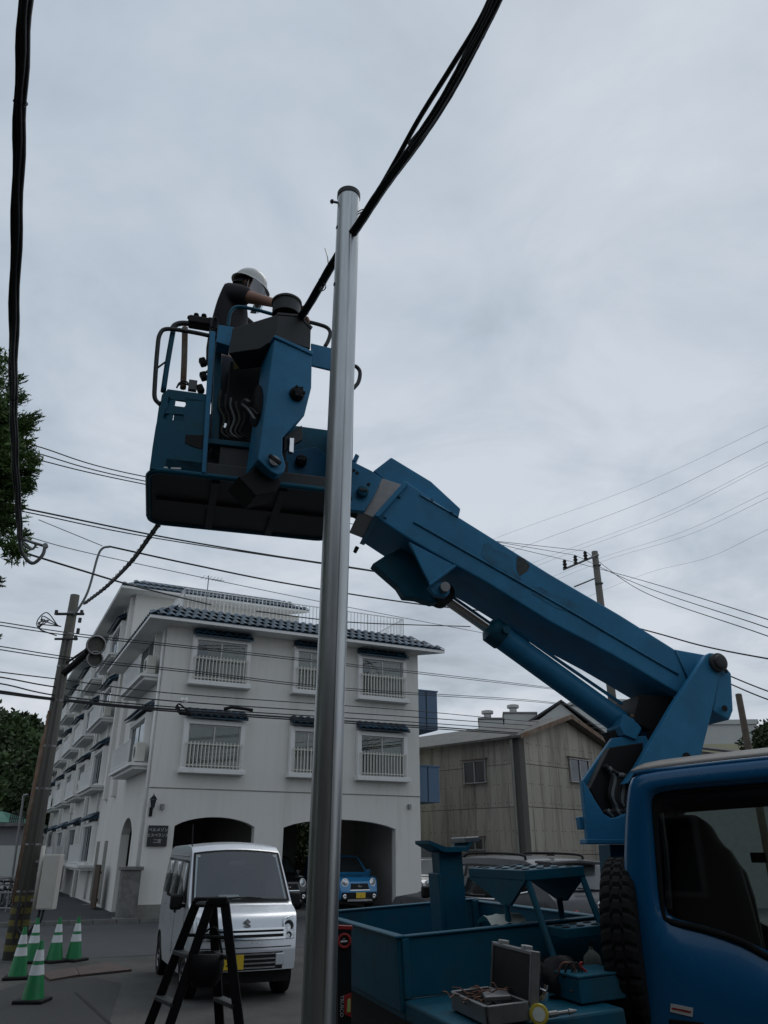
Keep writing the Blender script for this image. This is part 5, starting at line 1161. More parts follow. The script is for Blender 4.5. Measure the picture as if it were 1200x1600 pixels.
# ================================================================== BICYCLES at the far left
def bicycle(parent):
    for x in (-0.52, 0.52):
        w_ = MB().torus(V((x, 0, 0.33)), Y_, 0.31, 0.022, 20, 6).build('wheel', 'rubber', parent)
        m = MB()
        for k in range(8): an = k * math.pi / 4; m.tube([V((x, 0, 0.33)), V((x + 0.3 * math.cos(an), 0, 0.33 + 0.3 * math.sin(an)))], 0.004, 3)
        m.build('spoke', 'dullmetal', w_)
    m = MB()
    for a, b in (((-0.52, 0.33), (-0.1, 0.32)), ((-0.1, 0.32), (-0.22, 0.82)), ((-0.52, 0.33), (-0.2, 0.72)), ((-0.1, 0.32), (0.38, 0.72)), ((-0.2, 0.7), (0.36, 0.78)), ((0.52, 0.33), (0.34, 0.92))): m.tube([V((a[0], 0, a[1])), V((b[0], 0, b[1]))], 0.02, 6)
    m.build('frame', 'dullmetal', parent)
    MB().box(V((-0.24, 0, 0.86)), (0.26, 0.15, 0.06)).build('saddle', 'black', parent, bevel=0.02)
    MB().tube([V((0.22, -0.28, 1.0)), V((0.34, -0.1, 0.98)), V((0.34, 0.1, 0.98)), V((0.22, 0.28, 1.0))], 0.015, 6).build('handlebar', 'dullmetal', parent)
    m = MB()
    for z in (0.72, 0.92): m.tube([V((0.42, -0.18, z)), V((0.7, -0.18, z)), V((0.7, 0.18, z)), V((0.42, 0.18, z)), V((0.42, -0.18, z))], 0.012, 4)
    for x, y in ((0.42, -0.18), (0.7, -0.18), (0.7, 0.18), (0.42, 0.18), (0.56, -0.18), (0.56, 0.18)): m.tube([V((x, y, 0.72)), V((x, y, 0.92))], 0.008, 4)
    m.build('basket', 'darkgrey', parent)
f0 = None
wh = ['nearest the utility pole', 'second from the utility pole', 'third from the utility pole', 'at the left frame edge']
for i, (u, Y) in enumerate(((27, 30.0), (18, 30.6), (8, 30.2), (-2, 30.8))):
    p = PY(u, 1400, Y); t = thing('bicycle', V((p.x, Y, 0)), 'parked bicycle with basket, ' + wh[i], 'bicycle', 'bicycles parked at the street end', rad(70 + 9 * i)); ORG[t.name] = V((0, 0, 0))
    if f0 is None: f0 = t; bicycle(t)
    else:
        for ch in list(f0.children):
            c = ch.copy(); COL.objects.link(c); c.parent = t
            for g2 in ch.children: d = g2.copy(); COL.objects.link(d); d.parent = c
rf = thing('low_fence', PY(15, 1400, 28.5), 'low grey railing in front of the parked bicycles', 'fence'); rf.location.z = 0; ORG[rf.name].z = 0
a, b = PY(-60, 1400, 28.8), PY(38, 1400, 28.2)
for k in range(9):
    p = a.lerp(b, k / 8); MB().box(V((p.x, p.y, 0.3)), (0.05, 0.05, 0.6)).build('post', 'greywall', rf)
for z in (0.12, 0.58): MB().tube([V((a.x, a.y, z)), V((b.x, b.y, z))], 0.035, 6).build('rail', 'greywall', rf)
# ================================================================== AERIAL LIFT TRUCK
e_t = rad(3.3); ax72 = AZ(72)
ex = (ax72 * math.cos(e_t) + Z_ * math.sin(e_t)).normalized(); ey = V((-ax72.y, ax72.x, 0)); ez = ex.cross(ey).normalized()
A_top = PY(630, 1466, 4.4); BXH = 0.262; A_bot = A_top - ez * BXH
def T(a, b, c=0.0): return A_bot + ex * a + ey * b + ez * c
TAX = (ex, ey, ez)
tk = thing('aerial_lift_truck', V((A_bot.x + 0.6, A_bot.y + 0.4, 0)), 'blue aerial lift truck with telescopic boom and work bucket', 'truck')
def tbox(name, a0, a1, b0, b1, c0, c1, mat='bluedirty', parent=tk, bevel=0.006):
    return MB().box(T((a0 + a1) / 2, (b0 + b1) / 2, (c0 + c1) / 2), (abs(a1 - a0), abs(b1 - b0), abs(c1 - c0)), TAX).build(name, mat, parent, bevel=bevel)
# open box on the deck
dko = tbox('deck', -0.015, 1.75, 0.0, 1.9, -0.09, -0.004, bevel=0.008); tbox('deck_ledge', -0.015, 0.74, -0.75, -0.002, -0.09, -0.004, 'bluedirty', dko, 0.012)
tbox('tail_frame', 0.06, 0.14, 0.0, 1.8, -0.62, -0.095, 'black'); tbox('side_frame', 0.14, 0.9, -0.5, -0.42, -0.5, -0.095, 'black')
tbox('chassis', 0.12, 2.6, 0.0, 1.1, -0.42, -0.095, 'black')
W_, L_ = 1.84, 1.23
np_ = tbox('box_panel', 0.0, L_, 0.0, 0.03, 0.0, BXH); tbox('panel_rim', -0.004, L_, -0.012, 0.042, BXH, BXH + 0.012, 'bluedirty', np_)
rp = tbox('box_panel', -0.032, -0.002, 0.0, W_, -0.055, BXH); tbox('panel_rim', -0.044, 0.01, -0.012, W_ + 0.012, BXH, BXH + 0.014, 'bluedirty', rp)
fp_ = tbox('box_panel', 0.0, L_, W_ - 0.03, W_, 0.0, BXH); tbox('panel_rim', 0.0, L_, W_ - 0.045, W_ + 0.02, BXH, BXH + 0.012, 'bluedirty', fp_)
sp2 = tbox('box_panel', L_ + 0.002, L_ + 0.032, 0.0, W_, 0.0, BXH - 0.02); tbox('panel_rim', L_ - 0.01, L_ + 0.045, -0.01, W_, BXH - 0.02, BXH - 0.006, 'bluedirty', sp2)
tbox('corner_post', -0.012, 0.028, -0.014, -0.002, -0.0, BXH)
tbox('corner_post', L_ - 0.05, L_ + 0.0, W_ - 0.06, W_ - 0.032, 0.0, BXH + 0.004)
# two road wheels under the deck
for a in (0.75,):
    for b in (-0.45, 1.6):
        c = T(a, b, -0.62); c.z = 0.36
        wv = MB().lathe(c, ey, [(0.2, -0.1), (0.34, -0.1), (0.36, -0.06), (0.36, 0.06), (0.34, 0.1), (0.2, 0.1)], 28, caps=False).build('wheel', 'rubber', tk, smooth='auto')
        MB().lathe(c, ey, [(0.21, -0.09), (0.15, -0.03), (0.02, -0.05)], 20, caps=False).build('rim', 'dullmetal', wv)
# boom rest standing in the box
rst = PL(709, 1455, T(0, 0.9, 0), ey); pw = PL(683, 1330, rst, ey); top = PL(709, 1330, rst, ey)
a_r = (rst - A_bot).dot(ex); h_r = (top - A_bot).dot(ez)
br_ = tbox('boom_rest', a_r - 0.075, a_r + 0.085, 0.86, 1.0, 0.0, h_r)
tbox('rest_flange', a_r - 0.10, a_r - 0.077, 0.84, 1.02, 0.0, h_r - 0.12, 'bluedirty', br_)
sad = [(-0.16, 0.075), (-0.16, 0.055), (-0.06, 0.0), (0.10, -0.005), (0.14, 0.05), (0.14, 0.065), (0.09, 0.02), (-0.05, 0.03)]
MB().prism([T(a_r + x, 0.80, h_r + z) for x, z in sad], ey * 0.26).build('rest_saddle', 'bluedirty', br_)
tbox('rest_pad', a_r + 0.09, a_r + 0.19, 0.80, 1.05, h_r + 0.045, h_r + 0.08, 'dullmetal', br_)
# step with perforated treads
ncr = PL(820, 1360, T(0, -0.12, 0), ey); sa, sc = (ncr - A_bot).dot(ex), (ncr - A_bot).dot(ez); sb0 = -0.12
SL, SW = 0.36, 0.74
def tread(name, a0, a1, b0, b1, c, th, holes):
    o = tbox(name, a0, a1, b0, b1, c - th, c, 'bluedirty', stp, 0.004)
    nx, ny = holes
    for i in range(nx):
        for j in range(ny):
            p = T(a0 + (a1 - a0) * (i + 0.5 + 0.2 * (j % 2) - 0.1) / nx, b0 + (b1 - b0) * (j + 0.5) / ny, c + 0.001)
            MB().lathe(p, ez, [(0.021, 0), (0.021, 0.004), (0.014, 0.004), (0.012, 0.001)], 12).build('grip_hole', 'darkgrey', o)
    return o
stp = MB().prism([T(sa - 0.005, b, c) for b, c in ((sb0, sc - 0.05), (sb0 + SW, sc - 0.05), (sb0 + 0.30, sc - 0.18), (sb0 + 0.22, sc - 0.18))], ex * 0.02).build('step', 'bluedirty', tk)
MB().prism([T(sa + SL - 0.02, b, c) for b, c in ((sb0, sc - 0.05), (sb0 + SW, sc - 0.05), (sb0 + 0.30, sc - 0.18), (sb0 + 0.22, sc - 0.18))], ex * 0.02).build('gusset', 'bluedirty', stp)
tread('tread', sa, sa + SL, sb0, sb0 + SW, sc, 0.05, (4, 6))
tread('tread', sa + 0.10, sa + 0.44, sb0 - 0.17, sb0 + 0.04, sc - 0.27, 0.045, (4, 2))
for pts in ([(sa + 0.0, sb0 + 0.26, sc - 0.17), (sa + 0.0, sb0 + 0.26, 0.0)], [(sa + 0.02, sb0 + 0.02, sc - 0.05), (sa + 0.06, sb0 - 0.10, sc - 0.42), (sa + 0.10, sb0 - 0.20, 0.0)],
            [(sa + SL - 0.03, sb0 + 0.26, sc - 0.17), (sa + SL - 0.02, sb0 + 0.26, 0.0)], [(sa + SL - 0.01, sb0 + 0.02, sc - 0.05), (sa + SL + 0.03, sb0 - 0.10, sc - 0.42), (sa + SL + 0.07, sb0 - 0.20, 0.0)]):
    MB().tube([T(*p) for p in pts], 0.017, 8).build('leg', 'bluedirty', stp, smooth='auto')

# ---------------- turret and mast
P1 = PY(1110, 1050, 5.5); P2 = PY(560, 775, 4.95)
bd = P2 - P1; bh = V((bd.x, bd.y, 0)).normalized(); bn = V((-bh.y, bh.x, 0))      # bn: level, towards the camera
if bn.y > 0: bn = -bn
BWD = 0.5
def traced(name, pts, off, depth, mat, parent=tk, bevel=0.006, smooth=False):
    """outline measured on an upright plane parallel to the boom, 'off' metres nearer than its near face, and 'depth' thick"""
    P = tr(pts, P1 + bn * off, bn); return MB().prism(P, -bn * depth).build(name, mat, parent, bevel=bevel, smooth=smooth)
mast = traced('mast', [(1104, 1023), (1109, 1020), (1115, 1020.5), (1121, 1025), (1127, 1038), (1120, 1075), (1113, 1111), (1094, 1186), (1088, 1212), (975, 1225), (996, 1196), (1052, 1100)], 0.12, 0.06, 'blue')
traced('mast_plate', [(1110, 1026), (1122, 1026), (1119, 1075), (1112, 1111), (1092, 1180), (1080, 1215), (975, 1225), (998, 1196), (1056, 1100)], -0.55, 0.05, 'blue', mast)
traced('counterweight', [(1122, 1027), (1126, 1036), (1137, 1045), (1143, 1052), (1146, 1110), (1140, 1125.5), (1113.5, 1111), (1119, 1075)], 0.10, 0.62, 'blue', mast, 0.012)
pc = tr([(1120, 1036)], P1 + bn * 0.12, bn)[0]
MB().lathe(pc, bn, [(0.065, 0), (0.065, 0.03), (0.05, 0.035), (0.045, 0.055), (0.03, 0.06), (0.01, 0.06)], 24).build('pivot_pin', 'darkgrey', mast, smooth='auto')
for u, v, r in ((1134, 1049, .014), (1132, 1107, .022), (1073, 1183, .03)):
    MB().lathe(tr([(u, v)], P1 + bn * 0.121, bn)[0], bn, [(r, 0), (r, 0.004), (r * .7, 0.004)], 14).build('bolt_hole', 'black', mast)
tu = traced('turret', [(910, 1219), (918, 1229), (930, 1250), (944, 1272), (955, 1278), (966, 1277), (1000, 1262), (1010, 1312), (919, 1312), (914, 1262)], 0.10, 0.05, 'blue')
traced('turret_plate', [(957, 1153), (911, 1219), (915, 1262), (920, 1306), (1000, 1306), (1030, 1200), (1010, 1150), (990, 1150)], -0.10, 0.04, 'blue', tu)
traced('turret_shade', [(953, 1168), (1005, 1160), (1005, 1290), (950, 1290), (922, 1232)], 0.0, 0.08, 'black', tu)  # black block standing in for the shade between the turret plates
traced('turret_flange', [(917, 1311), (1000, 1311), (1000, 1319), (917, 1319)], 0.16, 0.10, 'blue', tu)
traced('turret_column', [(953, 1319.5), (1000, 1319.5), (1000, 1500), (966, 1500)], 0.08, 0.16, 'bluedirty', tu)
traced('turret_lug', [(905, 1276), (916, 1276), (918, 1296), (908, 1296)], 0.05, 0.06, 'blue', tu)
for k in range(7):
    o = 0.02 + 0.005 * k; u = 950 + 5 * k
    P = [(u - 4, 1195 + 4 * k), (u + 6, 1215), (u + 2, 1240 + 3 * k), (u + 9, 1262), (u + 4, 1275), (u - 6, 1266)]
    MB().tube(smoothpath(tr(P, P1 + bn * o, bn), 5), 0.016, 6).build('hose', ('cable', 'greycable', 'cable')[k % 3], tu, smooth=True)

# ---------------- boom
bm_ = traced('boom', [(634, 750.5), (716, 807), (760, 834.5), (860, 897), (968, 960), (1054, 1014), (1104, 1023), (1064, 1086), (996, 1046), (958, 1024), (860, 972), (760, 910), (711, 883), (639, 842), (584, 806)], 0.0, BWD, 'blue', bevel=0.012)
traced('boom_collar', [(632, 751), (639, 755), (592, 808), (584, 805)], 0.03, BWD + 0.06, 'blue', bm_)
# long stiffening bead on the side, repainted patches and a scar
MB().tube(tr([(646, 815.5), (760, 880), (900, 960), (1000, 1019), (1060, 1054)], P1 + bn * 0.004, bn), 0.008, 6).build('side_bead', 'patchdark', bm_, smooth=True)
MB().tube(tr([(656, 773), (716, 808)], P1 + bn * 0.004, bn), 0.006, 6).build('side_bead', 'blue', bm_, smooth=True)
MB().tube(tr([(1056, 1016), (1074, 1060)], P1 + bn * 0.004, bn), 0.007, 6).build('end_bead', 'patchdark', bm_, smooth=True)
for pts, mt in (([(756, 850), (764, 848), (772, 858), (790, 864), (800, 872), (802, 890), (815, 905), (806, 907), (790, 893), (772, 884), (758, 874), (752, 866)], 'patchdark'), ([(828, 916), (845, 917), (862, 928), (885, 934), (902, 944), (908, 952), (904, 963), (888, 956), (868, 950), (845, 936), (832, 928)], 'patchdark'), ([(808, 869), (820, 873), (828, 884), (824, 892), (812, 900), (807, 888)], 'chip')):
    MB().prism(tr(pts, P1 + bn * 0.0025, bn), -bn * 0.0015).build('paint_patch', mt, bm_)
for u, v in ((617.5, 772), (624, 776), (595, 803), (602, 808), (675, 781), (706, 801)):
    MB().lathe(tr([(u, v)], P1 + bn * 0.003, bn)[0], bn, [(0.012, -0.002), (0.012, 0.012), (0.003, 0.014)], 6).build('bolt', 'patchdark', bm_)
traced('boom_cover', [(611.5, 714), (674, 752), (720, 794.5), (716, 812), (640, 768), (634, 756), (617, 762), (601, 752), (590, 742), (583, 736)], -0.07, 0.34, 'blue', bm_, 0.01)
traced('inner_section', [(597, 747), (637, 760), (590, 812), (560, 800), (583, 775)], -0.05, BWD - 0.1, 'dullmetal', bm_)
traced('underside_stop', [(556, 852), (562, 855), (558, 862), (553, 859)], -0.2, 0.05, 'black', bm_)
traced('boom_foot', [(1000, 1085), (1062, 1090), (1045, 1150), (1015, 1140), (990, 1128)], -0.08, 0.35, 'black', bm_)
# head plate that carries the bucket
hd = traced('head_plate', [(430, 754), (436, 728), (442, 706), (493, 698), (510, 709), (530, 712), (552, 721), (582, 736), (597, 747.5), (586, 772), (569, 799), (548, 797), (520, 775), (490, 764)], 0.02, 0.05, 'blue')
traced('head_plate', [(450, 752), (456, 712), (493, 703), (552, 723), (590, 748), (569, 797), (520, 773)], -0.25, 0.05, 'blue', hd)
traced('head_core', [(470, 752), (480, 715), (552, 730), (585, 750), (566, 796), (520, 772)], -0.04, 0.2, 'black', hd)
for u, v, r in ((566, 770, 0.042), (470, 722, 0.04)):
    p = tr([(u, v)], P1 + bn * 0.02, bn)[0]; MB().lathe(p, bn, [(r, 0), (r, 0.04), (r * .8, 0.045), (0.01, 0.045)], 20).build('pin', 'bluedirty' if u > 500 else 'black', hd, smooth='auto')
    m = MB()
    for dx in (-0.02, 0, 0.02): m.lathe(p + bn * 0.045 + bh * dx, bn, [(0.010, 0), (0.010, 0.01)], 6)
    m.build('pin_bolt', 'darkgrey', hd)
for u, v in ((558, 739), (576, 757), (553, 735)): MB().lathe(tr([(u, v)], P1 + bn * 0.021, bn)[0], bn, [(0.012, 0), (0.012, 0.004)], 10).build('bolt_hole', 'black', hd)
traced('head_lug', [(551, 719), (556, 708), (562, 712), (556, 722)], 0.0, 0.2, 'blue', hd)
# lift cylinder and its brackets
bk = traced('cylinder_bracket', [(639, 846), (711, 883.5), (672, 913), (660, 890)], 0.002, 0.03, 'blue', bm_)
traced('bracket_body', [(582, 881), (602, 868), (640, 850), (660, 890), (672, 913), (698, 926), (694, 938), (676, 942), (652, 934), (632, 932), (622, 916)], -0.20, 0.10, 'bluedirty', bm_)
traced('bracket_lug', [(676, 911), (690, 908), (702, 917), (703, 926), (697, 933), (680, 930), (668, 917)], -0.03, 0.05, 'blue', bm_)
MB().tube(tr([(671, 914), (711, 884)], P1 + bn * 0.004, bn), 0.012, 6).build('bracket_edge', 'blue', bm_)
pn = tr([(693, 920)], P1 - bn * 0.02, bn)[0]; MB().lathe(pn, bn, [(0.035, 0), (0.035, 0.05), (0.01, 0.05)], 18).build('cylinder_pin', 'dullmetal', bm_, smooth='auto')
cpl = P1 - bn * 0.25
c0, c1, c2 = tr([(690, 930), (772, 987), (1000, 1152)], cpl, bn)
cy = MB().tube([c1, c2], 0.088, 24).build('lift_cylinder', 'blue', tk, smooth='auto')
cdir = (c2 - c1).normalized()
MB().lathe(c1 - cdir * 0.03, cdir, [(0.06, -0.03), (0.098, 0.0), (0.098, 0.10), (0.090, 0.11)], 24).build('gland', 'bluedirty', cy, smooth='auto')
MB().tube([c0, c1], 0.045, 20).build('rod', 'chrome', cy, smooth='auto')
MB().lathe(c0 - bn * 0.07, bn, [(0.08, 0), (0.08, 0.14)], 20).build('rod_eye', 'black', cy, smooth='auto')
MB().tube([p + Z_ * 0.0 for p in tr([(793, 976), (880, 1037), (972, 1100)], cpl + bn * 0.03, bn)], 0.012, 6).build('oil_pipe', 'blue', cy)
MB().lathe(tr([(790, 985)], cpl + bn * 0.1, bn)[0], bn, [(0.03, 0), (0.03, 0.03)], 12).build('port', 'bluedirty', cy)
traced('valve_block', [(974, 1115), (992, 1124), (1003, 1138), (994, 1156), (975, 1148), (968, 1135)], -0.08, 0.2, 'blue', cy)
MB().tube(smoothpath(tr([(985, 1118), (1005, 1128), (1030, 1142)], P1 - bn * 0.1, bn), 4), 0.014, 6).build('hose', 'rust', cy)
traced('cylinder_foot', [(960, 1140), (1000, 1148), (1020, 1165), (1010, 1200), (985, 1190)], -0.16, 0.2, 'black', tk)

# ---------------- work bucket
bex = AZ(74.5); bey = V((-bex.y, bex.x, 0)); B0 = PY(232, 733, 4.3)
def K(a, b, c=0.0): return B0 + bex * a + bey * b + Z_ * c
BAX = (bex, bey, Z_); BLn, BDp = 1.32, 0.86
def rrect(a0, a1, b0, b1, r, c, n=5):
    P = []
    for (x, y, s0) in ((a1 - r, b1 - r, 0), (a0 + r, b1 - r, 90), (a0 + r, b0 + r, 180), (a1 - r, b0 + r, 270)):
        for k in range(n + 1): an = rad(s0 + 90 * k / n); P.append(K(x + r * math.cos(an), y + r * math.sin(an), c))
    return P
bk_ = MB().prism(rrect(0.0, BLn, 0, BDp, 0.10, 0.0), Z_ * 0.10).build('bucket', 'darkgrey', tk, bevel=0.01)  # floor coloured dark grey, painting in the shade on its underside
m = MB(); R0 = rrect(0.0, BLn, 0, BDp, 0.10, 0.0); m.tube(R0 + R0[:2], 0.02, 6); m.build('floor_rim', 'bluedirty', bk_, smooth=True)
for a in (0.42, 0.86): MB().box(K(a, BDp / 2, -0.012), (0.05, BDp - 0.08, 0.03), BAX).build('floor_rib', 'darkgrey', bk_)
MB().box(K(BLn / 2, BDp / 2, -0.010), (BLn - 0.1, 0.06, 0.028), BAX).build('floor_rib', 'darkgrey', bk_)
npn = -bey
def btr(name, pts, b, depth, mat='bluedirty', parent=None, bevel=0.005):
    return MB().prism(tr(pts, K(0, b), npn), bey * depth).build(name, mat, parent or bk_, bevel=bevel)
# near side, left half, with two hand slots
m = MB()
for pts in ([(234, 732), (238, 700), (243, 668), (322, 680), (316, 738)], [(243, 668), (249, 640), (256.5, 615), (264, 618), (262, 628), (264, 636), (256, 648), (255, 652), (259, 657), (258, 670.2)], [(288, 622), (330, 627), (322, 680), (284, 674.2), (286, 657), (288, 651), (286, 646), (288, 636), (291, 631)],
            [(256.5, 615), (262, 608), (330, 617), (330, 627), (288, 626), (266, 623), (264, 618)], [(264, 633), (288, 636), (286, 647.5), (256, 645.5), (260, 638)], [(259, 656), (285.5, 657), (284, 674.2), (258, 670.2)]):
    m.prism(tr(pts, K(0, 0.0), npn), bey * 0.02)
m.build('side_panel', 'bluedirty', bk_)
btr('latch_recess', [(290, 679), (322, 680), (319, 702), (304, 699), (289, 692)], -0.004, 0.003, 'black')
for u0, u1, v in ((256, 262, 729), (267, 283, 730)): MB().prism(tr([(u0, v), (u1, v + 0.6), (u1, v + 3), (u0, v + 2.4)], K(0, -0.006), npn), bey * 0.003).build('label_strip', 'whitepaint', bk_)
# rounded left corner, end and far panels
P = []
for c in (0.09, 0.36, 0.60): P.append([K(0.10 - 0.10 * math.cos(rad(t)) + 0.02 * c, 0.10 - 0.10 * math.sin(rad(t)), c) for t in range(0, 91, 15)])
MB().grid(P).build('corner_panel', 'bluedirty', bk_, smooth=True)
MB().box(K(0.012, 0.48, 0.33), (0.02, 0.70, 0.5), BAX).build('end_panel', 'bluedirty', bk_)
m = MB()
for a0, a1, c0_, c1_ in ((0.08, 1.02, 0.10, 0.95), (1.16, BLn, 0.10, 0.95), (1.02, 1.16, 0.10, 0.30), (1.02, 1.16, 0.34, 0.42), (1.02, 1.16, 0.46, 0.95)):
    m.box(K((a0 + a1) / 2, BDp - 0.01, (c0_ + c1_) / 2), (a1 - a0, 0.02, c1_ - c0_), BAX)
m.build('far_panel', 'bluedirty', bk_)
MB().box(K(BLn - 0.01, BDp / 2, 0.5), (0.02, BDp - 0.06, 0.82), BAX).build('end_panel', 'bluedirty', bk_)
btr('top_band', [(486, 536), (553, 552), (551, 586), (487, 571)], 0.0, 0.02, 'blue')
btr('post', [(520, 575), (553, 584), (548, 720), (512, 712)], 0.01, 0.03, 'bluedirty')
btr('post', [(328, 516), (337, 518), (322, 739), (315, 738)], -0.022, 0.05, 'blue')
btr('post', [(336, 530), (347, 533), (342, 700), (330, 698)], 0.10, 0.04, 'bluedirty')
btr('control_panel', [(341, 507), (366, 511), (359, 541), (338, 534)], -0.03, 0.12, 'blue')
btr('lower_beam', [(322, 684), (400, 692), (398, 700), (320, 692)], 0.05, 0.05, 'bluedirty')
# machinery in the dark opening
MB().box(K(0.66, 0.25, 0.55), (0.44, 0.22, 0.92), BAX).build('machine_box', 'black', bk_, bevel=0.02)
MB().box(K(0.42, 0.30, 0.40), (0.10, 0.12, 0.60), BAX).build('machine_box', 'black', bk_, bevel=0.02)
MB().box(K(0.58, 0.10, 0.20), (0.30, 0.06, 0.22), BAX).build('machine_tray', 'darkgrey', bk_)
for k in range(5):
    P = [(345 + 8 * k, 610 + 6 * k), (342 + 9 * k, 635), (350 + 8 * k, 655), (346 + 7 * k, 675), (358 + 7 * k, 685)]
    MB().tube(smoothpath(tr(P, K(0, 0.08 + 0.01 * k), npn), 4), 0.008, 5).build('hose', ('toolgreen', 'cable', 'greycable', 'toolgreen', 'cable')[k], bk_, smooth=True)
MB().lathe(tr([(351, 668)], K(0, 0.12), npn)[0], npn, [(0.018, 0), (0.018, 0.03), (0.01, 0.03)], 8).build('hose_joint', 'chrome', bk_)
btr('warning_patch', [(364, 556), (390, 550), (384, 574), (366, 577)], 0.06, 0.004, 'yellowdark')
# levelling mast in front
mn = V((math.cos(rad(62)), -math.sin(rad(62)), 0)); mal = AZ(62); MP = PY(445, 620, 4.22)
def mtr(name, pts, off, depth, mat, parent=None, bevel=0.005): return MB().prism(tr(pts, MP + mn * off, mn), -mn * depth).build(name, mat, parent or lm, bevel=bevel)
lm = MB().prism(tr([(429, 530), (488, 553), (487, 605), (476, 649), (458, 665), (442, 684), (441.5, 708), (447, 728), (444, 738), (434, 742), (424, 737), (403, 718)], MP, mn), -mn * 0.24).build('levelling_mast', 'blue', bk_, bevel=0.008)
mtr('mast_cap', [(427, 526), (430, 523), (490, 549), (489, 555)], 0.012, 0.27, 'blue')
kp_ = tr([(463, 617)], MP, mn)[0]; MB().lathe(kp_, mn, [(0.05, 0), (0.05, 0.02), (0.04, 0.03), (0.034, 0.05), (0.0, 0.055)], 18).build('knob', 'black', lm, smooth='auto')
for k in range(6): an = k * math.pi / 3; MB().box(kp_ + mn * 0.045 + (mal * math.cos(an) + Z_ * math.sin(an)) * 0.034, (0.016, 0.02, 0.016), (mal, mn, Z_)).build('knob_grip', 'black', lm)
hp = tr([(427, 722)], MP, mn)[0]; MB().lathe(hp, mn, [(0.034, 0), (0.034, 0.025), (0.0, 0.03)], 14).build('hinge_pin', 'dullmetal', lm, smooth='auto')
MB().box(hp + mn * 0.028 + Z_ * 0.005, (0.09, 0.012, 0.022), ((mal + Z_ * -0.5).normalized(), mn, (Z_ + mal * 0.5).normalized())).build('pin_lock', 'black', lm)
# oval cut-out in the left flank, with its hoses
SPp, SPq = tr([(429, 530), (403, 718)], MP, mn); sn = (SPq - SPp).cross(mn).normalized()
if sn.x > 0: sn = -sn
ov = [(400 + 9.5 * math.cos(t) + 4.0 * math.sin(t), 634 - 33 * math.sin(t)) for t in [2 * math.pi * i / 20 for i in range(20)]]
MB().prism(tr(ov, SPp + sn * 0.006, sn), -sn * 0.003).build('cut_out', 'black', lm)
MB().tube(smoothpath(tr([(398, 655), (388, 640), (379, 632), (383, 625), (390, 628)], SPp + sn * 0.03, sn), 5), 0.010, 6).build('hose', 'greycable', lm, smooth=True)
MB().tube(smoothpath(tr([(403, 648), (392, 638), (384, 640), (380, 634)], SPp + sn * 0.02, sn), 5), 0.009, 6).build('hose', 'cable', lm, smooth=True)
mtr('tilt_rod', [(452, 683), (460, 684), (459, 708), (452, 706)], -0.10, 0.03, 'chrome')
mtr('tilt_bracket', [(444, 682), (472, 664), (474, 686), (462, 692), (444, 706)], -0.12, 0.06, 'darkgrey')
mtr('foot_block', [(403, 719), (425, 738), (440, 752), (432, 768), (400, 775), (372, 745), (395, 735)], -0.08, 0.22, 'black')
# dark bin on top with a round pot
bn1 = mtr('tool_bin', [(433, 492), (467, 495), (486, 515), (485, 545), (432, 527)], -0.03, 0.22, 'darkgrey')
n2_ = V((math.cos(rad(104)), -math.sin(rad(104)), 0)); q0 = tr([(433, 510)], MP - mn * 0.03, mn)[0]
MB().prism(tr([(433, 491.5), (433, 527.5), (405, 545), (357, 552), (363, 513)], q0, n2_), -n2_ * 0.2).build('bin_side', 'darkgrey', bn1, bevel=0.004)
MB().prism([p + Z_ * 0.0 for p in tr([(433, 491), (467, 494), (487, 514), (489, 511), (468, 491), (434, 488)], MP - mn * 0.026, mn)], -mn * 0.24).build('bin_rim', 'darkgrey', bn1)
pt = tr([(447, 494)], MP - mn * 0.12, mn)[0]
MB().lathe(pt, Z_, [(0.098, 0), (0.098, 0.10), (0.106, 0.10), (0.106, 0.115), (0.09, 0.13), (0.0, 0.132)], 28, caps=False).build('round_pot', 'darkgrey', bn1, smooth='auto')
MB().box(K(0.55, 0.48, 0.185), (0.7, 0.6, 0.17), BAX).build('raised_floor', 'darkgrey', bk_)
# rails
def rail(pts, b, r=0.016, mat='blue', n=6, parent=None):
    return MB().tube(smoothpath(tr(pts, K(0, b), npn), n), r, 8).build('guard_rail', mat, parent or bk_, smooth=True)
rail([(250, 632), (242, 622), (242, 600), (246, 545), (250, 522), (262, 514), (300, 519), (338, 527)], 0.02, 0.015, 'darkgrey')
rail([(268, 516), (274, 508), (287, 505), (310, 508), (336, 514)], 0.75, 0.022, 'darkgrey')
rail([(271, 514), (262, 565), (255, 612)], 0.06, 0.019, 'bluedirty')
rail([(289, 512), (288, 560), (286, 607)], 0.70, 0.024, 'rust')
rail([(243, 577), (258, 566)], 0.03, 0.007, 'darkgrey')
rail([(356, 512), (359, 492), (364, 483), (374, 479.5), (400, 484), (426, 491)], 0.0, 0.013, 'bluedirty')
rail([(478, 502), (498, 507), (511, 512), (516, 520), (513, 532), (508, 541)], 0.5, 0.016, 'darkgrey')
rail([(551, 571), (558, 574), (562.5, 582), (560, 597), (552, 607)], 0.5, 0.016, 'darkgrey')
cb1 = MB().box(tr([(312, 505)], K(0, 0.6), npn)[0], (0.17, 0.10, 0.07), BAX).build('control_box', 'black', bk_, bevel=0.012)
for u, v in ((296, 499), (306, 495), (318, 496), (328, 502)):
    p = tr([(u, v + 4)], K(0, 0.6), npn)[0]; MB().lathe(p, Z_, [(0.012, 0), (0.012, 0.03), (0.022, 0.035), (0.02, 0.05), (0.0, 0.055)], 10).build('lever', 'black', cb1, smooth='auto')
MB().tube(smoothpath(tr([(330, 512), (332, 500), (337, 496), (341, 503), (338, 515)], K(0, 0.3), npn), 4), 0.008, 6).build('hose', 'cable', cb1, smooth=True)
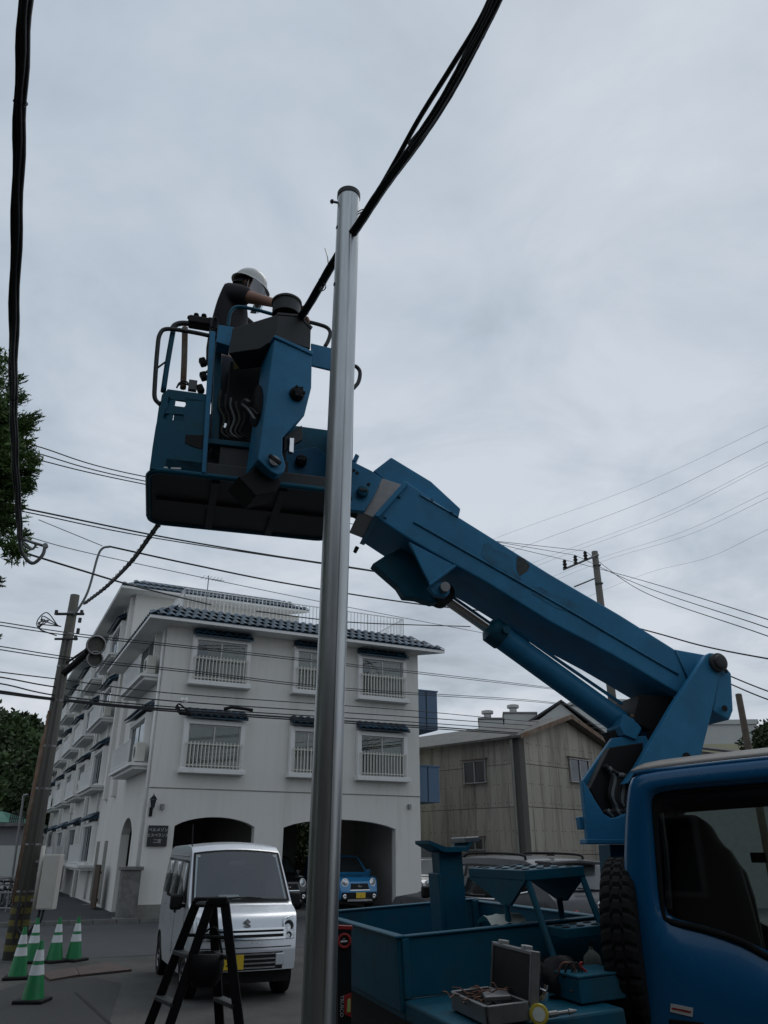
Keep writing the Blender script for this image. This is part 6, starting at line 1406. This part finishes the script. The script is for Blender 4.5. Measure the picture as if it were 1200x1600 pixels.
for pts in ([(279, 602), (284, 596), (292, 597), (297, 606)], [(276, 606), (281, 598), (290, 600), (300, 604)]): MB().tube(smoothpath(tr(pts, K(0, 0.5), npn), 4), 0.007, 5).build('hose', 'cable', cb1)
MB().box(tr([(301, 603)], K(0, 0.45), npn)[0], (0.06, 0.04, 0.08), BAX).build('switch_box', 'greycable', bk_)
for u, v in ((317, 566), (318, 588), (313, 608)): MB().box(tr([(u, v)], K(0, 0.12), npn)[0], (0.045, 0.05, 0.06), ((bex + Z_ * .5).normalized(), bey, (Z_ - bex * .5).normalized())).build('switch', 'black', bk_, bevel=0.01)

# ---------------- cab
ca = AZ(114); cn = V((ca.y, -ca.x, 0)); CP = V((1.235, 4.2, 0)); CWD = 1.6
outer = [(990, 1207), (1060, 1199), (1130, 1191), (1200, 1184), (1290, 1174), (1380, 1164), (1430, 1250), (1470, 1400), (1480, 1560), (1470, 1750), (1330, 1750), (1200, 1750), (1100, 1730), (1000, 1690), (986, 1590), (976, 1470), (972, 1390), (976, 1270), (981, 1222)]
winl = [(1030, 1240), (1075, 1236), (1135, 1231), (1200, 1226), (1270, 1220), (1330, 1216), (1380, 1290), (1400, 1390), (1405, 1480), (1380, 1530), (1300, 1522), (1215, 1500), (1160, 1469), (1100, 1449), (1046, 1438), (1035, 1422), (1029, 1350), (1022, 1270), (1021, 1250)]
def cpt(p, off): return PL(p[0], p[1], CP, cn) + cn * off
O_ = [cpt(p, 0) for p in outer]; WI = [cpt(p, 0) for p in winl]
def loop(f, off): return [w.lerp(o, f) + cn * off for w, o in zip(WI, O_)]
rows = [loop(-0.01, -0.05), loop(0.02, -0.012), loop(0.06, 0.0), loop(0.22, 0.045), loop(0.34, 0.05), loop(0.6, 0.048), loop(0.88, 0.035), loop(0.97, 0.012), loop(1.0, -0.03)]
cabo = MB().grid(rows, True).build('cab', 'cabblue', tk, smooth=True, sub=1, normals=True)
fr = [[p - cn * CWD for p in loop(f, -o)] for f, o in ((-0.01, -0.05), (0.05, 0.0), (0.3, 0.03), (0.9, 0.02), (1.0, -0.03))]
MB().grid(fr, True).build('far_side', 'cabblue', cabo, smooth=True)
n_ = len(WI)
seal = [w - cn * 0.008 for w in loop(0.012, 0)]; MB().tube(smoothpath(seal + seal[:1], 3), 0.016, 6).build('window_seal', 'rubber', cabo, smooth=True)
MB().poly(loop(0.0, -0.03)).build('side_window', 'cabglass', cabo, normals=False)
MB().poly([p - cn * CWD for p in loop(0.0, 0.02)]).build('side_window', 'cabglass', cabo, normals=False)
seal = [p - cn * (CWD - 0.03) for p in loop(0.02, 0)]; MB().tube(smoothpath(seal + seal[:1], 3), 0.03, 6).build('window_seal', 'black', cabo, smooth=True)
# roof: rolled edge, crowned skin
P = []
for i in range(6):
    a = O_[i] ; row = []
    for d, h in ((-0.012, 0.0), (-0.016, 0.014), (0.0, 0.030), (0.05, 0.048), (0.2, 0.072), (0.5, 0.092), (0.8, 0.096), (1.1, 0.092), (1.4, 0.072), (1.55, 0.048), (1.6, 0.02)): row.append(a - cn * d + Z_ * h + (ca * 0.02 if i == 0 and 0.0 < h < 0.11 else V((0, 0, 0))))
    P.append(row)
P = [[p * 1.0 + ca * 0.03 - Z_ * 0.05 if False else p - ca * 0.03 - Z_ * (0.6 * (p.z - P[0][0].z)) for p in P[0]]] + P
MB().grid(P).build('roof', 'rooftop', cabo, smooth=True, sub=1)
MB().tube([O_[i] + cn * 0.012 - Z_ * 0.005 for i in range(6)], 0.013, 6).build('drip_rail', 'cabblue', cabo, smooth=True)
# rear wall, floor, dash, seats
rr_ = [O_[i] for i in (0, 18, 17, 16, 15, 14, 13)]
MB().grid([[p - cn * 0.03 for p in rr_], [p - cn * (CWD - 0.03) for p in rr_]]).build('rear_wall', 'cabblue', cabo, smooth=True)
MB().grid([[p - cn * 0.05 + ca * 0.03 for p in rr_], [p - cn * (CWD - 0.05) + ca * 0.03 for p in rr_]]).build('rear_lining', 'seat', cabo)
MB().poly([O_[13] - cn * 0.04, O_[9] - cn * 0.04, O_[9] - cn * (CWD - 0.04), O_[13] - cn * (CWD - 0.04)]).build('floor', 'black', cabo, normals=False)
fr_ = [O_[i] for i in (5, 6, 7, 8, 9)]
MB().grid([[p - cn * 0.03 for p in fr_[1:]], [p - cn * (CWD - 0.03) for p in fr_[1:]]]).build('front_wall', 'cabblue', cabo, smooth=True)
zc = PL(1090, 1450, CP, cn).z
MB().box(CP + ca * 1.45 - cn * CWD / 2 + Z_ * (zc - 0.1), (0.35, CWD - 0.12, 0.5), (ca, cn, Z_)).build('dashboard', 'black', cabo, bevel=0.03)
for off in (0.28, 0.98):
    so = MB().prism(tr([(1044, 1276), (1060, 1272), (1085, 1273), (1104, 1281), (1114, 1300), (1122, 1319), (1140, 1330), (1156, 1356), (1172, 1410), (1190, 1480), (1200, 1560), (1050, 1560)], CP - cn * 0.28, cn) if off < 0.5 else [p - cn * 0.7 + ca * 0.02 for p in tr([(1044, 1300), (1085, 1296), (1104, 1306), (1122, 1330), (1156, 1370), (1172, 1420), (1200, 1560), (1050, 1560)], CP - cn * 0.28, cn)], -cn * 0.46).build('seat_back', 'seat', cabo, bevel=0.05, seg=3, smooth=True)
MB().tube(tr([(1032, 1270), (1040, 1330), (1046, 1420)], CP - cn * 0.10, cn), 0.015, 6).build('seat_belt', 'darkgrey', cabo)
p = tr([(1185, 1340)], CP - cn * (CWD - 0.06), cn)[0]; MB().box(p, (0.09, 0.01, 0.06), (ca, cn, Z_)).build('window_sticker', 'black', cabo)
# door sticker, handle
MB().prism(tr([(1048, 1568), (1083, 1575), (1082, 1589), (1047, 1581)], CP + cn * 0.052, cn), -cn * 0.003).build('door_sticker', 'sticker', cabo)
MB().prism(tr([(1050, 1574), (1080, 1580), (1079.5, 1583), (1049.5, 1577)], CP + cn * 0.0535, cn), -cn * 0.001).build('sticker_strip', 'red', cabo)
MB().prism(tr([(1045, 1592), (1100, 1598), (1100, 1625), (1045, 1618)], CP + cn * 0.053, cn), -cn * 0.01).build('door_handle', 'black', cabo, bevel=0.004)
# spare tyre behind the cab
tyc = PY(986, 1476, 4.40); R_t = 0.40; m = MB(); P = []
sg_n = 144
prof = [(0.60, -0.085), (0.84, -0.085), (0.95, -0.08), (1.0, -0.06), (1.0, -0.03), (0.985, -0.028), (0.985, -0.018), (1.0, -0.016), (1.0, 0.016), (0.985, 0.018), (0.985, 0.028), (1.0, 0.03), (1.0, 0.06), (0.95, 0.08), (0.84, 0.085), (0.60, 0.085)]
a1_ = Z_; b1_ = ca.cross(Z_).normalized()
for k in range(sg_n + 1):
    row = []
    for j, (r, h) in enumerate(prof):
        kk = k + (2 if 5 <= j <= 10 else 0); dr = -0.012 if (kk % 4 == 0 and 2 <= j <= 13) else 0
        an = 2 * math.pi * (k + 0.5 * abs(j - 7.5)) / sg_n; row.append(tyc + ca * h + (a1_ * math.cos(an) + b1_ * math.sin(an)) * (R_t * r + dr))
    P.append(row)
sp_t = thing('spare_tyre', V((tyc.x, tyc.y, tyc.z - R_t)), 'black treaded spare tyre standing behind the blue cab', 'tyre')
m.grid(P); m.build('tyre', 'rubber', sp_t)
MB().lathe(tyc, ca, [(R_t * 0.62, -0.06), (R_t * 0.5, -0.03), (R_t * 0.15, -0.04), (0.02, -0.04)], 24, caps=False).build('rim', 'dullmetal', sp_t)
# steel chest beside the tyre
q = PL(903, 1530, T(0, -0.62, 0), ey); ta, tz = (q - A_bot).dot(ex), (q - A_bot).dot(ez)
ch = thing('steel_chest', T(ta + 0.1, -0.5, 0), 'small blue steel chest on the deck by the spare tyre', 'chest')
MB().box(T(ta + 0.12, -0.50, tz / 2 + 0.001), (0.24, 0.24, tz - 0.004), TAX).build('chest_body', 'bluedirty', ch, bevel=0.006)
MB().box(T(ta + 0.12, -0.50, tz + 0.006), (0.25, 0.25, 0.012), TAX).build('lid', 'bluedirty', ch, bevel=0.004)

# ================================================================== TOOLS ON THE DECK
def DK(u, v): return PL(u, v, T(0, 0, 0), ez)
h0, h1 = DK(771, 1570), DK(833, 1596); hd_ = (h1 - h0).normalized(); hq = ez.cross(hd_).normalized()
if hq.x > 0: hq = -hq
LW = (h1 - h0).length
cs_ = thing('tool_case', (h0 + h1) / 2, 'open aluminium tool case with black lining on the deck', 'case')
lidh = 0.185
ldn = (ez * 0.98 - hq * 0.18).normalized(); lq = ldn.cross(hd_).normalized()
lid = MB().box((h0 + h1) / 2 + ldn * (lidh / 2 + 0.06), (LW, lidh, 0.03), (hd_, ldn, lq)).build('lid', 'black', cs_)
m = MB()
for f in (-0.5, 0.5): m.box((h0 + h1) / 2 + ldn * (lidh / 2 + 0.06) + hd_ * (f * LW), (0.018, lidh + 0.02, 0.042), (hd_, ldn, lq))
for f in (0.0, 1.0): m.box((h0 + h1) / 2 + ldn * (lidh * f + 0.06), (LW, 0.018, 0.040), (hd_, ldn, lq))
m.build('lid_trim', 'dullmetal', lid, bevel=0.004)
for f in (-0.3, 0.3): MB().box((h0 + h1) / 2 + ldn * (lidh + 0.075) + hd_ * (f * LW), (0.04, 0.02, 0.04), (hd_, ldn, lq)).build('clasp', 'alu', lid, bevel=0.004)
bc = (h0 + h1) / 2 + hq * (lidh / 2 + 0.015) + ez * 0.04
tray = MB().box(bc - ez * 0.02, (LW, lidh, 0.03), (hd_, hq, ez)).build('tray', 'black', cs_)
m = MB()
for f in (-0.5, 0.5): m.box(bc + hd_ * (f * LW), (0.016, lidh, 0.07), (hd_, hq, ez)); m.box(bc + hq * (f * lidh), (LW - 0.016, 0.016, 0.069), (hd_, hq, ez))
m.build('tray_side', 'dullmetal', tray, bevel=0.004)
MB().box(bc + hd_ * 0.04 - hq * 0.02 + ez * 0.04, (0.16, 0.11, 0.02), ((hd_ + hq * .3).normalized(), (hq - hd_ * .3).normalized(), ez)).build('parts_box', 'dullmetal', thing('parts_box', bc, 'small grey parts box lying in the open tool case', 'box'), bevel=0.004)
hank = thing('wire_offcuts', bc, 'tangled reddish copper wire offcuts in the open tool case', 'wire')
m = MB()
for k in range(26):
    a = bc + hd_ * random.uniform(-0.14, 0.05) + hq * random.uniform(-0.1, 0.12) + ez * random.uniform(0.0, 0.05); d = hd_ * random.uniform(-.1, .1) + hq * random.uniform(-.1, .1) + ez * random.uniform(-0.01, .04)
    d *= 0.7; m.tube([a, a + d * .5 + ez * 0.01, a + d], 0.003, 4)
tag(m.build('wire', 'copper', hank), kind='stuff')
tm_ = thing('tape_measure', DK(842, 1596), 'yellow tape measure beside the open tool case', 'tape measure')
c = PY(842, 1585, DK(842, 1596).y); nn = (EYE - c).normalized()
MB().lathe(c - nn * 0.02, nn, [(0.036, 0), (0.040, 0.008), (0.040, 0.036), (0.035, 0.042), (0.0, 0.042)], 24).build('housing', 'yellow', tm_, smooth='auto')
MB().lathe(c + nn * 0.022, nn, [(0.026, 0), (0.026, 0.003), (0.0, 0.004)], 20).build('face', 'paper', tm_)
bt = thing('metal_bit', DK(880, 1588), 'long dark metal drill bit lying by the tape measure', 'tool')
a, b = DK(858, 1592) + ez * 0.015, DK(902, 1588) + ez * 0.02
MB().tube([a, a.lerp(b, .3), a.lerp(b, .32), a.lerp(b, .7), a.lerp(b, .72), b], [0.012, 0.012, 0.008, 0.008, 0.012, 0.004], 8).build('bit', 'dullmetal', bt)
ck = thing('steel_fitting', DK(848, 1578), 'shiny steel fitting lying behind the tape measure', 'fitting')
p = DK(846, 1580) + ez * 0.03
MB().lathe(p, V((0.35, 0.1, 0.9)), [(0.022, 0), (0.028, 0.01), (0.028, 0.05), (0.018, 0.055), (0.018, 0.075), (0.01, 0.075)], 16).build('body', 'chrome', ck, smooth='auto')
MB().tube([p + V((-0.04, 0, -0.01)), p + V((0.0, 0, 0.02))], 0.012, 8).build('stem', 'dullmetal', ck)
# power tool and bag heap behind the case
hp_ = thing('power_tool', DK(868, 1560), 'dark olive power tool slung across the deck behind the case', 'power tool')
a, b = PY(832, 1512, 4.55), PY(900, 1548, 4.5); d = (b - a).normalized()
MB().lathe(a, d, [(0.035, 0), (0.05, 0.02), (0.055, 0.08), (0.05, 0.12), (0.045, 0.2), (0.05, 0.22), (0.045, 0.30), (0.02, 0.31)], 18).build('motor_housing', 'toolgreen', hp_, smooth='auto')
MB().tube([a + Z_ * 0.06 + d * 0.05, a + Z_ * 0.07 + d * 0.2], 0.018, 8).build('side_tube', 'black', hp_, smooth='auto')
MB().box(a + d * 0.26 - Z_ * 0.06, (0.09, 0.06, 0.14), ((d + Z_ * -.2).normalized(), Y_, Z_)).build('grip', 'black', hp_, bevel=0.015)
hb = thing('cable_bag', DK(890, 1570), 'heap of black bag and red-tipped leads on the deck', 'bag')
P = []
cb_ = DK(885, 1560) + Z_ * 0.02
for i in range(9):
    row = []
    for j in range(16):
        an = 2 * math.pi * j / 16; ph = math.pi * i / 16; r = 0.12 * (1 + 0.22 * math.sin(3 * an + i) + 0.1 * math.sin(5 * an))
        row.append(cb_ + V((r * math.cos(an) * math.cos(ph), 0.6 * r * math.sin(an) * math.cos(ph) + 0.06, 0.15 * math.sin(ph))))
    P.append(row)
MB().grid(P, True).build('bag_body', 'black', hb, smooth=True)
for k, mt in enumerate(('copper', 'cable', 'cable', 'red')):
    b0_ = cb_ + V((-0.05 + k * 0.03, -0.06, 0.07))
    MB().tube(smoothpath([b0_, b0_ + V((0.03, -0.02, 0.06)), b0_ + V((0.08 - 0.02 * k, -0.02, 0.05)), b0_ + V((0.08, -0.03, -0.01)), b0_ + V((0.05, -0.05, -0.05))], 5), 0.005, 6).build('lead', mt, hb, smooth=True)
MB().lathe(cb_ + V((0.09, -0.10, 0.05)), V((0.3, -1, 0.2)), [(0.016, 0), (0.016, 0.04), (0.01, 0.045)], 10).build('red_tip', 'red', hb)
# folded white cloth on the box edge, clear plastic sheet
fc = thing('white_sheet', T(0.75, 0.1, BXH), 'folded white sheet lying on the box rim behind the step', 'sheet')
a, b = PL(768, 1446, T(0, 0.12, 0), ey), PL(824, 1440, T(0, 0.12, 0), ey); P = []
for i in range(9): P.append([a.lerp(b, i / 8) + ey * (0.05 * j) + ez * ((0.0, 0.03, 0.04, 0.025, 0.0)[j] + 0.004 * math.sin(i * 2 + j)) for j in range(5)])
MB().grid(P).build('sheet_fold', 'paper', fc, smooth=True)
fc2 = thing('plastic_jug', DK(925, 1530), 'pale plastic container by the lower tread', 'container')
p = PY(922, 1500, 4.75)
MB().lathe(p - Z_ * 0.12, Z_, [(0.05, 0), (0.06, 0.01), (0.06, 0.10), (0.055, 0.14), (0.025, 0.17), (0.025, 0.19)], 18).build('jug_body', 'paper', fc2, smooth='auto')
MB().lathe(p + Z_ * 0.07, Z_, [(0.028, 0), (0.028, 0.02)], 12).build('jug_cap', 'darkgrey', fc2)
# spirit level leaning on the rear of the box
lv_p = T(-0.07, 0.55, 0); lvn = -ex
lv = thing('spirit_level', PL(541, 1700, lv_p, Y_), 'black spirit level with red ends leaning on the deck box', 'spirit level')
LVY = 4.55; LP = PY(541, 1500, LVY); ln_ = V((0.12, -1, 0)).normalized()
def lt(name, pts, off, depth, mat, parent=None, bevel=0.002): return MB().prism(tr(pts, LP + ln_ * off, ln_), -ln_ * depth).build(name, mat, parent or lv, bevel=bevel)
lb = lt('level_body', [(528, 1451), (549, 1452), (549, 1690), (527, 1690)], 0, 0.035, 'black')
lt('end_cap', [(527, 1446), (551, 1447), (551, 1453), (527, 1452)], 0.004, 0.043, 'red')
rc = tr([(538, 1470)], LP, ln_)[0]
MB().torus(rc + ln_ * 0.003, ln_, 0.030, 0.007, 24, 6).build('round_ring', 'red', lb, smooth=True)
lt('round_vial', [(532, 1470), (543, 1469), (543, 1472), (532, 1473)], 0.003, 0.004, 'whitepaint', lb); lt('round_vial', [(535, 1466), (540, 1465.5), (540, 1468), (535, 1468.5)], 0.003, 0.004, 'greycable', lb)
lt('vial_frame', [(537, 1556), (549, 1551), (549, 1590), (538, 1585)], 0.004, 0.03, 'red', lb)
lt('vial', [(543, 1562), (548, 1560), (548, 1582), (542, 1582)], 0.006, 0.01, 'vial', lb)
lettering('TRUSCO', 0.024, lb, frame(tr([(534, 1572)], LP + ln_ * 0.002, ln_)[0], -Z_, V((-ln_.y, ln_.x, 0)) , ln_), 'signtext', 0.001)

# ================================================================== WORKER IN THE BUCKET
HEAD = PY(387, 449, 4.86); fwd = AZ(86); lft = V((-fwd.y, fwd.x, 0)); FLZ = K(0, 0, 0.27).z
wk = thing('person', V((HEAD.x - 0.12, HEAD.y, FLZ)), 'person in white helmet and dark T-shirt working in the bucket', 'person')
hh = HEAD.z - FLZ
def B(x, y, z): return V((HEAD.x - 0.11, HEAD.y, FLZ)) + fwd * x + lft * y + Z_ * z
sh_z = hh - 0.165
def skinmesh(name, pts, edges, rads, mat, parent, sub=2, extra=None, root=0):
    me = bpy.data.meshes.new(name); me.from_pydata(pts, edges, []); o = bpy.data.objects.new(name, me); COL.objects.link(o)
    md = o.modifiers.new('skin', 'SKIN'); md.use_smooth_shade = True
    for i, r in enumerate(rads): me.skin_vertices[0].data[i].radius = (r, r) if not isinstance(r, tuple) else r
    me.skin_vertices[0].data[root].use_root = True
    q = o.modifiers.new('sub', 'SUBSURF'); q.levels = sub; q.render_levels = sub
    bpy.context.view_layer.update()
    ev = o.evaluated_get(bpy.context.evaluated_depsgraph_get()); me2 = bpy.data.meshes.new_from_object(ev); bpy.data.objects.remove(o)
    if extra:
        bm = bmesh.new(); bm.from_mesh(me2); m2 = extra.mesh('x'); bm.from_mesh(m2); bm.to_mesh(me2); bm.free()
    me2.name = name; me2.transform(Matrix.Translation(-org(parent))); me2.materials.clear(); me2.materials.append(MATS[mat])
    for p in me2.polygons: p.use_smooth = True
    n = bpy.data.objects.new(name, me2); COL.objects.link(n); n.parent = parent; ORG[n.name] = org(parent); return n
pts, edges, rads = [], [], []
def pv(p, r, link=None):
    pts.append(p); rads.append(r)
    if link is not None: edges.append((link, len(pts) - 1))
    return len(pts) - 1
pel = pv(B(0, 0, 0.86), 0.13); wst = pv(B(0.0, 0, 1.02), 0.12, pel); cst = pv(B(0.0, 0, sh_z - 0.12), 0.14, wst); nk0 = pv(B(0.05, 0, sh_z + 0.02), 0.07, cst); nk = pv(B(0.09, 0, sh_z + 0.11), 0.055, nk0); pv(B(0.115, 0, hh - 0.03), 0.05, nk)
elbow = {}
for s in (1, -1):
    shd_ = pv(B(0.02, s * 0.17, sh_z - 0.03), 0.07, cst); el = pv(B(0.24, s * 0.24, sh_z - 0.14), 0.044, shd_); wr = pv(B(0.46, s * 0.10, sh_z - 0.08), 0.03, el); elbow[s] = (shd_, el)
    pm = pv(B(0.53, s * 0.07, sh_z - 0.07), 0.032, wr)
    for k in range(4):
        y = s * (0.07 + 0.021 * (k - 1.5)); ln = (0.030, 0.036, 0.034, 0.026)[k]
        f1 = pv(B(0.57, y, sh_z - 0.062 - 0.004 * k), 0.009, pm); f2 = pv(B(0.57 + ln, y, sh_z - 0.07), 0.0085, f1); pv(B(0.565 + ln, y, sh_z - 0.10), 0.0075, f2)
    th = pv(B(0.535, s * 0.03, sh_z - 0.08), 0.010, pm); pv(B(0.565, s * 0.02, sh_z - 0.10), 0.0085, th)
    hip = pv(B(0, s * 0.10, 0.80), 0.09, pel); kn = pv(B(0.02, s * 0.11, 0.45), 0.06, hip); an_ = pv(B(0, s * 0.11, 0.08), 0.04, kn); pv(B(0.14, s * 0.12, 0.04), 0.038, an_)
# head: tilted down and turned to the work on the right
tilt = rad(24); hf = (fwd * math.cos(tilt) - Z_ * math.sin(tilt)).normalized(); hu = (Z_ * math.cos(tilt) + fwd * math.sin(tilt)).normalized()
hdm = MB(); P = []
for i in range(17):
    ph = -math.pi / 2 + math.pi * i / 16; row = []
    for j in range(28):
        an = 2 * math.pi * j / 28; cx, cy, cz = math.cos(ph) * math.cos(an), math.cos(ph) * math.sin(an), math.sin(ph)
        x, y, z = 0.098 * cx, 0.077 * cy, 0.122 * cz
        if z < -0.02: y *= 1 - 0.28 * (-z / 0.12) ** 1.2; x *= 1 - (0.10 if cx > 0 else 0.3) * (-z / 0.12)
        f = max(0, cx) ** 6
        x += f * (0.026 * math.exp(-((z + 0.02) / 0.018) ** 2 - (y / 0.016) ** 2) + 0.008 * math.exp(-((z - 0.03) / 0.012) ** 2) - 0.008 * math.exp(-((z - 0.008) / 0.012) ** 2 - ((abs(y) - 0.032) / 0.016) ** 2) + 0.008 * math.exp(-((z + 0.062) / 0.010) ** 2 - (y / 0.026) ** 2) - 0.006 * math.exp(-((z + 0.052) / 0.006) ** 2) + 0.010 * math.exp(-((z + 0.10) / 0.018) ** 2))
        row.append(HEAD + hf * x + lft * y + hu * z)
    P.append(row)
hdm.grid(P, True)
for s in (1, -1):
    P = []
    for i in range(9):
        ph = -math.pi / 2 + math.pi * i / 8; P.append([HEAD + hf * (-0.012 + 0.019 * math.cos(ph) * math.cos(a_)) + lft * (s * (0.078 + 0.010 * math.cos(ph) * math.sin(a_))) + hu * (-0.005 + 0.033 * math.sin(ph)) for a_ in [2 * math.pi * j / 10 for j in range(10)]])
    hdm.grid(P, True)
body = skinmesh('body', pts, edges, rads, 'skin', wk, 2, hdm)
def sub_skin(name, idx, scale, mat, sub=2):
    mp_ = {}; p2, r2, e2 = [], [], []
    for i, (p, r, sc_) in enumerate(idx): p2.append(p); r2.append(r)
    return p2, r2
sp, se, sr_ = [], [], []
def ps(p, r, link=None):
    sp.append(p); sr_.append(r)
    if link is not None: se.append((link, len(sp) - 1))
    return len(sp) - 1
a_ = ps(B(0, 0, 0.80), 0.165); b_ = ps(B(-0.02, 0, 1.05), 0.165, a_); c_ = ps(B(-0.02, 0, sh_z - 0.14), 0.185, b_); d_ = ps(B(0.035, 0, sh_z + 0.01), 0.115, c_); ps(B(0.06, 0, sh_z + 0.045), 0.078, d_)
for s in (1, -1):
    q = ps(B(0.02, s * 0.175, sh_z - 0.03), 0.092, c_); ps(B(0.17, s * 0.225, sh_z - 0.11), 0.072, q)
skinmesh('shirt', sp, se, sr_, 'shirt', wk, 2)
sp, se, sr_ = [], [], []
a_ = ps(B(0, 0, 0.98), 0.14)
for s in (1, -1):
    h_ = ps(B(0, s * 0.10, 0.78), 0.105, a_); k_ = ps(B(0.02, s * 0.11, 0.45), 0.08, h_); ps(B(0, s * 0.11, 0.07), 0.07, k_)
skinmesh('trousers', sp, se, sr_, 'trousers', wk, 2)
# hair below the helmet, helmet shell, brim, strap, face shield
P = []
for i in range(8):
    ph = rad(-42 + 14 * i); P.append([HEAD + hf * (0.105 * math.cos(ph) * math.cos(an)) + lft * (0.084 * math.cos(ph) * math.sin(an)) + hu * (0.127 * math.sin(ph)) for an in [rad(80 + 200 * j / 14) for j in range(15)]])
MB().grid(P).build('hair', 'hair', wk, smooth=True)
P = []
for i in range(9):
    ph = rad(90 * i / 8); P.append([HEAD + hu * (0.035 + 0.125 * math.sin(ph)) + hf * (0.138 * math.cos(ph) ** 0.8 * math.cos(an)) + lft * (0.116 * math.cos(ph) ** 0.8 * math.sin(an)) for an in [2 * math.pi * j / 32 for j in range(32)]])
hel = MB().grid(P, True).build('helmet', 'helmet', wk, smooth=True)
P = []
for q, dz in ((1.0, 0.037), (1.10, 0.022), (1.12, 0.016), (0.98, 0.022)):
    P.append([HEAD + hu * dz + hf * (0.138 * q * math.cos(an) + 0.035 * (q - 1.0) * 8 * max(0, math.cos(an)) ** 2) + lft * (0.116 * q * math.sin(an)) for an in [2 * math.pi * j / 32 for j in range(32)]])
MB().grid(P, True).build('brim', 'helmet', hel, smooth=True)
P = []
for q, dz in ((0.96, 0.03), (0.99, -0.035)): P.append([HEAD + hu * dz + hf * (0.120 * q * math.cos(an)) + lft * (0.098 * q * math.sin(an)) for an in [rad(95 + 170 * j / 16) for j in range(17)]])
MB().grid(P).build('helmet_band', 'black', hel, smooth=True)
P = []
for i in range(5):
    z = 0.045 - 0.045 * i; P.append([HEAD + hu * z + hf * (0.165 * math.cos(an) + 0.018 * i * 0.4) + lft * (0.128 * math.sin(an)) for an in [rad(-72 + 144 * j / 14) for j in range(15)]])
MB().grid(P).build('face_shield', 'visor', hel, smooth=True)
MB().tube(smoothpath([HEAD + lft * -0.09 + hf * 0.01 + hu * 0.03, HEAD + lft * -0.083 + hf * 0.035 + hu * -0.05, HEAD + hf * 0.07 + hu * -0.125, HEAD + lft * 0.083 + hf * 0.035 + hu * -0.05, HEAD + lft * 0.09 + hf * 0.01 + hu * 0.03], 5), 0.005, 5).build('chin_strap', 'sticker', hel, smooth=True)
for o in list(bpy.data.objects):
    if o.type == 'MESH' and len(o.data.vertices) == 0: bpy.data.objects.remove(o)
